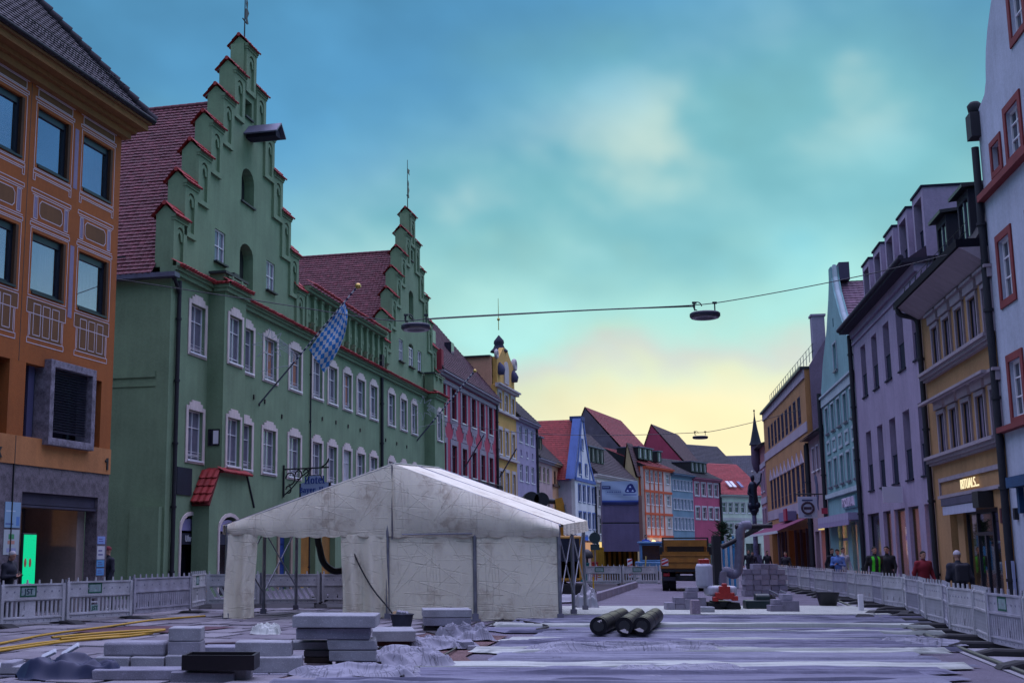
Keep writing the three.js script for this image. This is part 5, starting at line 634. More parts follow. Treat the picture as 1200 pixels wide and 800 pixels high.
{ gableEnd('beige_gable_house', 'narrow beige house showing its stepped side beside the orange corner house', [31.25, 159.2], [32.55, 158.6], 11.2, 0.5, 15.4, 3, plaster(0.5, 0.36, 0.2), tileMat(0.1, 0.04, 0.05), 64); }
{ const orw = plaster(0.6, 0.1, 0.035), pale = plaster(0.64, 0.5, 0.47);
  const g = rowHouse('orange_corner_house', 'orange red corner house with pale panels between its windows', [33.88, 160], [39.41, 168.51], { wall: pale, side: orw, H: 12.7, D: 11, xs: [0.9, 2.4, 3.95, 5.5], w: 0.95, rows: [10.75, 7.85, 4.9].flatMap((y) => [{ y, h: 1.35 }, { y, h: 1.35, w: 1.4, xs: [8.2], cols: 3 }]), sur: 'plain', sw: 0.1, sm: plaster(0.5, 0.42, 0.4), roof: tileMat(0.3, 0.04, 0.045), rise: 2.6, eave: orw, bands: [[9.4, 9.7, 0.1, orw], [6.5, 6.8, 0.1, orw], [3.6, 3.9, 0.1, orw]], dormers: [[0.6, 1.5, 13.7, 1.5], [2.4, 1.5, 13.7, 1.5], [4.2, 1.5, 13.7, 1.5], [7.6, 1.4, 13.7, 1.4]], shops: [[1, 9.4, 3.2, mat([0.35, 0.1, 0.06])]] });
  for (const x of [0.05, 1.98, 3.52, 5.1, 6.8]) gb().box(x, 3.9, 0.002, x + 0.3, 12.3, 0.08).mesh('orange_strip', orw, g);
  for (const [x, y, r] of [[2.0, 3.0, 0.5], [5.2, 2.9, 0.3]]) { gb().sphere([x, y, 0.3], r * 0.6).mesh('wall_lamp', new THREE.MeshStandardMaterial({ color: 0x403010, emissive: new THREE.Color(1, 0.72, 0.3), emissiveIntensity: 1.6 }), g); const l = new THREE.PointLight(new THREE.Color(1, 0.65, 0.3), 3); l.position.set(x, y, 1.2); l.castShadow = true; g.add(l); }
}
rowHouse('slate_blue_house', 'slate blue house with rows of pale shutters', [39.41, 168.51], [43.87, 174.65], { wall: plaster(0.17, 0.27, 0.36), H: 12.3, D: 11, xs: [0.5, 1.7, 2.9, 4.1, 5.3, 6.5], w: 0.8, rows: [{ y: 10.1, h: 1.35, cols: 1 }, { y: 7.5, h: 1.4, cols: 1 }, { y: 4.75, h: 1.6, cols: 1 }], sur: 'plain', sw: 0.14, sm: plaster(0.36, 0.38, 0.46), pane: mat([0.3, 0.32, 0.42], { tex: null, rough: 0.2 }), roof: tileMat(0.045, 0.032, 0.045), rise: 2.8, eave: plaster(0.1, 0.16, 0.24), shops: [[0.8, 6.8, 3.2]] });
{ const pk = plaster(0.44, 0.07, 0.15);
  rowHouse('rose_bay_house', 'rose pink house with white windows and dark dormered roof', [43.87, 174.65], [49.41, 181.26], { wall: pk, H: 12.1, D: 11, xs: [0.6, 2.7, 4.8, 6.8], w: 1.25, rows: [{ y: 9.65, h: 1.75 }, { y: 6.4, h: 1.6 }], sur: 'plain', sw: 0.22, sm: plaster(0.5, 0.45, 0.52), roof: tileMat(0.03, 0.025, 0.035), rise: 3, eave: plaster(0.3, 0.1, 0.16), dormers: [[1.4, 1.1, 13, 1.4], [2.7, 1.1, 13, 1.4], [4, 1.1, 13, 1.4], [5.3, 1.1, 13, 1.4]], frame: mat([0.55, 0.5, 0.55], { tex: null }), pipe: 8.5, shops: [[1, 7.4, 3]] });
  gableEnd('rose_gable_house', 'large rose pink gable end rising above the slate blue house', [38.6, 189.5], [47.6, 185.3], 12.2, 3.0, 20.8, 20, plaster(0.42, 0.06, 0.12), tileMat(0.08, 0.03, 0.04), 71);
}
{ const g = rowHouse('pale_corner_house', 'pale green white corner house with bright red roof closing the street', [49.41, 181.26], [57.5, 185.5], { wall: plaster(0.6, 0.66, 0.56), H: 10.0, D: 12, xs: [0.4, 1.6, 2.8, 4.0, 5.3, 6.6], w: 0.8, rows: [{ y: 7.4, h: 1.5, cols: 1 }, { y: 4.3, h: 1.6, cols: 1 }], sur: 'plain', sw: 0.12, sm: plaster(0.5, 0.5, 0.5), roof: tileMat(0.36, 0.04, 0.045), rise: 5.0, eave: plaster(0.4, 0.42, 0.4), bands: [[6.3, 6.7, 0.12]], shops: [[1, 3.6, 3], [4.6, 7.6, 3]], pipe: 0.1 });
  for (const u of [2.4, 3.2, 4.6]) gb().hexa([[u, 11.15, -0.45], [u + 0.55, 11.15, -0.45], [u + 0.55, 12.0, -1.4], [u, 12.0, -1.4]], [[u, 11.25, -0.4], [u + 0.55, 11.25, -0.4], [u + 0.55, 12.1, -1.35], [u, 12.1, -1.35]]).mesh('skylight', u > 4 ? mat([0.04, 0.06, 0.2], { tex: null, rough: 0.1 }) : M.frame, g);
  rowHouse('dark_roofed_hall', 'pale yellow hall with a broad dark roof far down the street', [58, 231], [76, 226], { wall: plaster(0.45, 0.34, 0.1), H: 14.2, D: 14, xs: [2, 6, 10, 14], w: 1.6, rows: [{ y: 8, h: 2.4 }, { y: 3.5, h: 2.4 }], sm: greyTrim, roof: tileMat(0.05, 0.05, 0.08), rise: 5.6, eave: greyTrim });
  const F2 = tileMat(0.04, 0.035, 0.05); rowHouse('brown_roofed_house', 'house with long dark brown roof behind the rose house', [50, 196], [60, 203], { wall: plaster(0.25, 0.15, 0.15), H: 13, D: 12, xs: [2, 5, 8], w: 1.3, rows: [{ y: 9.6, h: 1.8 }], roof: F2, rise: 6.2, eave: greyTrim });
  rowHouse('mauve_roofed_house', 'house with dull mauve gable roof peeping over the small lilac house', [9, 134], [13, 142], { wall: plaster(0.3, 0.25, 0.32), H: 15.6, D: 12, xs: [2, 5], w: 1.2, rows: [{ y: 12, h: 1.6 }], roof: tileMat(0.12, 0.05, 0.07), rise: 5.0, eave: greyTrim });
}

// the square goes on behind the camera: plain fronts that shut off the low sky there
rowHouse('square_house', 'pale grey house closing the square opposite the marquee', [16, -17], [1, -20], { wall: plaster(0.2, 0.18, 0.2), H: 13.5, D: 9, xs: [1.5, 4.5, 7.5, 10.5], w: 1.4, rows: [{ y: 4.5, h: 2 }, { y: 8.5, h: 2 }], roof: tileMat(0.12, 0.05, 0.06), rise: 5.5, eave: greyTrim });
rowHouse('square_house', 'ochre house closing the square beside the pale grey one', [1, -20], [-14, -21], { wall: plaster(0.24, 0.16, 0.1), H: 14.5, D: 9, xs: [1.5, 4.5, 7.5, 10.5], w: 1.4, rows: [{ y: 4.5, h: 2 }, { y: 8.5, h: 2 }], roof: tileMat(0.12, 0.05, 0.06), rise: 6, eave: greyTrim });
rowHouse('square_house', 'brick red house at the near left corner of the square', [-14, -21], [-29, -14], { wall: plaster(0.22, 0.1, 0.08), H: 14, D: 9, xs: [1.5, 4.5, 7.5, 10.5], w: 1.4, rows: [{ y: 4.5, h: 2 }, { y: 8.5, h: 2 }], roof: tileMat(0.12, 0.05, 0.06), rise: 6, eave: greyTrim });
rowHouse('square_house', 'dull green house between the brick red and the orange building', [-29, -14], [-17.5, 8], { wall: plaster(0.14, 0.17, 0.13), H: 13.5, D: 9, xs: [1.5, 5, 8.5, 12, 16, 20], w: 1.4, rows: [{ y: 4.5, h: 2 }, { y: 8.5, h: 2 }], roof: tileMat(0.12, 0.05, 0.06), rise: 6, eave: greyTrim });
rowHouse('square_house', 'grey house continuing the line of the white red trimmed house', [14.4, 22.5], [16, -17], { wall: plaster(0.2, 0.19, 0.22), H: 13, D: 9, xs: [2, 8, 14, 20, 26, 32], w: 1.4, rows: [{ y: 4.5, h: 2 }, { y: 8.5, h: 2 }], roof: tileMat(0.12, 0.05, 0.06), rise: 6, eave: greyTrim });

// ================================================================ the building site
// paving slabs on the left, laid along the street
{
  const area = new THREE.Group(); area.name = 'pavement'; struct(area); scene.add(area);
  const bed = gb().shape([[-13, 12], [-0.4, 12], [1.2, 24], [3.0, 46], [-7.5, 46], [-12, 30]].map(([x, f]) => [x, f]), [], 0, 0.006).geo(); bed.rotateX(-Math.PI / 2); boxUV(bed); mk('slab_bed', bed, mat([0.03, 0.025, 0.04], { tex: 'speckle' }), area);
  const r = rng(77), ms = [0, 1, 2, 3].map((i) => mat([0.21 + 0.04 * i, 0.19 + 0.04 * i, 0.23 + 0.04 * i], { tex: 'speckle', size: 1.7 + 0.3 * i, rough: 0.85 }));
  const geos = [0, 1, 2].map((i) => { const g = boxUV(prep(new RoundedBoxGeometry(0.71 - 0.012 * i, 0.08, 1.28 - 0.03 * i, 1, 0.012))); return g; });
  const s = Math.sin(0.33), c = Math.cos(0.33); let n = 0; const cand = [];
  for (let j = 0; j < 30; j++) for (let i = -24; i < 10; i++) {
    const a = i * 0.8 + (j % 2) * 0.4, b = 13 + j * 1.4, X = -2.5 + (a * c) + ((b - 25) * s), F = 25 - a * s + (b - 25) * c;
    const px = CX + 1471 * X / F; if (px < -60 || X > 0.2 + (F - 22) * 0.07 || F < 16 || X < -8.6 - (F - 28) * 0.2 || F > 38 || (px > 430 && F < 23)) continue;
    cand.push([X, F]);
  }
  cand.sort((p, q) => p[1] - q[1]);
  for (const [X, F] of cand.slice(0, 300)) { const m = mk('slab', geos[r() * 3 | 0], ms[r() * 4 | 0], area); m.position.set(X, 0.002 + 0.03 * r(), -F); m.rotation.set((r() - 0.5) * 0.006, -0.33 + (r() - 0.5) * 0.004, (r() - 0.5) * 0.008); }
}
const flat = (pts, y, m, name, par) => { const g = gb().shape(pts, [], 0, 0.004).geo(); g.rotateX(-Math.PI / 2); g.translate(0, y, 0); boxUV(g); return mk(name, g, m, par); };
struct(flat([[-2.4, 15], [1.6, 15], [1.4, 21], [2.6, 26], [0.6, 27], [-0.9, 22]], 0.03, mat([0.2, 0.12, 0.12], { tex: 'soil', size: 3, bump: 0.03, bumpSize: 1 }), 'dirt_patch'));
struct(flat([[-6.6, 26.5], [-4.2, 26.4], [-3.2, 28.4], [-5.6, 28.8]], 0.074, mat([0.14, 0.07, 0.1], { tex: 'soil', size: 2 }), 'mud_patch'));
{ const a = onGround(548, 722.5), b = onGround(1046, 722.5), c = onGround(1000, 712), d = onGround(560, 712.5); const m = gb().shape([a, b, c, d], [], 0, 0.07).geo(); m.rotateX(-Math.PI / 2); boxUV(m); struct(mk('concrete_strip', m, mat([0.66, 0.69, 0.62], { tex: 'speckle', size: 1.2, bump: 0.02, bumpSize: 0.6 }))); }
{ const a = onGround(965, 700), b = onGround(1260, 820), c = onGround(1330, 770), d = onGround(1010, 690); struct(flat([a, b, c, d], 0.012, mat([0.4, 0.39, 0.44], { tex: 'speckle', size: 2 }), 'footway'));
  const e = [a, b].map(([x, f]) => [x + 0.15, f]); gb().cyl([e[0][0], 0.025, -e[0][1]], [e[1][0], 0.025, -e[1][1]], 0.05, 0.05, 6).mesh('drain_channel', M.dark); struct(scene.children[scene.children.length - 1]); }
{ const a = onGround(640, 700), b = onGround(735, 688), c = onGround(745, 684), d = onGround(660, 684); struct(flat([a, b, c, d], 0.006, mat([0.03, 0.022, 0.035], { tex: 'soil' }), 'trench'));
  const p = onGround(697, 706), q = onGround(748, 688), n = 9; for (let i = 0; i < n; i++) { const t0 = i / n, t1 = (i + 0.97) / n, A = [lerp(p[0], q[0], t0), lerp(p[1], q[1], t0)], B = [lerp(p[0], q[0], t1), lerp(p[1], q[1], t1)]; const k = front('kerb_stone', 'low grey kerb stone edging the dark trench near the truck', 'kerb', [A[0], A[1]], [B[0], B[1]], 'kerb stones along the trench'); gb().rbox(0, 0, -0.2, k.L, 0.28, 0, 0.02).mesh('stone', mat([0.26, 0.23, 0.3], { tex: 'speckle' }), k); } }

// white fleece sheets rolled out across the middle, with long ridges where they have slipped
{
  const r = rng(5), mats = [mat([0.22, 0.225, 0.3], { tex: 'cloth', size: 2.2, rough: 0.75, bump: 0.03, bumpTex: 'long', bumpSize: 2.4 }), mat([0.46, 0.49, 0.45], { tex: 'cloth', size: 2.6, rough: 0.6, bump: 0.012, bumpTex: 'long', bumpSize: 2 }), mat([0.18, 0.18, 0.26], { tex: 'cloth', size: 1.8, rough: 0.8, bump: 0.035, bumpTex: 'long', bumpSize: 2.1 })];
  const rowsF = [[14.2, 17.0, 0], [16.9, 18.6, 2], [18.5, 19.35, 1], [19.2, 21.6, 0], [21.5, 22.3, 1], [22.2, 24.2, 2], [24.1, 24.9, 1], [24.8, 26.6, 0], [26.5, 27.2, 1], [27.1, 29.0, 2], [28.9, 30.1, 1], [30.0, 31.4, 0], [31.3, 34.9, 2]];
  const names = ['frontmost', 'second', 'third'];
  rowsF.forEach(([f0, f1, k], n) => {
    const xl = n < 3 ? -1.6 + 0.9 * n : 0.4 + 0.35 * n + r() * 0.5 - (n > 8 ? 1.2 : 0), xr = 1.3 + 0.18 * (f0 + f1) + r() * 0.7, nx = 72, nf = Math.max(14, Math.round((f1 - f0) / 0.014)), ridges = [];
    for (let i = 0; i < 2 + (f1 - f0) * 6; i++) ridges.push([lerp(f0, f1, r()), 0.012 + 0.05 * Math.pow(r(), 3), 0.014 + 0.03 * r(), r() * 10, 0.5 + r()]);
    const pos = [], idx = [], uv = [], base = 0.035 + 0.012 * (n % 3);
    for (let i = 0; i <= nx; i++) for (let j = 0; j <= nf; j++) {
      const t = i / nx, q = j / nf, edge = (fbm(t * 7, n, 3, 3) - 0.5) * 0.1, x = lerp(xl + (fbm(q * 4, n + 5, 8, 3) - 0.5) * 1.6, xr + (fbm(q * 4, n + 9, 8, 3) - 0.5) * 1.6, t), f = lerp(f0 + edge, f1 + edge * 0.6, q) + 0.028 * (x - 4) * ((n * 7 % 5) / 2 - 1);
      let h = base + 0.008 * fbm(x * 1.3, f * 3, n, 3);
      for (const [rf, A, w, ph, sp] of ridges) { const wob = (fbm(x * 0.2 * sp + ph, rf, 2, 2) - 0.5) * 0.34 + 0.012 * (x - 4) * Math.sin(ph), amp = A * (0.25 + 0.75 * smooth(0.3, 0.6, fbm(x * 0.3 + ph, rf * 3, 6, 2))); h += amp * Math.exp(-Math.pow((f - rf - wob) / w, 2)); }
      const cr = Math.min(q, 1 - q, t * 6, (1 - t) * 6); h += 0.05 * Math.exp(-cr * (f1 - f0) * 16) * smooth(0.25, 0.6, fbm(x * 1.1, n * 3, 1, 2)); if (cr < 0.004) h = 0.028;
      pos.push(x, h, -f); uv.push(x, f);
    }
    for (let i = 0; i < nx; i++) for (let j = 0; j < nf; j++) { const a = i * (nf + 1) + j, b = a + nf + 1; idx.push(a, b, a + 1, b, b + 1, a + 1); }
    const g = new THREE.BufferGeometry(); g.setAttribute('position', new THREE.BufferAttribute(new Float32Array(pos), 3)); g.setAttribute('uv', new THREE.BufferAttribute(new Float32Array(uv), 2)); g.setIndex(idx); g.computeVertexNormals();
    tag(mk('fleece_sheet', g, mats[k]), ['grey white fleece sheet lying in long ridges across the site', 'brighter white fleece strip lying between the grey sheets', 'lavender grey fleece sheet with rumpled folds across the site'][k], 'ground sheet', ['grey white fleece sheets', 'bright fleece strips', 'lavender fleece sheets'][k]);
  });
}
function crumple(name, label, X, F, rx, rf, h, m, seed, turn = 0, sheet = 0.4) {   // a heap of crumpled sheeting
  const n = 84, pos = [], idx = [], uv = [];
  for (let i = 0; i <= n; i++) for (let j = 0; j <= n; j++) { const u = i / n * 2 - 1, v = j / n * 2 - 1, d = Math.sqrt(u * u + v * v), e = smooth(1, 0.72, Math.max(Math.abs(u), Math.abs(v)) + (fbm(u * 3 + seed, v * 3, 2, 2) - 0.5) * 0.25), k = fbm(u * 1.5 + seed, v * 2.1 + seed, 4, 2), z = 1 - Math.abs(2 * fbm(u * 2.4 + v * 1.2 + seed * 3, v * 3.6 - u * 0.9, 7, 3) - 1), f2 = Math.sin((u * 3.2 + v * 6 + 5 * fbm(u * 1.3 + seed, v * 1.3, 3, 2)) * 1.6), y = e * h * (0.04 + 0.3 * smooth(0.25, 0.8, k) + 0.42 * z * z * z + 0.06 * f2 + (name === 'silver_wrapped_bundle' ? 0.55 : 0.12) * Math.exp(-d * d * 3.5)); pos.push(u * rx * (0.8 + 0.4 * fbm(v * 2 + seed, 1, 2, 2)), y + 0.02, v * rf * (0.8 + 0.4 * fbm(u * 2 + seed, 5, 2, 2))); uv.push(u * rx, v * rf + y); }
  for (let i = 0; i < n; i++) for (let j = 0; j < n; j++) { const a = i * (n + 1) + j, b = a + n + 1; idx.push(a, a + 1, b, b, a + 1, b + 1); }
  const g = new THREE.BufferGeometry(); g.setAttribute('position', new THREE.BufferAttribute(new Float32Array(pos), 3)); g.setAttribute('uv', new THREE.BufferAttribute(new Float32Array(uv), 2)); g.setIndex(idx); g.computeVertexNormals();
  const o = tag(mk(name, g, m), label, 'sheet'); o.position.set(X, 0.03, -F); o.rotation.y = turn; return o;
}
const fleece = mat([0.29, 0.29, 0.36], { tex: 'cloth', size: 1.2, rough: 0.7, bump: 0.05, bumpTex: 'crease', bumpSize: 0.9 });
{ const at = (px, py) => onGround(px, py);
  let p = at(470, 783); crumple('crumpled_fleece', 'crumpled fleece edge pulled up beside the dark pallet', p[0], p[1], 0.75, 0.7, 0.34, fleece, 3, 0.3);
  p = at(545, 752); crumple('crumpled_fleece', 'crumpled fleece heap in front of the tent wall', p[0], p[1], 0.55, 0.5, 0.42, fleece, 8, 0.1);
  p = at(505, 762); crumple('crumpled_fleece', 'bunched fleece between the tub and the broken blocks', p[0], p[1], 0.8, 0.6, 0.28, fleece, 14, 0.5);
  p = at(420, 795); crumple('crumpled_fleece', 'torn fleece lying round the foot of the tall slab stack', p[0], p[1], 0.9, 0.5, 0.2, fleece, 21, 0);
  p = at(735, 766); crumple('rolled_fleece_edge', 'long rolled fleece edge lying in front of the black rolls', p[0], p[1], 1.9, 0.35, 0.2, fleece, 27, 0.05);
  p = at(800, 790); crumple('rolled_fleece_edge', 'fleece folded over itself near the front of the site', p[0], p[1], 1.1, 0.6, 0.12, fleece, 33, 0.2);
  p = at(1082, 758); crumple('rolled_fleece_edge', 'ragged fleece end beside the drain channel', p[0], p[1], 0.8, 0.25, 0.14, fleece, 39, -0.4);
  p = at(312, 745); crumple('plastic_film', 'scrap of white plastic film behind the slab stacks', p[0], p[1], 0.3, 0.34, 0.26, mat([0.5, 0.53, 0.5], { tex: null, rough: 0.35, bump: 0.04, bumpTex: 'crease', bumpSize: 0.8 }), 45);
}

// concrete slabs and blocks; [px left, px right, py top, py bottom] of the face towards the camera, its distance, its depth
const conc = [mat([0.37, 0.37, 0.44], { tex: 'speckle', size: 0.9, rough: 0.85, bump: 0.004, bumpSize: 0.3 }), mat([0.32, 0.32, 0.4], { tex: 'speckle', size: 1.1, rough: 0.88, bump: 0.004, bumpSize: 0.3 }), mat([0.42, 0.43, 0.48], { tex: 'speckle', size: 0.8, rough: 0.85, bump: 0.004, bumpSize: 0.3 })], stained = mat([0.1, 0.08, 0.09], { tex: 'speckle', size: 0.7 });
function block(px0, px1, py0, py1, F, depth, label, m, o = {}) {
  const a = atF(px0, py1, F), b = atF(px1, py0, F), w = b[0] - a[0], y0 = Math.max(0.03, a[1]), h = b[1] - y0;
  const g = boxUV(prep(new RoundedBoxGeometry(w, h, depth, 2, o.r || 0.018))); const q = g.attributes.position, r = rng(px0 * 31 + py0); const ch = o.chip ?? 0.012;
  for (let i = 0; i < q.count; i++) { const k = (fbm(q.getX(i) * 9 + px0, q.getY(i) * 9 + py0, q.getZ(i) * 9, 2) - 0.5) * ch * 2; q.setX(i, q.getX(i) + k); q.setY(i, q.getY(i) + k * 0.5); }
  const s = tag(mk(o.name || 'concrete_slab', g, m || conc[Math.floor(px0 + py0 + 1000) % 3]), label, o.cat || 'slab', o.group); s.position.set((a[0] + b[0]) / 2, y0 + h / 2, -(F + depth / 2)); s.rotation.y = o.turn || 0; return s;
}
{
  const grp = { group: 'concrete slabs stacked on the paving' };
  // low heap at the front
  block(107, 281, 784.5, 797, 16.9, 0.5, 'long thin concrete kerb lying in front of the low block rows', null, { turn: 0.05 });
  block(110, 151, 770, 784.3, 17.6, 0.5, 'small concrete block, outermost of the row under the chamfered block', null); block(152, 192, 770, 784.3, 17.6, 0.5, 'small concrete block, middle of the row under the chamfered block', null); block(193, 234, 768, 784, 17.6, 0.5, 'small concrete block carrying the two stacked cubes', null);
  block(120, 193, 752, 769.8, 17.75, 0.42, 'chamfered concrete block lying on the low row', null, { r: 0.05 });
  block(196, 235, 751.5, 767.8, 17.75, 0.46, 'concrete cube under another cube on the low row', null); block(196, 235, 735.5, 751.3, 17.75, 0.46, 'concrete cube, topmost on the low row', null, { turn: 0.03 });
  block(198, 275, 788, 801, 16.7, 0.6, 'broken concrete piece under the black tray', conc[1], { chip: 0.05 }); block(232, 291, 783, 797, 16.8, 0.55, 'pale concrete slab in front of the black tray', conc[2], { turn: -0.06 });
  block(290, 353, 770, 788.5, 17.7, 0.5, 'concrete block under the loose block by the stained stack', null); block(315, 354, 789, 803, 17.6, 0.5, 'lowest concrete block beside the stained stack', null); block(276, 314, 789, 803, 17.6, 0.5, 'lowest concrete block half under the black tray', null); block(262, 289, 772, 788.5, 17.8, 0.45, 'concrete block behind the black tray', null);
  block(275, 341, 752, 769.6, 17.9, 0.45, 'loose concrete block lying on top beside the black tray', conc[2]); block(236, 290, 758, 769, 19.2, 0.6, 'flat grey slab lying behind the low rows', conc[1]);
  { const a = atF(215, 784, 16.75), b = atF(300, 768, 16.75), t = thing('black_tray', 'shallow black plastic tray resting on the concrete blocks', 'tray', [(a[0] + b[0]) / 2, Math.max(0.2, a[1]), 16.9]); t.rotation.y = -0.03; const w = (b[0] - a[0]) / 2; const bm = mat([0.008, 0.007, 0.012], { tex: 'rough', rough: 0.4 }); gb().box(-w, 0, -0.3, w, 0.02, 0.3).mesh('base', bm, t); gb().box(-w, 0.02, 0.26, w, 0.19, 0.3).mesh('side', bm, t); gb().box(-w, 0.02, -0.3, w, 0.19, -0.26).mesh('side', bm, t); gb().box(-w, 0.02, -0.259, -w + 0.04, 0.19, 0.259).mesh('side', bm, t); gb().box(w - 0.04, 0.02, -0.259, w, 0.19, 0.259).mesh('side', bm, t); }
  // the tall stack
  block(345, 443, 721, 735.5, 18.2, 0.95, 'topmost slab of the tall slab stack', conc[2], { turn: -0.08 }); block(347, 434, 736, 749, 18.3, 0.8, 'second slab of the tall slab stack', null, { chip: 0.03 }); block(383, 441, 749.5, 762, 18.3, 0.7, 'third slab of the tall slab stack', null, { chip: 0.03 }); block(385, 441, 762.3, 775, 18.3, 0.7, 'lowest slab of the tall slab stack', null);
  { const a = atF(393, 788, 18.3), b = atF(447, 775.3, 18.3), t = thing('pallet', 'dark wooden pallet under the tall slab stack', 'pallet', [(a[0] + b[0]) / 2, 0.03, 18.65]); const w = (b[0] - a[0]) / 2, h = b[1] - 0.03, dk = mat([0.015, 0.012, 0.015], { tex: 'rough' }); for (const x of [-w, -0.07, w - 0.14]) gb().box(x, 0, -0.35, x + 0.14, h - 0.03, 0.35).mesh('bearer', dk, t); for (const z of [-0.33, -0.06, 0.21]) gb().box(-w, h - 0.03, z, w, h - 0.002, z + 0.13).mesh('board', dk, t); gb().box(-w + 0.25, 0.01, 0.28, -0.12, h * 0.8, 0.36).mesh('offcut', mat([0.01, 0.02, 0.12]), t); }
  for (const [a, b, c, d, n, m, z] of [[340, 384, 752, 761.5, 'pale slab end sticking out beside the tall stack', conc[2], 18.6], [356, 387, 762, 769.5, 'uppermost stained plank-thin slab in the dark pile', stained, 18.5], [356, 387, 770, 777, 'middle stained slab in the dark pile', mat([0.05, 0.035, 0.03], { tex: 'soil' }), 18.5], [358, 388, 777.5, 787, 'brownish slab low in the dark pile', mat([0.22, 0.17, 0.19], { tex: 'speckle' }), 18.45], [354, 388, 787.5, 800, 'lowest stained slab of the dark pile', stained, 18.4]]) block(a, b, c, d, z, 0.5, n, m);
  block(0, 14, 776, 784, 17.4, 0.6, 'short slab end on top of the stack by the blue tarp', null); block(-60, 33, 781, 790, 17.4, 0.7, 'wide slab, uppermost beside the blue tarp', null); block(-60, 31, 790.5, 800, 17.4, 0.7, 'wide slab, lowest beside the blue tarp', conc[1]);
  // slabs by the tent
  block(436, 486, 739, 752, 21.6, 1.2, 'single pale slab lying on timber in front of the tub', conc[2], { turn: 0.02 }); block(437, 480, 752.2, 757, 21.7, 0.9, 'brown timber bearer under the single pale slab', mat([0.1, 0.035, 0.03], { tex: 'soil' }), { name: 'timber_bearer', cat: 'timber' });
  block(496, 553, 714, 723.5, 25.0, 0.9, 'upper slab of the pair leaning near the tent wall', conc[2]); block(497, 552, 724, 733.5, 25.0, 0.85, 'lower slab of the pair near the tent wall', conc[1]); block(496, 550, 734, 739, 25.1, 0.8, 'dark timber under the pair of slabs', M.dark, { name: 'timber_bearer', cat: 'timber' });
  block(540, 556, 750, 762, 22.3, 0.25, 'broken concrete lump on the fleece', null, { chip: 0.08, turn: 0.4, name: 'broken_block', cat: 'block' }); block(551, 562, 756, 763, 22.2, 0.2, 'smaller broken lump leaning on the first', null, { chip: 0.06, turn: -0.5, name: 'broken_block', cat: 'block' });
  { const p = onGround(471, 738.5), t = thing('mortar_tub', 'dark grey mortar tub full of rubble before the tent', 'tub', [p[0], 0.035, p[1]]); gb().lathe([[0, 0], [0.19, 0], [0.2, 0.02], [0.255, 0.3], [0.275, 0.31], [0.275, 0.33], [0.24, 0.33], [0.19, 0.05], [0, 0.05]], [0, 0, 0], 24).mesh('tub', mat([0.05, 0.055, 0.085], { tex: 'rough', size: 0.5 }), t); const r = rng(3); for (let i = 0; i < 12; i++) { const g = new THREE.DodecahedronGeometry(0.04 + 0.04 * r(), 0); g.translate((r() - 0.5) * 0.34, 0.29 + 0.06 * r(), (r() - 0.5) * 0.34); gb().add(g).mesh('rubble', i % 4 ? conc[0] : mat([0.3, 0.2, 0.1]), t); } }
  // tarp bundle with straps
  { const p = onGround(88, 797); crumple('blue_tarp', 'navy blue tarpaulin bundle in front of the slab rows', p[0], p[1], 0.7, 0.5, 0.36, mat([0.012, 0.02, 0.075], { tex: 'cloth', rough: 0.5 }), 51); const q = onGround(85, 792); for (const [x, y, w, c, t] of [[-0.35, 0.3, 0.22, [0.6, 0.64, 0.7], 0.4], [-0.05, 0.36, 0.28, [0.62, 0.66, 0.72], 0.5], [-0.1, 0.22, 0.12, [0.45, 0.2, 0.03], 0.2], [-0.45, 0.16, 0.14, [0.5, 0.22, 0.03], 0.3]]) { const b = tag(gb().rbox(-w / 2, -0.02, -0.05, w / 2, 0.02, 0.05, 0.01).mesh('scrap', mat(c, { tex: 'cloth' })), c[2] > 0.3 ? 'white scrap lying in the navy tarpaulin' : 'orange scrap lying in the navy tarpaulin', 'scrap', c[2] > 0.3 ? 'white scraps' : 'orange scraps'); b.position.set(q[0] + x, y, -q[1]); b.rotation.set(0.5, 0.2, t); } }
  // timber boards near the paving
  { const t = thing('timber_board', 'thin dark board lying on the paving behind the blocks', 'board', [...(() => { const p = onGround(285, 757); return [p[0], 0.05, p[1]]; })()]); t.rotation.y = 0.35; gb().box(-0.9, 0, -0.1, 0.9, 0.03, 0.1).mesh('board', mat([0.1, 0.07, 0.09], { tex: 'rough' }), t); }
}
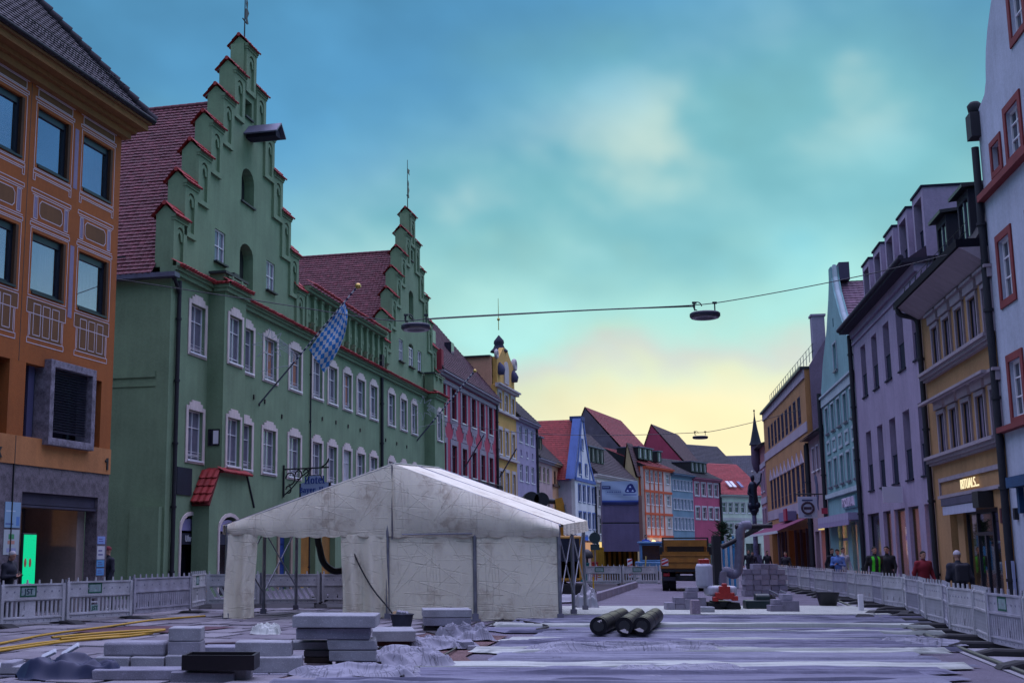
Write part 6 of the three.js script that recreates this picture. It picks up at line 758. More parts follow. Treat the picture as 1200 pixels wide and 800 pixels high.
// black rolls
{
  const wrap = mat([0.01, 0.01, 0.016], { tex: 'rough', size: 0.6, rough: 0.5, specularIntensity: 0.35 });
  [[699, 727], [729, 745.5], [749.5, 766]].forEach(([pa, pb], i) => { const r = 0.175, A = [column(pa, 25.2), 25.2], B = [column(pb, 29.3), 29.3], L = Math.hypot(B[0] - A[0], B[1] - A[1]), d = V((B[0] - A[0]) / L, 0, -(B[1] - A[1]) / L), t = thing('membrane_roll', ['black wrapped membrane roll, outermost towards the tent', 'black wrapped membrane roll between the two others', 'black wrapped membrane roll, outermost towards the block stacks'][i], 'roll', [A[0], r + 0.1, A[1]], 0, 'black membrane rolls');
    const e = [d.x * L, 0, d.z * L]; gb().cyl([0, 0, 0], e, r, r, 28).mesh('wrapping', wrap, t); for (const k of [0.05, 0.33, 0.62]) gb().cyl([d.x * L * k, 0.002, d.z * L * k], [d.x * (L * k + 0.06), 0.002, d.z * (L * k + 0.06)], r + 0.005, r + 0.005, 28).mesh('tape', mat([0.02, 0.02, 0.03], { tex: null, rough: 0.45, specularIntensity: 0.4 }), t); gb().cyl([-d.x * 0.01, 0, -d.z * 0.01], [d.x * 0.05, 0, d.z * 0.05], r * 0.62, r * 0.62, 20).mesh('core_end', M.dark, t); const an = [0.7, -1.6, -2.2][i]; gb().shape([[0, 0.02], [0.12, 0.0], [0.15, 0.05], [0.04, 0.11], [-0.08, 0.07]].map(([x, y]) => [x * 0.8 + Math.cos(an) * 0.09 - 0.03, y * 0.8 + Math.sin(an) * 0.11 - 0.03]), [], 0.012, 0.02).mesh('label', mat([0.55, 0.5, 0.52], { tex: null }), t); });
}
// cables and hoses on the ground
{
  const yel = mat([0.42, 0.24, 0.012], { tex: null, rough: 0.5 }), lie = (pts, y = 0.095) => pts.map(([a, b]) => { const p = onGround(a, b); return [p[0], y, -p[1]]; });
  tag(gb().tube(lie([[-40, 767], [0, 760], [60, 748], [120, 740], [180, 731], [240, 726]]), 0.025, 60).mesh('yellow_cable', yel), 'long yellow cable running along the paving beside the fence', 'cable');
  tag(gb().tube(lie([[-40, 772], [0, 766.5], [60, 758], [130, 752], [180, 747], [150, 751], [90, 756], [40, 763], [-30, 774]]), 0.025, 80).mesh('yellow_cable', yel), 'looped bundle of yellow cable on the paving', 'cable'); tag(gb().tube(lie([[60, 755], [110, 750], [150, 747], [192, 745], [170, 748.5], [120, 752.5], [70, 757]], 0.13), 0.025, 80).mesh('yellow_cable', yel), 'short yellow cable coil lying on the looped bundle', 'cable');
  const blk = M.dark; tag(gb().tube(lie([[606, 731], [630, 735], [643, 739], [630, 742.5], [650, 742.5], [665, 744]], 0.09), 0.022, 60).mesh('black_cable', blk), 'black cable snaking from the tent over the fleece', 'cable');
  tag(gb().tube(lie([[590, 729], [575, 735], [560, 741], [540, 750], [535, 764], [505, 781], [470, 800]], 0.08), 0.02, 60).mesh('black_cable', blk), 'black cable trailing from the tent towards the slab stack', 'cable'); tag(gb().tube(lie([[560, 732], [540, 741], [518, 748], [500, 744]], 0.07), 0.02, 40).mesh('black_cable', blk), 'short black cable loop by the pair of slabs', 'cable');
}

// ================================================================ marquee
{
  const g = front('marquee', 'dirty white gabled marquee with scalloped hem and open left side', 'tent', [-3.95, 32.3], [4.55, 32.0]), L = g.L, mid = L / 2, EV = 2.42, RD = 3.98, BX = 1.27, BY = 0.22, BZ = -5.05;
  const cv = mat([0.84, 0.79, 0.63], { tex: 'dirtyCanvas', size: 3.1, rough: 0.6, bump: 0.04, bumpTex: 'crease', bumpSize: 1.9, side: THREE.DoubleSide }), cvRoof = cv, at = (u, y, t, z = 0) => [u + BX * t, y + BY * t, BZ * t + z];
  const cloth = (nu, nv, f, m, name) => { const pos = [], idx = [], uv = []; for (let i = 0; i <= nu; i++) for (let j = 0; j <= nv; j++) { const [p, q] = f(i / nu, j / nv); pos.push(...p); uv.push(...q); } for (let i = 0; i < nu; i++) for (let j = 0; j < nv; j++) { const a = i * (nv + 1) + j, b = a + nv + 1; idx.push(a, b, a + 1, b, b + 1, a + 1); } const e = new THREE.BufferGeometry(); e.setAttribute('position', new THREE.BufferAttribute(new Float32Array(pos), 3)); e.setAttribute('uv', new THREE.BufferAttribute(new Float32Array(uv), 2)); e.setIndex(idx); e.computeVertexNormals(); return mk(name, e, m, g); };
  for (const s of [0, 1]) for (const h of [0, 1]) cloth(24, 16, (a, b) => { const t = (h + b) * 0.5, k = a, u = lerp(mid, s ? L + 0.12 : -0.12, k), sag = 0.05 * Math.sin(Math.PI * b) * Math.sin(Math.PI * Math.min(1, k * 1.05)) + 0.012 * (fbm(k * 5, t * 9, 2, 3) - 0.5); return [at(u, lerp(RD, EV, k) - sag, t), [k * 4.6, t * 5 + s * 2]]; }, cvRoof, 'roof_panel');
  for (const t of [0, 0.5, 1]) gb().cyl(at(mid, RD - 0.03, t), at(L + 0.05, EV - 0.04, t), 0.045).cyl(at(mid, RD - 0.03, t), at(-0.05, EV - 0.04, t), 0.045).mesh('rafter', M.steel, g);
  gb().cyl(at(mid, RD + 0.01, 0.02), at(mid, RD + 0.01, 1), 0.03).mesh('ridge_pole', M.steel, g);
  gb().tube([0, 0.2, 0.5, 0.8, 1].map((k) => at(lerp(mid, L + 0.1, k), lerp(RD, EV, k) + 0.015 - 0.02 * Math.sin(k * 3.1), 0.5)), 0.016, 30, 5).mesh('roof_seam', mat([0.2, 0.2, 0.24]), g);
  // gable cloth: falls from the rafters to a scalloped hem
  const hem = (u) => 2.14 - 0.045 * Math.abs(Math.sin(u * Math.PI / 0.42)) + 0.07 * smooth(1.2, 0, u) + 0.05 * (fbm(u * 0.9, 3, 1, 2) - 0.5), top = (u) => lerp(EV, RD, 1 - Math.abs(u - mid) / mid);
  for (const [a, b] of [[0, 1], [1, 2]]) cloth(90, 36, (i, j) => { const u = (a + i) * mid, y = lerp(top(u) + 0.01, hem(u), j), w = 0.05 * (fbm(u * 1.4 + 2, y * 1.1, 4, 4) - 0.5) * 2 * Math.sin(Math.PI * clamp(j * 0.9)) + 0.05 * Math.pow(j, 3) * Math.sin(u * 7.5) * 0.5 + (u > mid ? 0.2 : 0.08) * (1 - Math.abs(2 * fbm(u * 0.7 + y * 0.8, y * 0.5 - u * 0.3, 9, 3) - 1)) * Math.sin(Math.PI * clamp(j * 0.95 + 0.03)); return [[u, y, 0.03 + w], [u, y]]; }, cv, 'gable_cloth');
  gb().cyl([mid, 2.05, 0.09], [mid, RD - 0.05, 0.06], 0.018).mesh('gable_seam', mat([0.12, 0.12, 0.16]), g);
  // side valance on the right
  cloth(60, 6, (i, j) => { const y = lerp(EV, EV - 0.26 - 0.05 * Math.abs(Math.sin(i * 22)), j), p = at(L + 0.13, y, i); return [[p[0] + 0.04 * Math.sin(i * 40) * j, p[1], p[2]], [i * 5, y]]; }, cv, 'valance'); cloth(60, 6, (i, j) => { const y = lerp(EV, EV - 0.24 - 0.04 * Math.abs(Math.sin(i * 22)), j); return [at(-0.13, y, i), [i * 5, y]]; }, cv, 'valance');
  // walls
  const wallP = (u0, u1, seed, name, y0 = 0.05, pull = 0.1) => cloth(70, 70, (i, j) => { const u = lerp(u0, u1, i), y = lerp(2.16, y0 + 0.03 * Math.sin(i * 9 + seed) * (j > 0.9 ? 1 : 0), j), e = Math.sin(Math.PI * i), w = 0.07 * (fbm(u * 1.6 + seed, y * 1.2, 3, 4) - 0.5) * e + 0.06 * (1 - Math.abs(2 * fbm(u * 0.8 + y * 0.5 + seed, y * 0.9 - u * 0.3, 9, 3) - 1)) * e + pull * j * j * (fbm(u * 1.3, seed, 1, 2) - 0.4); return [[u, y, -0.02 + w], [u + seed, y]]; }, cv, name);
  wallP(4.14, 6.33, 3, 'wall_panel', 0.06); wallP(6.4, L - 0.02, 11, 'wall_panel', 0.02, 0.16);
  const gather = (u0, u1, n, amp, seed, y0) => cloth(60, 40, (i, j) => { const u = lerp(u0, u1, i), y = lerp(2.18, y0 + 0.04 * Math.sin(i * 7 + seed), j), w = amp * Math.sin(i * n * Math.PI * 2 + seed + 0.6 * Math.sin(j * 3)) * (0.4 + 0.6 * j) + 0.06 * (fbm(u * 3 + seed, y * 2, 3, 3) - 0.5); return [[u + 0.02 * Math.sin(j * 5 + seed) - 0.04 * j * (seed === 1 ? 1 : -0.5), y, 0.02 + w], [u * 1.8 + seed, y]]; }, cv, 'wall_curtain');
  gather(0.0, 0.76, 1.6, 0.09, 1, 0.04); gather(2.95, 4.12, 2.4, 0.1, 4, 0.1);
  // frame
  const leg = (u, t, y = EV) => { const p = at(u, 0.03, t), q = at(u, y - 0.03, t); p[1] = Math.max(0.03, p[1] - BY * t); const m = gb().cyl(p, q, 0.05).mesh('leg', M.steel, g); gb().box(p[0] - 0.13, p[1] - 0.025, p[2] - 0.13, p[0] + 0.13, p[1] + 0.02, p[2] + 0.13).box(p[0] - 0.08, p[1] + 0.02, p[2] - 0.08, p[0] + 0.08, p[1] + 0.16, p[2] + 0.08).mesh('foot', mat([0.2, 0.2, 0.26], { tex: 'steel' }), m); };
  for (const u of [0, L]) for (const t of [0, 0.5, 1]) leg(u, t); leg(4.13, 0, 2.7); leg(6.36, 0, 2.3); leg(mid, 1, 3.9);
  const bar = (a, b, r = 0.02) => gb().cyl(a, b, r).mesh('brace', M.steel, g);
  for (const u of [0, L]) { bar(at(u, 0.5, 0), at(u, 2.2, 0.5)); bar(at(u, 2.2, 0), at(u, 0.5, 0.5)); bar(at(u, 0.5, 0.5), at(u, 2.2, 1)); bar(at(u, 2.2, 0.5), at(u, 0.5, 1)); bar(at(u, EV - 0.05, 0), at(u, EV - 0.05, 1), 0.035); }
  bar([4.5, 2.17, 0.12], [6.3, 2.19, 0.12], 0.018); bar(at(0, 2.3, 1), at(mid, 2.3, 1), 0.03);
}
{ const p = (u, y, t) => { const q = atF(u, y, t); return [q[0], q[1], -t]; };
  tag(gb().tube([p(371, 622, 36), p(374, 640, 36), p(380, 660, 36), p(392, 669, 36), p(404, 668, 36)], 0.1, 40, 10).mesh('black_hose', M.dark), 'thick black hose hanging in the open side of the marquee', 'hose');
  tag(gb().tube([p(408, 630, 32.2), p(420, 660, 32.1), p(437, 690, 32.0), p(455, 712, 31.8), p(462, 722, 31.5)], 0.022, 40).mesh('hanging_cable', M.dark), 'black cable hanging down the marquee front to the tub', 'cable');
  const t = thing('strut_pile', 'pile of dark steel struts beside the marquee curtain', 'steel parts', [...(() => { const q = onGround(385, 712); return [q[0], 0.04, q[1]]; })()]); const r = rng(8); for (let i = 0; i < 9; i++) { const a = [-0.6 + r() * 0.3, 0.05 + r() * 0.25, -0.3 + r() * 0.6], b = [0.4 + r() * 0.3, 0.1 + r() * 0.5, -0.3 + r() * 0.6]; gb().cyl(a, b, 0.035 + 0.02 * r()).mesh('strut', M.dark, t); }
}

// ================================================================ fences of plastic barrier panels
const fenceM = mat([0.56, 0.56, 0.6], { tex: 'rough', size: 1.6, rough: 0.5 }), fenceM2 = mat([0.47, 0.46, 0.54], { tex: 'rough', size: 1.2, rough: 0.55 }), rubber = mat([0.02, 0.02, 0.026], { tex: 'rough', size: 0.8, rough: 0.8 }), jst = mat([0.012, 0.12, 0.07], { tex: 'rough', size: 0.4 }), jstPale = mat([0.3, 0.42, 0.42], { tex: 'rough', size: 0.5 }), dimple = mat([0.2, 0.2, 0.26], { tex: null });
const footCache = {}, footShape = (fz) => footCache[fz] ??= (() => { const g = gb().shape([[0.35, 0.01], [0.33, 0.06], [0.2, 0.12], [-fz + 0.3, 0.13], [-fz + 0.06, 0.07], [-fz, 0.01]].reverse(), [], -0.19, 0.19, 0.03), q = g.geo(); q.rotateY(Math.PI / 2); boxUV(q); return g; })();
function fence(A, B, label, style, group, o = {}) {
  const g = front('site_barrier', label, 'barrier', A, B, group, 0), L = g.L, y0 = (o.lift || 0) + 0.1, m = o.m || fenceM, holes = [];
  const h0 = y0 + 0.16, h1 = y0 + 0.5;
  if (style === 'slots') for (let x = 0.14; x < L - 0.18; x += 0.13) { if (Math.abs(x - L * 0.42) < 0.14) continue; holes.push(rect(x, h0, x + 0.065, h1)); }
  else if (style === 'diag') for (let x = 0.1; x < L - 0.42; x += 0.19) holes.push([[x + 0.2, h0], [x + 0.3, h0], [x + 0.1, h1], [x, h1]]);
  else if (style === 'lattice') for (let j = 0; j < 4; j++) for (let x = 0.12; x < L - 0.2; x += 0.1) holes.push([[x + 0.03 + 0.02 * (j % 2), h0 + j * 0.085], [x + 0.075 + 0.02 * (j % 2), h0 + 0.03 + j * 0.085], [x + 0.045 + 0.02 * (j % 2), h0 + 0.075 + j * 0.085], [x + 0.02 * (j % 2), h0 + 0.045 + j * 0.085]]);
  else for (let x = 0.2; x < L - 0.3; x += 0.3) holes.push(rect(x, h0, x + 0.05, h0 + 0.12));
  if (style === 'slots') { holes.push(rect(L * 0.42 - 0.1, h1 - 0.09, L * 0.42 + 0.1, h1 - 0.02), rect(L * 0.42 - 0.1, h1 - 0.2, L * 0.42 + 0.1, h1 - 0.13)); }
  gb().shape(rect(0.03, y0, L - 0.03, y0 + 0.88), holes, -0.02, 0.02, 0.006).mesh('panel', m, g);
  const rb = gb().box(0.03, y0 + 0.53, 0.02, L - 0.03, y0 + 0.57, 0.045).box(0.03, y0 + 0.86, 0.02, L - 0.03, y0 + 0.9, 0.04).box(0.03, y0 + 0.11, 0.02, L - 0.03, y0 + 0.14, 0.04); rb.mesh('rib', m, g);
  if (style === 'closed') { const v = gb(); for (let x = 0.12; x < L - 0.1; x += 0.12) v.box(x, h0, 0.02, x + 0.03, h1, 0.032); v.mesh('ribbing', m, g, { kind: 'stuff' }); }
  const n = Math.max(5, Math.round(L / 0.3)); for (let i = 0; i < n; i++) { const x = 0.1 + (L - 0.2) * i / (n - 1); gb().cyl([x, y0 + 0.88, 0], [x, y0 + 0.99, 0], 0.028, 0.022, 6).mesh('pin', m, g); }
  const dm = gb(); for (let i = 0; i < 8; i++) { const x = 0.2 + (L - 0.4) * i / 7; dm.cyl([x, y0 + 0.72, 0.02], [x, y0 + 0.72, 0.026], 0.022, 0.022, 7).cyl([x, y0 + 0.06, 0.02], [x, y0 + 0.06, 0.026], 0.016, 0.016, 6); } dm.mesh('dimple', dimple, g, { kind: 'stuff' });
  gb().cyl([0, 0.06, 0], [0, y0 + 0.95, 0], 0.03, 0.03, 8).mesh('post', M.steel, g); for (const x of [0.035, L - 0.115]) gb().box(x, y0 + 0.01, 0.021, x + 0.08, y0 + 0.87, 0.05).mesh('stile', m, g);
  const fz = o.foot ?? 0.45; footShape(fz).mesh('foot', rubber, g);
  if (o.mark) { const x = L * 0.42, y = y0 + 0.6; gb().shape(rect(x - 0.24, y, x + 0.24, y + 0.25), [rect(x - 0.2, y + 0.035, x + 0.2, y + 0.215)], 0.0205, 0.024).mesh('green_stencil', jst, g); gb().box(x - 0.2, y + 0.035, 0.0202, x + 0.2, y + 0.215, 0.0215).mesh('stencil_field', jstPale, g); if (o.mark > 1) { const t = mk('lettering', letters('JST', 0.13, 0.004), mat([0.01, 0.04, 0.06], { tex: null }), g); t.position.set(x, y + 0.06, 0.0216); } }
  if (o.low) { const x = L * 0.42, y = y0 + 0.2; gb().box(x - 0.13, y - 0.02, 0.0202, x + 0.13, y + 0.13, 0.0212).mesh('stencil_field', jstPale, g); const t = mk('lettering', letters('JST', 0.1, 0.004), jst, g); t.position.set(x, y, 0.0213); }
  return g;
}
{
  const P = (px, F) => [column(px, F), F];
  const posts = [P(-75, 27.4), P(1, 28.6), P(78, 30.2), P(156, 32.2), P(224, 35.2), P(241, 37.6)];
  const lab = ['white plastic barrier panel at the near end of the fence by the orange building', 'white barrier panel stencilled with green letters below the green display', 'white barrier panel with a second green stencil in its slots', 'closed white barrier panel with rusty smears beside the green stencilled one', 'short white barrier panel before the arched watch shop door'];
  ['slots', 'slots', 'slots', 'closed', 'slots'].forEach((s, i) => fence(posts[i], posts[i + 1], lab[i], s, 'barrier panels along the left building', { mark: [0, 2, 1, 0, 1][i], low: i === 2, lift: [0, 0, 0.03, 0.07, 0.1][i], m: i === 3 ? fenceM2 : fenceM, foot: 0.6 }));
  const back = [P(242, 39.2), P(306, 39.4), P(376, 39.6), P(445, 39.8), P(520, 40), P(590, 40.2)]; for (let i = 0; i < 5; i++) fence(back[i], back[i + 1], ['diagonally slotted barrier panel behind the left marquee curtain', 'diagonally slotted barrier panel seen through the open marquee', 'ribbed barrier panel behind the steel struts', 'barrier panel behind the marquee wall', 'barrier panel behind the marquee wall'][i], i < 2 ? 'diag' : 'closed', 'barrier panels behind the marquee', { lift: 0.05 });
  // right-hand line
  const line = [[8.9, 14.2], [10.7, 21.16], [12.19, 26.86], [15.48, 37.49], [16.3, 41.9], [18.69, 54.9], [20.46, 64.45]], pts = []; let carry = 0;
  for (let i = 0; i < line.length - 1; i++) { const a = line[i], b = line[i + 1], d = Math.hypot(b[0] - a[0], b[1] - a[1]), n = Math.max(1, Math.round(d / 2.15)); for (let k = 0; k < n; k++) pts.push([lerp(a[0], b[0], k / n), lerp(a[1], b[1], k / n)]); } pts.push(line[line.length - 1]); pts.forEach((p, i) => { p[0] += (i % 2 ? 0.09 : -0.07) * (0.6 + 0.8 * R()); });
  const styles = ['closed', 'closed', 'closed', 'closed', 'closed', 'closed', 'lattice', 'closed', 'slots', 'closed', 'lattice', 'closed']; for (let i = 0; i < pts.length - 1; i++) { const near = Math.min(i, 99), st = styles[i % styles.length]; fence(pts[i + 1], pts[i], (st === 'lattice' ? 'barrier panel with diamond lattice ' : st === 'slots' ? 'slotted barrier panel ' : 'closed ribbed barrier panel ') + (pts[i][1] < 30 ? 'before the white house with red surrounds' : pts[i][1] < 40 ? 'before the ochre shop front' : pts[i][1] < 50 ? 'before the lilac house shop windows' : pts[i][1] < 58 ? 'before the mint house awning' : 'before the narrow pink house'), st, { lattice: 'lattice panels before the shops', slots: 'slotted panels before the shops', closed: 'ribbed panels before the shops' }[st], { m: i % 3 ? fenceM : fenceM2, mark: i === 3 ? 1 : 0, foot: 0.85, yaw: 1 }); }
  const bf = [P(683, 66.1), P(728, 66.1), P(771, 66.1)]; fence(bf[0], bf[1], 'slotted barrier panel with green mark in front of the yellow container', 'slots', 'barrier panels before the banner wall', { mark: 1 }); fence(bf[1], bf[2], 'slotted barrier panel beside the truck', 'slots', 'barrier panels before the banner wall', { mark: 1 });
  const e = thing('barrier_end_board', 'narrow white board with red reflectors at the barrier end by the truck', 'barrier', [bf[2][0] + 0.2, 0, 66]); gb().box(-0.18, 0.1, -0.02, 0.18, 1.05, 0.02).mesh('board', fenceM, e); gb().box(0.02, 0.72, 0.021, 0.16, 1.0, 0.03).mesh('reflector', mat([0.5, 0.03, 0.02], { tex: null }), e); gb().box(-0.05, 0.14, 0.021, 0.06, 0.24, 0.03).mesh('reflector', mat([0.5, 0.03, 0.02], { tex: null }), e);
}
// loose rubber feet and a tub by the right fence
{ const p = onGround(971, 712), t = thing('black_tub', 'black plastic tub standing by the fence feet', 'tub', [p[0], 0.02, p[1]]); gb().lathe([[0, 0], [0.24, 0], [0.36, 0.44], [0.38, 0.46], [0.35, 0.46], [0.22, 0.04], [0, 0.04]], [0, 0, 0], 22).mesh('tub', M.dark, t);
  [[1100, 727, 0.5], [1070, 722, 0.4], [1032, 721, 0.3], [1015, 726, 1.4]].forEach(([a, b, r], i) => { const q = onGround(a, b), f = tag(gb().hexa([[-0.45, 0, 0.2], [0.45, 0, 0.2], [0.45, 0, -0.2], [-0.45, 0, -0.2]], [[-0.25, 0.12, 0.14], [0.25, 0.12, 0.14], [0.25, 0.12, -0.14], [-0.25, 0.12, -0.14]]).mesh('rubber_foot', rubber), 'loose black rubber barrier foot lying on the footway', 'rubber foot', 'loose rubber feet'); f.position.set(q[0], 0.02, -q[1]); f.rotation.y = r; });
  const w = onGround(1010, 718), v = tag(gb().rbox(-0.07, 0, -0.05, 0.07, 0.5, 0.05, 0.01).mesh('white_post', M.frame), 'short white marker post by the fence feet', 'post'); v.position.set(w[0], 0.02, -w[1]);
}

// ================================================================ vehicles and machines
const yel = mat([0.42, 0.2, 0.012], { tex: 'steel', size: 1, rough: 0.45 }), tyre = mat([0.012, 0.012, 0.016], { tex: 'rough', rough: 0.9 });
{ // dump truck from behind
  const p = onGround(805, 692.5), t = thing('dump_truck', 'small orange-yellow dump truck parked with its tailgate towards the site', 'truck', [p[0], 0, p[1]], -0.245), or = mat([0.36, 0.15, 0.02], { tex: 'steel', size: 1.4, rough: 0.5 });
  const wheel = (x, z) => { const w = gb().cyl([x - 0.14, 0.44, z], [x + 0.14, 0.44, z], 0.44, 0.44, 22).mesh('wheel', tyre, t); gb().cyl([x - 0.15, 0.44, z], [x + 0.15, 0.44, z], 0.22, 0.22, 14).mesh('rim', M.steel, w); };
  for (const x of [-0.92, -0.6, 0.6, 0.92]) wheel(x, -0.5); for (const x of [-0.9, 0.9]) wheel(x, -3.8);
  gb().box(-0.45, 0.45, -4.6, -0.3, 0.75, 0.3).box(0.3, 0.45, -4.6, 0.45, 0.75, 0.3).box(-0.45, 0.5, 0.15, 0.45, 0.7, 0.3).mesh('chassis', M.dark, t);
  gb().rbox(-1.0, 0.45, 0.1, 1.0, 0.62, 0.22, 0.02).mesh('bumper', mat([0.03, 0.03, 0.05], { tex: 'rough' }), t); for (const x of [-0.85, 0.85]) gb().box(x - 0.14, 0.66, 0.12, x + 0.14, 0.8, 0.2).mesh('tail_light', mat([0.25, 0.01, 0.02], { tex: null, rough: 0.2 }), t);
  gb().box(-1.08, 0.85, -3.0, 1.08, 0.98, 0.25).mesh('bed', M.dark, t);
  gb().rbox(-1.1, 0.98, 0.18, 1.1, 1.62, 0.26, 0.02).box(-1.1, 1.28, 0.26, 1.1, 1.33, 0.31).box(-1.1, 1.02, 0.26, 1.1, 1.07, 0.31).box(-1.1, 1.56, 0.26, 1.1, 1.62, 0.3).mesh('tailgate', or, t); for (const s of [-1, 1]) gb().box(s * 1.1, 0.98, -3, s * 1.05, 1.6, 0.18).mesh('side_board', or, t);
  gb().box(-1.08, 0.98, -3.1, 1.08, 1.75, -3.02).box(-1.08, 2.0, -3.1, 1.08, 2.3, -3.02).mesh('headboard', or, t); gb().box(-1.08, 1.75, -3.1, -1.0, 2.42, -3.0).box(1.0, 1.75, -3.1, 1.08, 2.42, -3.0).box(-1.08, 2.36, -3.1, 1.08, 2.42, -3.02).mesh('headboard_frame', M.dark, t);
  gb().rbox(-1.0, 0.7, -4.9, 1.0, 2.25, -3.3, 0.08).mesh('cab', or, t); gb().box(-0.85, 1.6, -3.31, 0.85, 2.1, -3.28).mesh('cab_rear_window', M.glass, t); for (const s of [-1, 1]) gb().rbox(s * 1.05, 1.6, -4.7, s * 1.25, 2.0, -4.6, 0.02).mesh('mirror', M.dark, t);
  for (const s of [-1, 1]) { const m = gb().shape(arch(s * 0.9 - 0.15, 1.12, s * 0.9 + 0.15, 1.46, 0.1), [], 0.312, 0.325).mesh('warning_marker', mat([0.55, 0.5, 0.55], { tex: null }), t); for (const k of [0, 1]) gb().shape([[-0.14, 0.02 + k * 0.17], [0.14, 0.14 + k * 0.17], [0.14, 0.23 + k * 0.1], [-0.14, 0.11 + k * 0.15]].map(([x, y]) => [s * 0.9 + x * -s, 1.12 + y]), [], 0.326, 0.33).mesh('red_stripe', mat([0.4, 0.02, 0.03], { tex: null }), m); }
}
{ // tracked excavator behind the marquee
  const F = 45, base = atF(648, 680, F), t = thing('excavator', 'yellow excavator with raised boom behind the marquee', 'excavator', [base[0], 0, F]), q = (px, py) => { const a = atF(px, py, F); return [a[0] - base[0], a[1], 0]; };
  for (const s of [-1, 1]) { const k = gb().shape([[-1.3, 0.1], [-1.1, 0.02], [1.1, 0.02], [1.3, 0.1], [1.4, 0.35], [1.15, 0.62], [-1.15, 0.62], [-1.4, 0.35]], [], s * 0.75 - 0.22, s * 0.75 + 0.22, 0.03).mesh('track', tyre, t); }
  gb().rbox(-1.2, 0.7, -0.85, 0.9, 1.6, 0.85, 0.08).mesh('upper_body', yel, t); gb().rbox(0.0, 0.75, 0.1, 0.95, 2.3, 0.85, 0.08).mesh('cab', yel, t); gb().box(0.1, 1.4, 0.851, 0.85, 2.2, 0.86).mesh('cab_window', M.glass, t);
  const beam = (a, b, w, n, m = yel) => gb().cyl(a, b, w, w * 0.8, 8).mesh(n, m, t), k1 = q(622, 585), k2 = q(655, 588), k3 = q(661, 628), k4 = q(657, 690);
  beam([0.2, 1.4, 0], k1, 0.17, 'boom'); beam(k1, k2, 0.12, 'stick', M.dark); gb().cyl([k1[0], k1[1], -0.3], [k1[0], k1[1], 0.3], 0.27, 0.27, 16).mesh('boom_joint', M.dark, t); gb().cyl([k1[0] + 0.36, k1[1] - 0.03, -0.3], [k1[0] + 0.36, k1[1] - 0.03, 0.3], 0.27, 0.27, 16).mesh('boom_joint', M.dark, t);
  gb().hexa([[k2[0] - 0.1, k2[1] - 0.5, 0.15], [k2[0] + 0.3, k2[1] - 0.5, 0.15], [k2[0] + 0.3, k2[1] - 0.5, -0.15], [k2[0] - 0.1, k2[1] - 0.5, -0.15]], [[k2[0] - 0.15, k2[1] + 0.1, 0.15], [k2[0] + 0.1, k2[1] + 0.16, 0.15], [k2[0] + 0.1, k2[1] + 0.16, -0.15], [k2[0] - 0.15, k2[1] + 0.1, -0.15]]).mesh('link', yel, t); beam([k2[0] + 0.1, k2[1] - 0.4, 0], k3, 0.13, 'dipper'); beam(k3, k4, 0.12, 'dipper'); gb().cyl([k2[0] + 0.2, k2[1] - 0.1, 0.2], [k3[0] + 0.2, k3[1], 0.2], 0.05).mesh('hydraulic_ram', M.steel, t);
  gb().shape([[-0.3, 0], [0.35, 0], [0.45, 0.5], [0.1, 0.7], [-0.3, 0.5]].map(([x, y]) => [k4[0] + x, Math.max(0.02, k4[1] - 0.6) + y]), [], -0.35, 0.35, 0.03).mesh('bucket', M.dark, t);
}
{ // blue loader beyond the barrier with a worker
  const t = thing('blue_loader', 'blue compact loader with glazed cab beside the dump truck', 'loader', [column(763, 71), 0, 71], -0.1), b = mat([0.1, 0.26, 0.5], { tex: 'steel', rough: 0.4 });
  gb().rbox(-0.75, 0.5, -1.6, 0.75, 1.2, 0.6, 0.08).mesh('body', b, t); gb().shape(rect(-0.6, 1.2, 0.6, 2.2), [rect(-0.5, 1.3, 0.5, 2.1)], -0.4, 0.3, 0.03).mesh('cab', b, t); gb().box(-0.5, 1.3, 0.2, 0.5, 2.1, 0.22).mesh('cab_window', M.glass, t); gb().rbox(-0.7, 2.2, -0.6, 0.7, 2.32, 0.5, 0.04).mesh('cab_roof', b, t); for (const x of [-0.75, 0.75]) for (const z of [-1.2, 0.3]) { const w = gb().cyl([x - 0.14, 0.4, z], [x + 0.14, 0.4, z], 0.4, 0.4, 18).mesh('wheel', tyre, t); gb().cyl([x - 0.15, 0.4, z], [x + 0.15, 0.4, z], 0.18).mesh('rim', M.steel, w); } for (const x of [-0.5, 0.4]) gb().cyl([x, 0.3, 0.9], [x + 0.15, 1.5, 0.7], 0.04).mesh('lift_arm', mat([0.4, 0.3, 0.1]), t); gb().rbox(-0.8, 0.2, 0.8, 0.8, 0.7, 1.2, 0.05).mesh('shovel', M.dark, t);
}
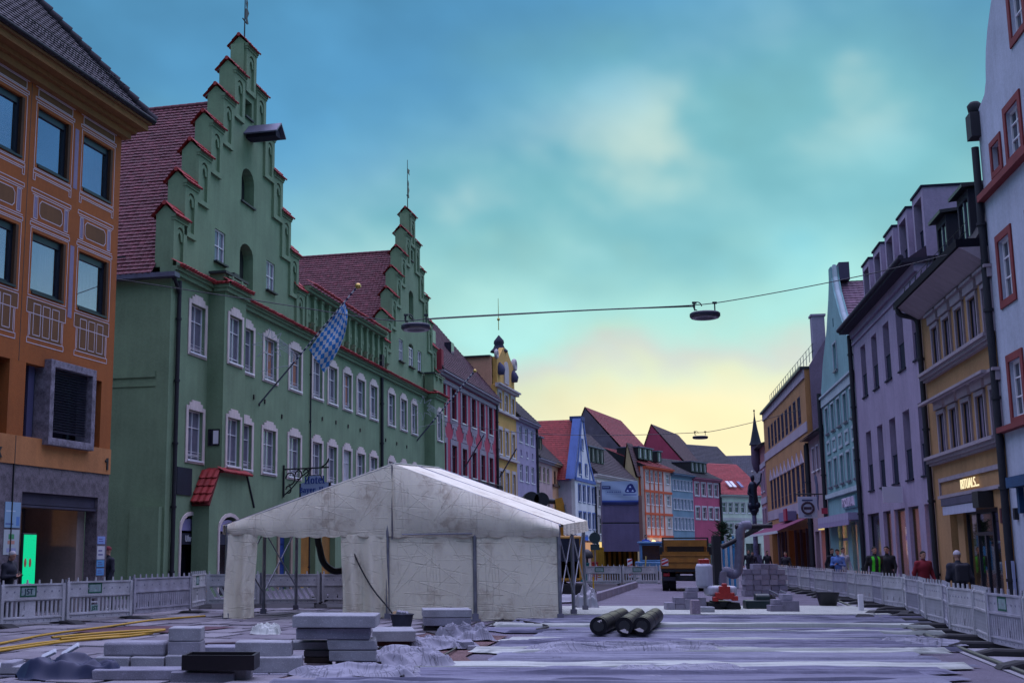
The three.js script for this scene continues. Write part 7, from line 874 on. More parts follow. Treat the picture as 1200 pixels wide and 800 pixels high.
{ // banner wall on yellow props
  const F = 77, x0 = column(708.5, F), x1 = column(750.5, F), t = front('banner_wall', 'tall violet grey site hoarding with white and blue banner on top', 'hoarding', [x0, F + 0.3], [x1, F]), L = t.L, Y = (py) => atF(730, py, F)[1];
  const yB = Y(646), yM = Y(612.5), yT = Y(588), yTop = Y(563.5), gv = mat([0.13, 0.11, 0.21], { tex: 'plaster', size: 3 });
  gb().box(0, yB, -2.4, L, yM - 0.04, 0).mesh('lower_panel', gv, t); gb().box(0, yM + 0.04, -2.4, L, yT, 0).mesh('upper_panel', gv, t); gb().box(0, yM - 0.04, -2.4, L, yM + 0.04, -0.04).mesh('joint', M.dark, t); gb().box(L, yB, -2.3, L + 0.22, yT + 0.4, -0.1).mesh('side_board', mat([0.26, 0.14, 0.12]), t);
  cb(t, L, yT, yTop); for (let i = 0; i < 7; i++) gb().box(0.05 + i * L / 7, 0, -2.2 + 0.2 * (i % 2), 0.2 + i * L / 7, yB, -1.9 + 0.2 * (i % 2)).mesh('yellow_prop', mat([0.3 + 0.1 * (i % 2), 0.17, 0.01], { tex: 'rough' }), t); gb().box(0, 0, -2.6, L, yB, -2.45).mesh('rear_board', mat([0.1, 0.06, 0.01], { tex: 'rough' }), t);
  function cb(t, L, a, b) { const n = 24, pos = [], idx = [], uv = []; for (let i = 0; i <= n; i++) for (let j = 0; j <= n; j++) { const u = i / n, v = j / n; pos.push(u * L, lerp(a - 0.15, b, v), 0.06 + 0.06 * Math.sin((u + v) * 7) * Math.sin(Math.PI * v) * 0.5); uv.push(u, v); } for (let i = 0; i < n; i++) for (let j = 0; j < n; j++) { const k = i * (n + 1) + j, m = k + n + 1; idx.push(k, m, k + 1, m, m + 1, k + 1); }
    const c = document.createElement('canvas'); c.width = 512; c.height = 340; const x = c.getContext('2d'); x.fillStyle = '#8fa3c0'; x.fillRect(0, 0, 512, 340); x.fillStyle = '#0d1f63'; x.fillRect(6, 70, 120, 46); x.fillStyle = '#9fb3d6'; x.fillRect(14, 86, 96, 9); x.strokeStyle = '#5a6ea0'; x.lineWidth = 4; x.strokeRect(60, 130, 210, 54); x.fillStyle = '#46598f'; for (let i = 0; i < 8; i++) x.fillRect(74 + i * 24 + (i > 3 ? 8 : 0), 148, 15, 20); x.fillStyle = '#14256e'; x.beginPath(); x.moveTo(400, 40); x.quadraticCurveTo(420, 34, 440, 50); x.lineTo(482, 140); x.quadraticCurveTo(480, 170, 450, 172); x.lineTo(350, 172); x.quadraticCurveTo(322, 168, 326, 138); x.lineTo(366, 60); x.fill(); x.fillStyle = '#a9bbdd'; for (const [a, b] of [[402, 84], [366, 142], [436, 142]]) { x.beginPath(); x.moveTo(a, b - 20); x.lineTo(a + 18, b + 12); x.lineTo(a - 18, b + 12); x.fill(); } x.fillStyle = '#3a4d92'; x.fillRect(300, 192, 190, 14); x.fillStyle = '#3550a0'; x.fillRect(0, 280, 512, 24); x.fillStyle = '#0a1650'; x.fillRect(0, 304, 512, 36);
    const tx = new THREE.CanvasTexture(c); tx.colorSpace = THREE.SRGBColorSpace; const g = new THREE.BufferGeometry(); g.setAttribute('position', new THREE.BufferAttribute(new Float32Array(pos), 3)); g.setAttribute('uv', new THREE.BufferAttribute(new Float32Array(uv), 2)); g.setIndex(idx); g.computeVertexNormals(); mk('banner', g, new THREE.MeshStandardMaterial({ map: tx, roughness: 0.6, side: THREE.DoubleSide }), t); gb().box(0, a, -2.4, L, b, 0.02).mesh('upper_frame', gv, t); }
}
{ const c = thing('yellow_container', 'yellow steel container standing beside the banner wall', 'container', [column(704, 76), 0, 76]); const ym = mat([0.36, 0.2, 0.01], { tex: 'steel' }); gb().box(-0.25, 0.05, -2, 0.2, 1.95, 0).mesh('body', ym, c); for (let i = 0; i < 4; i++) gb().box(-0.22 + i * 0.11, 0.1, 0.001, -0.17 + i * 0.11, 1.9, 0.03).mesh('rib', ym, c); gb().box(-0.27, 1.95, -2.02, 0.22, 2.02, 0.03).mesh('lid', ym, c);
  const r = thing('red_bin', 'red site bin next to the yellow container', 'bin', [column(697, 72), 0, 72]); gb().rbox(-0.14, 0.05, -0.3, 0.18, 1.1, 0, 0.02).mesh('body', mat([0.42, 0.03, 0.02], { tex: 'rough' }), r); gb().rbox(-0.16, 1.1, -0.32, 0.2, 1.18, 0.02, 0.02).mesh('lid', mat([0.3, 0.02, 0.02], { tex: 'rough' }), r); gb().cyl([-0.1, 0, -0.1], [-0.1, 0.1, -0.1], 0.05).mesh('caster', M.dark, r);
  const tb = thing('teal_bin', 'teal waste bin near the marquee corner', 'bin', [column(684, 70), 0, 70]); gb().hexa([[-0.2, 0.1, 0.2], [0.2, 0.1, 0.2], [0.2, 0.1, -0.2], [-0.2, 0.1, -0.2]], [[-0.26, 1.05, 0.25], [0.26, 1.05, 0.25], [0.26, 1.05, -0.25], [-0.26, 1.05, -0.25]]).mesh('body', mat([0.03, 0.25, 0.26], { tex: 'rough' }), tb); gb().rbox(-0.28, 1.05, -0.28, 0.28, 1.15, 0.28, 0.03).mesh('lid', mat([0.03, 0.2, 0.22], { tex: 'rough' }), tb);
  const s = thing('traffic_sign', 'back of a round traffic sign on a grey post near the white gabled house', 'sign', [column(697.5, 69), 0, 69]); gb().cyl([0, 0, 0], [0, 2.9, 0], 0.035).mesh('post', M.steel, s); gb().cyl([0, 2.5, 0.04], [0, 2.5, 0.06], 0.31, 0.31, 24).mesh('disc', mat([0.03, 0.06, 0.07], { tex: 'rough' }), s); gb().box(-0.25, 1.85, 0.04, 0.25, 2.15, 0.06).mesh('plate', mat([0.03, 0.06, 0.07], { tex: 'rough' }), s);
  const bk = thing('warning_beacon', 'red and white striped beacon board behind the barrier', 'beacon', [column(738, 72), 0, 72]); gb().rbox(-0.14, 0.3, -0.02, 0.14, 1.35, 0.02, 0.01).mesh('board', M.frame, bk); for (let i = 0; i < 4; i++) gb().shape([[-0.13, 0.35 + i * 0.26], [0.13, 0.47 + i * 0.26], [0.13, 0.58 + i * 0.26], [-0.13, 0.46 + i * 0.26]], [], 0.021, 0.026).mesh('red_stripe', mat([0.45, 0.03, 0.04], { tex: null }), bk); gb().rbox(-0.3, 0, -0.2, 0.3, 0.12, 0.2, 0.03).mesh('foot', rubber, bk);
}
{ // suction hose boom
  const F = 44, p = (px, py, f = F) => { const q = atF(px, py, f); return [q[0], q[1], -f]; }, g = thing('suction_boom', 'grey suction hose hanging from a black swing boom', 'suction machine'), hs = mat([0.2, 0.2, 0.29], { tex: 'rough', size: 0.5, rough: 0.6 });
  const pts = [p(846, 692), p(844.5, 680), p(847, 671), p(853, 669.5), p(859, 673), p(864.5, 670), p(866.5, 655), p(867.5, 638), p(868, 622), p(871, 616), p(880, 615)]; gb().tube(pts, 0.155, 90, 12).mesh('hose', hs, g);
  const rings = gb(); { const c = new THREE.CatmullRomCurve3(pts.map((q) => V(...q))); for (let i = 2; i < 56; i++) { const a = c.getPointAt(i / 60), d = c.getTangentAt(i / 60).multiplyScalar(0.014); rings.cyl([a.x - d.x, a.y - d.y, a.z - d.z], [a.x + d.x, a.y + d.y, a.z + d.z], 0.168, 0.168, 12); } } rings.mesh('hose_ribs', hs, g, { kind: 'stuff' });
  const bm = (a, b, w, h) => { const m = gb().cyl(a, b, w, h, 6); return m; }; bm(p(846, 641), p(905, 612), 0.1, 0.05).mesh('boom', M.dark, g); bm(p(862, 617), p(905, 616), 0.09, 0.09).mesh('boom', M.dark, g); bm(p(865, 632), p(887, 618), 0.06, 0.06).mesh('boom_stay', M.dark, g);
  const b0 = p(843, 716), b1 = p(843, 628); gb().box(b0[0] - 0.13, 0, -F - 0.13, b0[0] + 0.13, b1[1], -F + 0.13).mesh('mast', M.dark, g);
}
{ // red and white tracked machine with splayed rods
  const F = 37.1, p = (px, py) => { const q = atF(px, py, F); return [q[0], Math.max(0.02, q[1]), 0]; }, c = p(850, 710), t = thing('tracked_laying_machine', 'small red and white tracked machine with splayed steel rods', 'machine', [c[0], 0, F]), wm = mat([0.45, 0.46, 0.56], { tex: 'steel', rough: 0.4 }), rm = mat([0.4, 0.02, 0.015], { tex: 'rough', rough: 0.4 });
  for (const s of [-1, 1]) gb().shape([[-0.16, 0.02], [0.16, 0.02], [0.2, 0.12], [0.16, 0.26], [-0.16, 0.26], [-0.2, 0.12]], [], -1.0, 0.0, 0.02).mesh('track', tyre, t).position.x = s * 0.28;
  gb().box(-0.22, 0.12, -0.9, 0.22, 0.3, -0.1).mesh('chassis', M.dark, t); gb().rbox(-0.42, 0.44, -0.8, 0.42, 0.74, -0.05, 0.09).mesh('hood', wm, t); gb().lathe([[0, 0], [0.22, 0.02], [0.25, 0.1], [0.25, 0.62], [0.2, 0.72], [0, 0.74]], [-0.42, 0.66, -0.6], 18).mesh('tank', wm, t);
  for (const [x, y, w, h] of [[-0.28, 0.36, 0.56, 0.2], [-0.16, 0.5, 0.32, 0.24], [-0.36, 0.3, 0.16, 0.14], [0.2, 0.32, 0.18, 0.14], [-0.07, 0.68, 0.14, 0.14]]) gb().rbox(x, y, -0.06, x + w, y + h, 0.1, 0.03).mesh('red_valve_block', rm, t); gb().rbox(-0.56, 1.36, -0.75, -0.28, 1.52, -0.45, 0.03).mesh('red_cap', rm, t);
  for (const [a, b] of [[[860, 697], [882, 716]], [[857, 699], [875, 716]], [[836, 699], [823, 716]], [[833, 702], [820, 714]]]) gb().cyl(p(...a), p(...b), 0.03).mesh('rod', M.steel, t); gb().cyl(p(835, 700), p(812, 683), 0.035).mesh('handle', M.steel, t); gb().tube([p(812, 683), p(808, 681), p(805, 684), p(808, 686)], 0.03, 16).mesh('grip', M.frame, t); gb().cyl(p(832, 702), p(818, 688), 0.06).mesh('handle_hose', mat([0.03, 0.04, 0.02]), t); gb().cyl([0.1, 0.7, -0.4], [0.1, 1.15, -0.4], 0.1).mesh('suction_neck', mat([0.2, 0.18, 0.24], { tex: 'steel' }), t);
  const w = thing('green_pump', 'dark green pump unit on the ground behind the speckled strip', 'pump', [...(() => { const q = onGround(891, 716); return [q[0], 0, q[1]]; })()]); w.scale.setScalar(0.8); const gm = mat([0.005, 0.024, 0.026], { tex: 'steel', rough: 0.4 }); gb().rbox(-0.5, 0.05, -0.5, 0.45, 0.4, 0.05, 0.06).mesh('housing', gm, w); gb().cyl([-0.1, 0.45, -0.2], [0.4, 0.45, -0.2], 0.18, 0.18, 14).mesh('motor', gm, w); gb().cyl([0.5, 0.3, -0.2], [0.6, 0.3, -0.2], 0.3, 0.3, 18).mesh('wheel', tyre, w); for (const x of [0.5, 0.9]) gb().cyl([x, 0.75, -0.4], [x + 0.4, 0.55, -0.3], 0.03).mesh('handle', M.steel, w); gb().box(-0.5, 0, -0.4, -0.4, 0.06, 0).box(0.35, 0, -0.4, 0.45, 0.06, 0).mesh('skid', M.dark, w);
}
// paver blocks
{
  const bm = [mat([0.3, 0.28, 0.36], { tex: 'speckle', size: 0.8 }), mat([0.35, 0.33, 0.42], { tex: 'speckle', size: 0.9 }), mat([0.26, 0.24, 0.32], { tex: 'speckle', size: 0.7 })], pb = (px0, px1, y0, y1, F, label, group, d = 0.4, k = 0) => block(px0, px1, y0, y1, F, d, label, bm[k % 3], { group, name: 'paver_block', cat: 'block', chip: 0.006, r: 0.01 });
  const F = 50, p = atF(870, 706, F); let k = 0; for (let j = 0; j < 6; j++) for (let i = 0; i < 5; i++) { if (j === 5 && (i === 0 || i === 4)) continue; const w = 0.32, h = 0.205, X = column(871, F) + i * (w + 0.012) + (j % 2 ? 0.06 : 0) + (R() - 0.5) * 0.03, b = tag(mk('paver_block', pavG(k), bm[k++ % 3]), 'grey paver block in the big stack behind the green pump', 'block', 'paver blocks of the big stack'); b.position.set(X + w / 2, 0.02 + h / 2 + j * (h + 0.003), -(F + 0.25 + (R() - 0.5) * 0.05)); }
  function pavG(i) { return (pavG.c ??= [0.32, 0.325, 0.315].map((w) => boxUV(prep(new RoundedBoxGeometry(w, 0.203, 0.5, 1, 0.012)))))[i % 3]; }
  const L1 = 'pale paver block in the small stack beside the splayed rods', L2 = 'pale paver block in the small stack between the pump and the black tub';
  for (const [a, b, c, d, f] of [[782, 791.6, 706, 716, 36.9], [792, 803, 700, 708, 36.9], [792.3, 803, 708.3, 716, 36.9], [803.6, 819.6, 702, 716, 36.9], [805, 818, 693.5, 701.7, 37.0], [807, 819, 688, 693.2, 37.1], [820, 828, 700, 715.5, 37.3]]) pb(a, b, c, d, f, L1, 'paver blocks of the small stack by the rods', 0.4, k++);
  for (const [a, b, c, d, f] of [[904, 917.6, 709, 718, 35.8], [908, 917, 702.5, 708.7, 35.9], [918, 929, 696, 703.7, 35.9], [918, 937, 704, 718, 35.8]]) pb(a, b, c, d, f, L2, 'paver blocks of the small stack by the tub', 0.4, k++);
  block(812, 821, 703, 721, 34.3, 0.24, 'single upright pinkish block on the speckled strip', mat([0.36, 0.29, 0.35], { tex: 'speckle' }), { name: 'upright_block', cat: 'block', r: 0.01 }); block(822, 838, 711, 718, 35.3, 0.35, 'pale flat block beside the upright block on the speckled strip', conc[2], { name: 'flat_block', cat: 'block' });
}
{ const p = onGround(687, 714); crumple('silver_wrapped_bundle', 'silver plastic wrapped bundle beside the marquee corner', p[0], p[1], 0.36, 0.36, 0.62, mat([0.42, 0.42, 0.48], { tex: 'cloth', rough: 0.3, metal: 0.2 }), 61); const q = onGround(666, 706); crumple('plastic_scraps', 'scattered white plastic scraps under the marquee edge', q[0], q[1], 0.9, 0.8, 0.3, mat([0.4, 0.4, 0.46], { tex: 'cloth', rough: 0.4 }), 67);
  const s = tag(gb().cyl([0, 0, 0], [0, 0.75, 0], 0.03, 0.03, 6).mesh('yellow_stake', mat([0.45, 0.28, 0.01], { tex: null })), 'short yellow stake behind the silver bundle', 'stake'); const w = onGround(696, 698); s.position.set(w[0], 0, -w[1]); }

// ================================================================ wires, lamps, poles, flag, sign, tree, statue
const wireM = mat([0.02, 0.022, 0.03], { tex: null, rough: 0.5 });
const W3 = (px, py, F) => { const q = atF(px, py, F); return [q[0], q[1], -F]; };
{
  const wire = (name, label, pts, r) => tag(gb().tube(pts, r, 80, 5).mesh(name, wireM), label, 'wire');
  wire('span_wire', 'span wire across the street carrying the two ring lamps', [W3(138, 327, 37.4), W3(300, 352, 36.8), W3(470, 376, 36), W3(505, 373, 36), W3(660, 364.5, 35.5), W3(812, 357.5, 35), W3(838, 355, 35), W3(1010, 323, 34.5), W3(1156, 287, 34)], 0.014);
  wire('power_cable', 'thicker clipped cable running along the span wire between the ring lamps', [W3(500, 374, 36), W3(580, 369.5, 35.7), W3(700, 363, 35.3), W3(815, 358.8, 35)], 0.02);
  wire('span_wire', 'far span wire with one flat lamp near the end of the street', [W3(505, 491, 88), W3(600, 506, 86), W3(700, 510, 82), W3(790, 508, 78), W3(812, 507, 78), W3(830, 506, 78), W3(890, 493, 78), W3(945, 478, 76)], 0.02);
  const lamp = (px, py, F, d, label) => { const c = W3(px, py, F), t = thing('ring_lamp', label, 'street lamp', [c[0], c[1], F]), m = mat([0.025, 0.022, 0.05], { tex: 'rough', rough: 0.4 }); gb().lathe([[0, -0.05], [d * 0.3, -0.08], [d * 0.45, -0.08], [d * 0.5, -0.03], [d * 0.5, 0.05], [d * 0.46, 0.08], [0, 0.09]], [0, 0, 0], 32).mesh('housing', m, t); gb().lathe([[d * 0.3, -0.081], [d * 0.42, -0.088], [d * 0.43, -0.08]], [0, 0, 0], 32).mesh('diffuser', mat([0.16, 0.15, 0.2], { tex: null, rough: 0.3 }), t); for (const s of [-1, 1]) { gb().cyl([s * d * 0.34, 0.14, 0], [s * d * 0.34, 0.36, 0], 0.02).mesh('hanger', wireM, t); gb().box(s * d * 0.34 - 0.06, 0.34, -0.03, s * d * 0.34 + 0.06, 0.4, 0.03).mesh('clamp', wireM, t); } const lp = new THREE.TorusGeometry(0.12, 0.016, 5, 14, 4.6); lp.translate(-d * 0.24, 0.27, 0); gb().add(lp).mesh('cable_loop', wireM, t); };
  lamp(826.5, 369.5, 35, 0.86, 'dark flat ring lamp hanging on the span wire against the sky'); lamp(487.5, 383.5, 36, 0.88, 'dark flat ring lamp hanging on the span wire before the green gable'); lamp(821, 512.5, 78, 0.96, 'small dark ring lamp hanging on the far span wire');
}
// flagpoles on the fronts
function flagpole(label, a, b, ball, striped, r = 0.035) {
  const t = thing('flagpole', label, 'flagpole'), A = V(...a), B = V(...b), n = striped ? 34 : 1; const at = (k) => A.clone().lerp(B, k).toArray();
  gb().cyl(at(0), at(striped ? 0.36 : 1), r * 1.2, r, 8).mesh('pole', mat([0.14, 0.15, 0.2], { tex: 'steel' }), t);
  if (striped) { const w = gb(), bl = gb(); for (let i = 0; i < n; i++) (i % 2 ? w : bl).cyl(at(0.36 + 0.64 * i / n), at(0.36 + 0.64 * (i + 1) / n), r, r, 7); w.mesh('white_bands', mat([0.6, 0.6, 0.64], { tex: null }), t, { kind: 'stuff' }); bl.mesh('blue_bands', mat([0.02, 0.03, 0.1], { tex: null }), t, { kind: 'stuff' }); }
  if (ball) gb().sphere(b, ball).mesh('knob', mat([0.55, 0.36, 0.1], { tex: null, metal: 0.7, rough: 0.3 }), t); gb().sphere(a, r * 2.2).mesh('socket', M.dark, t); return t;
}
{
  const a = W3(303, 474, 55.5), b = W3(419.5, 335, 51);
  flagpole('striped flagpole with gilt knob carrying the lozenge flag', a, b, 0.13, true);
  const a2 = W3(480, 526.5, 84), b2 = W3(556.5, 434.5, 79); flagpole('striped flagpole without a flag on the second green gable', a2, b2, 0.12, true, 0.05);
  flagpole('plain dark flagpole on the crimson house', W3(540, 556, 98), W3(567.5, 509, 94), 0, false, 0.05); flagpole('plain dark flagpole on the yellow gabled house', W3(583, 564, 111), W3(605.5, 525.5, 107), 0, false, 0.06);
  // flag
  const n = 40, m = 30, pos = [], idx = [], uv = [], A = V(...W3(404, 352, 51.6)), B = V(...W3(362, 409, 53.2)), top = V(...W3(407.5, 372, 51.4)), bot = V(...W3(380, 436, 52.6)), rt = V(...W3(409.5, 400, 51.4));
  for (let i = 0; i <= n; i++) for (let j = 0; j <= m; j++) { const u = i / n, v = j / m, p = A.clone().lerp(B, u), e = A.clone().lerp(top, 0.6).multiplyScalar((1 - u) * (1 - u)).add(rt.clone().multiplyScalar(2 * u * (1 - u))).add(bot.clone().multiplyScalar(u * u)), q = p.lerp(e, v); q.z += 0.14 * Math.sin(v * 9 + u * 3) * v + 0.05 * Math.sin(u * 11); q.x += 0.03 * Math.sin(v * 14 + u * 5) * v; pos.push(q.x, q.y, q.z); uv.push(u, v); }
  for (let i = 0; i < n; i++) for (let j = 0; j < m; j++) { const k = i * (m + 1) + j, l = k + m + 1; idx.push(k, l, k + 1, l, l + 1, k + 1); }
  const c = document.createElement('canvas'); c.width = 512; c.height = 512; const x = c.getContext('2d'); x.fillStyle = '#d4d6e2'; x.fillRect(0, 0, 512, 512); x.fillStyle = '#2a84d8'; const cw = 512 / 9, chh = 512 / 6; for (let j = -1; j < 14; j++) for (let i = -1; i < 10; i++) { const X = i * cw + (j % 2 ? cw / 2 : 0), Y = j * chh / 2; x.beginPath(); x.moveTo(X, Y); x.lineTo(X + cw / 2, Y + chh / 2); x.lineTo(X, Y + chh); x.lineTo(X - cw / 2, Y + chh / 2); if (true) { if ((j & 1) === 0) x.fill(); } }
  const tx = new THREE.CanvasTexture(c); tx.colorSpace = THREE.SRGBColorSpace; const g = new THREE.BufferGeometry(); g.setAttribute('position', new THREE.BufferAttribute(new Float32Array(pos), 3)); g.setAttribute('uv', new THREE.BufferAttribute(new Float32Array(uv), 2)); g.setIndex(idx); g.computeVertexNormals(); tag(mk('flag', g, new THREE.MeshStandardMaterial({ map: tx, roughness: 0.85, side: THREE.DoubleSide })), 'blue and white lozenge flag hanging from the striped pole', 'flag');
}
// unlit wire stars at the poles
for (const [px, py, F, s, label] of [[318, 404, 54, 1, 'unlit white wire star decoration before the green hotel windows'], [497, 478, 82, 1.1, 'unlit white wire star decoration by the second striped pole']]) {
  const c = W3(px, py, F), t = thing('wire_star', label, 'decoration', [c[0], c[1], F]), wm = mat([0.34, 0.36, 0.4], { tex: null }), r = rng(px), wr = (p, q) => gb().tube([p, [(p[0] + q[0]) / 2 + 0.05, (p[1] + q[1]) / 2 + 0.04, 0], q], 0.012, 8, 4).mesh('wire', wm, t);
  const st = []; for (let i = 0; i < 16; i++) { const an = i / 16 * 6.283, R2 = (i % 2 ? 0.3 : 0.75) * s; st.push([Math.cos(an) * R2 - 0.1, Math.sin(an) * R2, 0]); } for (let i = 0; i < 16; i++) wr(st[i], st[(i + 1) % 16]); for (let i = 0; i < 5; i++) wr([0.3, -0.1 + 0.1 * i, 0], [1.1 * s, -0.75 + 0.06 * i, 0.1]); wr([-0.5, -1.2 * s, 0.0], [1.0 * s, -0.9 * s, 0]);
}
{ // wrought bracket with the hotel sign
  const c = faceAt(scene.getObjectByName('hotel_building'), 331.5, 560), h = scene.getObjectByName('hotel_building'), t = thing('hotel_sign', 'hotel name board on a scrolled wrought iron bracket', 'sign'); t.position.copy(h.localToWorld(V(c[0], 0, 0))); t.rotation.y = h.rotation.y - 0.35; const y = c[1] + 0.5, im = M.dark;
  gb().cyl([0, y - 1.4, 0.05], [0, y + 0.1, 0.05], 0.05).mesh('wall_bar', im, t); gb().cyl([0, y - 0.1, 0.05], [0, y - 0.1, 2.75], 0.035).mesh('arm', im, t); for (const [z, yy, r] of [[0.45, y - 0.55, 0.28], [0.95, y - 0.38, 0.2], [1.4, y - 0.3, 0.15], [0.35, y - 1.05, 0.16]]) { const g = new THREE.TorusGeometry(r, 0.035, 5, 20, 5); g.rotateY(Math.PI / 2); g.translate(0, yy, z); gb().add(g).mesh('scroll', im, t); } gb().tube([[0, y - 1.3, 0.1], [0, y - 0.95, 0.6], [0, y - 0.5, 1.1], [0, y - 0.15, 1.7]], 0.03, 24).mesh('stay', im, t); gb().tube([[0, y - 0.1, 2.3], [0, y + 0.12, 2.65], [0, y + 0.3, 2.75]], 0.035, 12).mesh('leaf', im, t);
  const sh = [[-0.85, -1.15], [0.85, -1.15], [0.85, -0.05], [0.5, 0.0], [0.32, 0.3], [-0.32, 0.3], [-0.5, 0.0], [-0.85, -0.05]].map(([a, b]) => [a, b * 1.0]); const bd = (k, z0, z1, m, n) => { const g = gb().shape(sh.map(([a, b]) => [a * k, b * k]), [], z0, z1).geo(); g.rotateY(Math.PI / 2); g.translate(0, y - 0.75, 1.95); boxUV(g); return mk(n, g, m, t); }; bd(1.08, -0.03, 0.03, im, 'board_frame'); bd(0.96, -0.04, 0.04, mat([0.32, 0.38, 0.6], { tex: null }), 'board');
  for (const [txt, yy] of [['Hotel', -0.35], ['Bayer. Hof', -0.75]]) { const g = letters(txt, txt.length > 6 ? 0.24 : 0.32, 0.01, fontSerif); g.rotateY(-Math.PI / 2); g.translate(-0.045, y - 0.75 + yy + 0.28, 1.95); mk('lettering', g, mat([0.015, 0.04, 0.26], { tex: null }), t); }
}
{ // fir tree in a ring of striped boards
  const F = 62, X = column(848, F), t = thing('fir_tree', 'small dark fir tree standing inside blue and white boards', 'tree', [X, 0, F]), r = rng(19), br = gb(); gb().cyl([0, 0, 0], [0, 3.0, 0], 0.07, 0.02).mesh('trunk', mat([0.04, 0.03, 0.02], { tex: 'rough' }), t);
  for (let k = 0; k < 46; k++) { const y = 1.3 + 1.7 * k / 46, len = (1.15 - 0.9 * k / 46) * (0.6 + 0.5 * r()), an = k * 2.4, dx = Math.cos(an), dz = Math.sin(an), tip = [dx * len, y + 0.18 + 0.2 * r(), dz * len]; br.cyl([0, y, 0], tip, 0.018, 0.006, 4); for (let i = 0; i < 44; i++) { const s = 0.12 + 0.88 * r(), p = [dx * len * s, y + (tip[1] - y) * s, dz * len * s], a = r() * 6.28, l = 0.14 + 0.1 * r(), e = r() - 0.3; br.quad(p, [p[0] + 0.03, p[1] + 0.02, p[2] + 0.02], [p[0] + Math.cos(a) * l + 0.01, p[1] + e * l, p[2] + Math.sin(a) * l], [p[0] + Math.cos(a) * l, p[1] + e * l, p[2] + Math.sin(a) * l]); } } br.mesh('crown', mat([0.022, 0.055, 0.028], { tex: null, side: THREE.DoubleSide }), t);
  const b = thing('striped_enclosure', 'enclosure of tall light blue and white upright boards round the fir', 'enclosure', [X, 0, F - 0.9]); for (let i = 0; i < 7; i++) gb().rbox(-0.42 + i * 0.125, 0, -0.02, -0.31 + i * 0.125, 2.0 + 0.25 * (i % 3), 0.02, 0.01).mesh('board', i % 2 ? mat([0.05, 0.3, 0.62], { tex: 'rough' }) : mat([0.55, 0.6, 0.66], { tex: 'rough' }), b);
}
{ // statue on a column
  const F = 99, t = thing('column_statue', 'dark bronze figure with raised arm on a slender column', 'statue', [column(886.5, F), 0, F]), bz = mat([0.012, 0.02, 0.05], { tex: 'steel', rough: 0.45, metal: 0.4 }), st = mat([0.16, 0.15, 0.28], { tex: 'stone' });
  gb().box(-0.6, 0, -0.6, 0.6, 1.2, 0.6).box(-0.45, 1.2, -0.45, 0.45, 1.5, 0.45).mesh('plinth', st, t); gb().cyl([0, 1.5, 0], [0, 4.6, 0], 0.26, 0.22, 16).mesh('shaft', st, t); gb().lathe([[0.22, 0], [0.42, 0.3], [0.5, 0.36], [0.5, 0.5], [0, 0.5]], [0, 4.6, 0], 16).mesh('capital', bz, t);
  const f = gb(); f.lathe([[0, 0], [0.5, 0.0], [0.55, 0.3], [0.45, 0.9], [0.4, 1.4], [0.46, 1.9], [0.3, 2.1], [0.13, 2.2], [0, 2.2]], [0, 5.1, 0], 14).sphere([0, 7.55, 0], 0.24, 0.9, 1.15, 1).cyl([0.35, 6.9, 0], [0.8, 7.3, 0.1], 0.14, 0.1).cyl([0.8, 7.3, 0.1], [0.95, 7.9, 0.1], 0.1, 0.07).cyl([-0.35, 6.9, 0], [-0.6, 6.3, 0.2], 0.14, 0.1).cyl([-0.6, 6.3, 0.2], [-0.2, 6.1, 0.4], 0.1, 0.08).sphere([0.3, 5.4, 0.25], 0.35, 1, 0.8, 1).sphere([-0.4, 5.3, 0.2], 0.3); f.mesh('figure', bz, t); t.scale.set(0.75, 1, 0.75); gb().sphere([0, 8.05, 0], 0.1).mesh('halo', mat([0.6, 0.6, 0.62], { tex: null }), t);
}

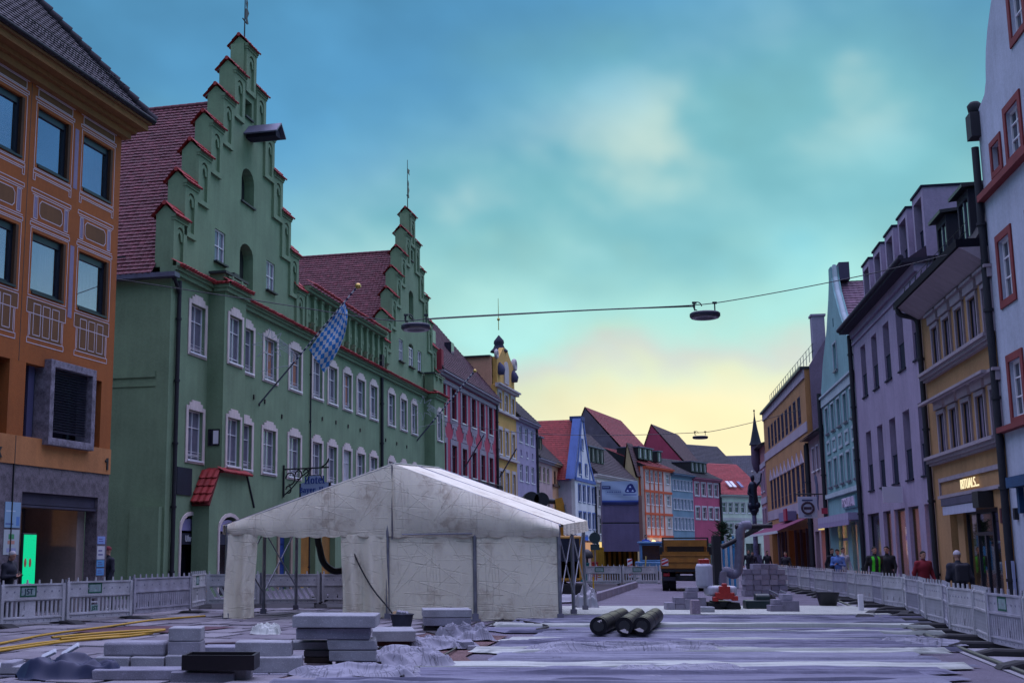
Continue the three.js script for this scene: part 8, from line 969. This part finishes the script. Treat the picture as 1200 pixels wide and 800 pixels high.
// ================================================================ people
function nets(f, lo, hi, cell) {   // surface nets of a distance field
  const n = lo.map((l, i) => Math.ceil((hi[i] - l) / cell) + 1), [nx, ny, nz] = n, val = new Float32Array(nx * ny * nz), id = (i, j, k) => (k * ny + j) * nx + i;
  for (let k = 0; k < nz; k++) for (let j = 0; j < ny; j++) for (let i = 0; i < nx; i++) val[id(i, j, k)] = f(lo[0] + i * cell, lo[1] + j * cell, lo[2] + k * cell);
  const vid = new Int32Array(nx * ny * nz).fill(-1), pos = [], idx = [], E = [[0, 1], [2, 3], [4, 5], [6, 7], [0, 2], [1, 3], [4, 6], [5, 7], [0, 4], [1, 5], [2, 6], [3, 7]];
  for (let k = 0; k < nz - 1; k++) for (let j = 0; j < ny - 1; j++) for (let i = 0; i < nx - 1; i++) { const c = []; for (let q = 0; q < 8; q++) c.push(val[id(i + (q & 1), j + (q >> 1 & 1), k + (q >> 2))]); let m = 0; for (let q = 0; q < 8; q++) if (c[q] < 0) m |= 1 << q; if (!m || m === 255) continue; let x = 0, y = 0, z = 0, t = 0; for (const [a, b] of E) { if ((c[a] < 0) === (c[b] < 0)) continue; const s = c[a] / (c[a] - c[b]); x += (a & 1) + s * ((b & 1) - (a & 1)); y += (a >> 1 & 1) + s * ((b >> 1 & 1) - (a >> 1 & 1)); z += (a >> 2) + s * ((b >> 2) - (a >> 2)); t++; } vid[id(i, j, k)] = pos.length / 3; pos.push(lo[0] + (i + x / t) * cell, lo[1] + (j + y / t) * cell, lo[2] + (k + z / t) * cell); }
  const quad = (a, b, c, d, fl) => { if (a < 0 || b < 0 || c < 0 || d < 0) return; fl ? idx.push(a, b, c, a, c, d) : idx.push(a, c, b, a, d, c); };
  for (let k = 1; k < nz - 1; k++) for (let j = 1; j < ny - 1; j++) for (let i = 1; i < nx - 1; i++) { const v = val[id(i, j, k)] < 0; if (v !== (val[id(i + 1, j, k)] < 0)) quad(vid[id(i, j - 1, k - 1)], vid[id(i, j, k - 1)], vid[id(i, j, k)], vid[id(i, j - 1, k)], v); if (v !== (val[id(i, j + 1, k)] < 0)) quad(vid[id(i - 1, j, k - 1)], vid[id(i - 1, j, k)], vid[id(i, j, k)], vid[id(i, j, k - 1)], v); if (v !== (val[id(i, j, k + 1)] < 0)) quad(vid[id(i - 1, j - 1, k)], vid[id(i, j - 1, k)], vid[id(i, j, k)], vid[id(i - 1, j, k)], v); }
  const g = new THREE.BufferGeometry(); g.setAttribute('position', new THREE.BufferAttribute(new Float32Array(pos), 3)); g.setIndex(idx); g.computeVertexNormals(); return g;
}
const cone = (a, b, ra, rb, c) => { const d = [b[0] - a[0], b[1] - a[1], b[2] - a[2]], l = d[0] * d[0] + d[1] * d[1] + d[2] * d[2] || 1e-9; return { c, f: (x, y, z) => { const t = clamp(((x - a[0]) * d[0] + (y - a[1]) * d[1] + (z - a[2]) * d[2]) / l), X = x - a[0] - t * d[0], Y = y - a[1] - t * d[1], Z = z - a[2] - t * d[2]; return Math.sqrt(X * X + Y * Y + Z * Z) - lerp(ra, rb, t); } }; };
const ell = (p, r, c) => ({ c, f: (x, y, z) => { const X = (x - p[0]) / r[0], Y = (y - p[1]) / r[1], Z = (z - p[2]) / r[2], k = Math.sqrt(X * X + Y * Y + Z * Z); return (k - 1) * Math.min(...r); } });
const smin = (a, b, k) => { const h = clamp(0.5 + 0.5 * (b - a) / k); return lerp(b, a, h) - k * h * (1 - h); };
const blend = (parts, k) => (x, y, z) => { let d = 9; for (const p of parts) d = smin(d, p.f(x, y, z), k); return d; };
function painted(g, colour) { g = prep(g.clone()); const p = g.attributes.position, c = new Float32Array(p.count * 3); for (let i = 0; i < p.count; i++) c.set(colour(p.getX(i), p.getY(i), p.getZ(i)), i * 3); g.setAttribute('color', new THREE.BufferAttribute(c, 3)); g.setAttribute('uv', new THREE.BufferAttribute(new Float32Array(p.count * 2), 2)); return g; }
const SKIN = [0.42, 0.22, 0.16];
// head, 0.24 m from chin to crown, looking along +z, chin at the origin's height
const HEAD = nets(blend([ell([0, 0.145, -0.01], [0.075, 0.095, 0.095]), ell([0, 0.075, 0.02], [0.055, 0.07, 0.062]), cone([0, -0.09, -0.025], [0, 0.06, -0.02], 0.056, 0.052), cone([0, 0.1, 0.085], [0, 0.135, 0.078], 0.013, 0.007), cone([-0.078, 0.1, -0.005], [-0.08, 0.135, -0.01], 0.012, 0.013), cone([0.078, 0.1, -0.005], [0.08, 0.135, -0.01], 0.012, 0.013), ell([0, 0.058, 0.07], [0.024, 0.01, 0.014])], 0.018), [-0.11, -0.12, -0.13], [0.11, 0.26, 0.12], 0.007);
const headCol = (x, y, z) => z > 0.05 && Math.abs(Math.abs(x) - 0.03) < 0.014 && Math.abs(y - 0.132) < 0.008 ? [0.03, 0.02, 0.02] : z > 0.05 && Math.abs(x) < 0.024 && Math.abs(y - 0.06) < 0.006 ? [0.3, 0.1, 0.09] : SKIN;
const HAIR = (len) => { const sk = ell([0, 0.152, -0.018], [0.085, 0.1, 0.103]), nape = ell([0, 0.08, -0.06], [0.075, len, 0.055]); return nets((x, y, z) => Math.max(smin(sk.f(x, y, z), nape.f(x, y, z), 0.02), (z - 0.03 - (y - 0.165) * 1.3) * 0.6), [-0.12, -0.08, -0.15], [0.12, 0.28, 0.12], 0.009); };
const CAP = nets((x, y, z) => Math.max(ell([0, 0.16, -0.012], [0.092, 0.112, 0.11]).f(x, y, z), 0.15 - y), [-0.13, 0.1, -0.15], [0.13, 0.3, 0.13], 0.009);
// a slightly curled hand hanging along -y, palm towards +z, thumb on +x
const HAND = nets(blend([ell([0, -0.045, 0], [0.04, 0.05, 0.017]), ...[[-0.03, 0.055, 0.008], [-0.01, 0.07, 0.0085], [0.011, 0.074, 0.009], [0.031, 0.066, 0.0088]].flatMap(([x, l, r]) => [cone([x * 0.9, -0.08, 0], [x, -0.08 - l * 0.55, 0.012], r + 0.001, r), cone([x, -0.08 - l * 0.55, 0.012], [x, -0.08 - l, 0.036], r, r - 0.002)]), cone([0.032, -0.03, 0.006], [0.058, -0.062, 0.022], 0.012, 0.0105), cone([0.058, -0.062, 0.022], [0.062, -0.092, 0.036], 0.0105, 0.0085)], 0.007), [-0.06, -0.18, -0.03], [0.085, 0.02, 0.06], 0.0055);
const hairCache = {};
function person(label, px, F, o) {
  const h = o.h || 1.75, k = h / 1.75, t = thing('person', label, 'person', [o.X ?? column(px, F), o.y || 0, F], o.turn || 0), C = o.jacket, T = o.trousers || [0.02, 0.022, 0.035], B = o.shoes || [0.015, 0.013, 0.013], st = o.stride ?? 0.16, puff = o.puff ?? 1;
  const hip = [[-0.09, 0.92, 0], [0.09, 0.92, 0]], kn = [[-0.1, 0.5, st * 0.7 + 0.04], [0.1, 0.5, -st * 0.3 + 0.03]], an = [[-0.1, 0.09, st], [0.1, 0.09, -st - 0.02]], lean = o.lean || 0.02, chest = [0, 1.3, 0.01 + lean * 0.7], neck = [0, 1.47, lean], sh = [[-0.19, 1.4, lean * 0.9], [0.19, 1.4, lean * 0.9]];
  const arms = o.arms || ['down', 'down'], el = [], wr = []; [0, 1].forEach((i) => { const s = i ? 1 : -1; if (arms[i] === 'phone') { el.push([s * 0.25, 1.13, 0.06]); wr.push([s * 0.08, 1.16, 0.3]); } else if (arms[i] === 'pocket') { el.push([s * 0.3, 1.12, -0.06]); wr.push([s * 0.22, 0.93, 0.1]); } else { const w = (i ? st : -st) * 0.7; el.push([s * 0.26, 1.12, -0.02 + w * 0.4]); wr.push([s * 0.27, 0.87, 0.06 + w]); } });
  const parts = [cone([0, 0.95, 0], chest, 0.135 * puff, 0.15 * puff, C), cone([-0.07, 1.3, lean], [0.07, 1.3, lean], 0.13 * puff, 0.13 * puff, C), cone(sh[0], sh[1], 0.072 * puff, 0.072 * puff, C), cone(chest, neck, 0.1, 0.06, C), cone([0, 1.42, lean], [0, 1.55, lean * 1.2 + 0.005], 0.055, 0.052, o.scarf || C)];
  if (o.coat) parts.push(cone([-0.06, o.coat, 0.01], [-0.04, 1.0, 0], 0.17, 0.13, C), cone([0.06, o.coat, 0.01], [0.04, 1.0, 0], 0.17, 0.13, C));
  [0, 1].forEach((i) => parts.push(cone(hip[i], kn[i], 0.092, 0.062, T), cone(kn[i], an[i], 0.062, 0.046, T), cone([an[i][0], 0.05, an[i][2] - 0.04], [an[i][0] * 1.15, 0.04, an[i][2] + 0.16], 0.05, 0.036, B), cone(sh[i], el[i], 0.062 * puff, 0.05 * puff, C), cone(el[i], wr[i], 0.05 * puff, 0.036 * puff, C)));
  const f = blend(parts, 0.035), body = nets(f, [-0.45, -0.02, -0.45], [0.45, 1.6, 0.5], 0.024), near = (x, y, z) => { let b = 9, c = C; for (const p of parts) { const d = p.f(x, y, z); if (d < b) { b = d; c = p.c; } } if (o.vest && y > 0.95 && y < 1.45 && Math.abs(Math.abs(x) - 0.1) < 0.035) return o.vest; return c; };
  const hd = new THREE.Matrix4().compose(V(0, 1.535, lean * 1.3 + 0.02), new THREE.Quaternion().setFromEuler(new THREE.Euler(o.nod ?? 0.05, o.look || 0, 0)), V(0.95, 0.95, 0.95)), gs = [painted(body, near), painted(HEAD, headCol).applyMatrix4(hd)];
  [0, 1].forEach((i) => { const d = V(wr[i][0] - el[i][0], wr[i][1] - el[i][1], wr[i][2] - el[i][2]).normalize(), q = new THREE.Quaternion().setFromUnitVectors(V(0, -1, 0), d), m = new THREE.Matrix4().compose(V(...wr[i]), q, V(i ? -1 : 1, 1, 1)); if (arms[i] === 'pocket') return; const hg = painted(HAND, () => SKIN).applyMatrix4(m); gs.push(hg); });
  const b = mk('body', mergeGeometries(gs), mat([1, 1, 1], { tex: null, rough: 0.85, vc: true, side: THREE.DoubleSide }), t); b.scale.setScalar(k);
  const hat = o.cap ? CAP : (hairCache[o.hairLen || 0.06] ??= HAIR(o.hairLen || 0.06)), hm = mk(o.cap ? 'cap' : 'hair', hat, mat(o.cap || o.hair || [0.02, 0.014, 0.01], { tex: null, rough: 0.9 }), t); hm.applyMatrix4(hd.clone().premultiply(new THREE.Matrix4().makeScale(k, k, k)));
  if (o.pack) { const p = gb().rbox(-0.15, 1.02, -0.34, 0.15, 1.46, -0.12, 0.06, 2).mesh('backpack', mat(o.pack, { tex: 'weave', size: 0.4 }), t); p.scale.setScalar(k); }
  return t;
}
const navy = [0.012, 0.013, 0.026];
person('older person with white hair in dark jacket holding a phone by the green screen', 9, 30.6, { h: 1.74, jacket: navy, hair: [0.4, 0.38, 0.4], hairLen: 0.07, turn: 1.25, arms: ['phone', 'phone'], nod: 0.35, puff: 1.12, lean: 0.06 });
{ const q = thing('phone', 'dark phone held by the white haired person', 'phone', [column(9, 30.6) + 0.33, 1.2, 30.5], 1.25); gb().rbox(-0.04, -0.07, -0.006, 0.04, 0.07, 0.006, 0.004).mesh('case', M.dark, q); gb().box(-0.034, -0.062, -0.0075, 0.034, 0.062, -0.0062).mesh('glass_face', M.glassDark, q); q.rotation.x = -0.7; }
person('person with dark red knitted cap and dark jacket by the building corner', 128, 37.3, { h: 1.86, jacket: navy, cap: [0.16, 0.02, 0.03], turn: -0.9, puff: 1.12, stride: 0.1 });
person('person in long red coat walking past the lit lilac shop', 1081, 37.4, { h: 1.74, jacket: [0.2, 0.008, 0.02], coat: 0.6, turn: 0.15, hairLen: 0.08, puff: 1.2, scarf: [0.1, 0.01, 0.02] });
person('person with white cap and dark padded jacket seen from behind', 1123, 30.2, { h: 1.73, jacket: navy, cap: [0.42, 0.38, 0.42], turn: Math.PI - 0.15, pack: [0.02, 0.018, 0.03], puff: 1.25, lean: 0.05 });
person('person in dark jacket with bright green braces on it', 1024.5, 44.5, { h: 1.9, jacket: [0.012, 0.012, 0.014], vest: [0.05, 0.55, 0.02], turn: 0.05, puff: 1.18, hairLen: 0.045 });
person('person in black with round black backpack beside the green braces wearer', 1040, 45, { h: 1.92, jacket: [0.01, 0.01, 0.014], turn: -0.7, pack: [0.012, 0.012, 0.018], hairLen: 0.045 });
person('person in light blue shirt looking down at a phone', 982, 52, { h: 1.84, jacket: [0.08, 0.16, 0.42], arms: ['phone', 'phone'], nod: 0.4, turn: -0.5, hairLen: 0.045 });
person('person in pale shirt walking behind the blue shirt', 988, 54.5, { h: 1.9, jacket: [0.5, 0.45, 0.5], turn: 0.1, hairLen: 0.045, trousers: [0.2, 0.12, 0.12] });
person('dark clothed person in front of the mint shop window', 974.5, 57, { h: 1.88, jacket: [0.012, 0.012, 0.02], turn: 0.4 });
person('person with pink scarf and dark coat by the awning', 921, 68, { h: 1.74, jacket: [0.014, 0.012, 0.02], scarf: [0.4, 0.08, 0.16], turn: -0.6, coat: 0.7 });
person('dark clothed person standing far off by the awning end', 899, 76, { h: 1.8, jacket: [0.012, 0.012, 0.022], turn: 0.3 });
person('dark clothed person walking far off behind the hose', 877, 78, { h: 1.85, jacket: [0.014, 0.014, 0.024], turn: 0.1 });
person('dark clothed companion walking far off behind the hose', 882, 80, { h: 1.75, jacket: [0.02, 0.016, 0.03], turn: -0.2 });
person('worker in blue jacket standing up on the blue loader', 757.5, 73.2, { h: 1.78, y: 0.95, jacket: [0.01, 0.05, 0.3], turn: 0.4, stride: 0.05 });
{ const t = thing('black_cover', 'small black covered machine by the white gabled house', 'cover', [column(688, 70), 0, 70]); gb().lathe([[0, 1.9], [0.12, 1.86], [0.3, 1.7], [0.34, 1.45], [0.3, 1.4], [0.1, 1.38]], [0, 0, 0], 14).mesh('hood', M.dark, t); gb().cyl([0, 0, 0], [0, 1.5, 0], 0.06).mesh('post', M.dark, t); }

renderer.setSize(1024, 682);
renderer.render(scene, camera);
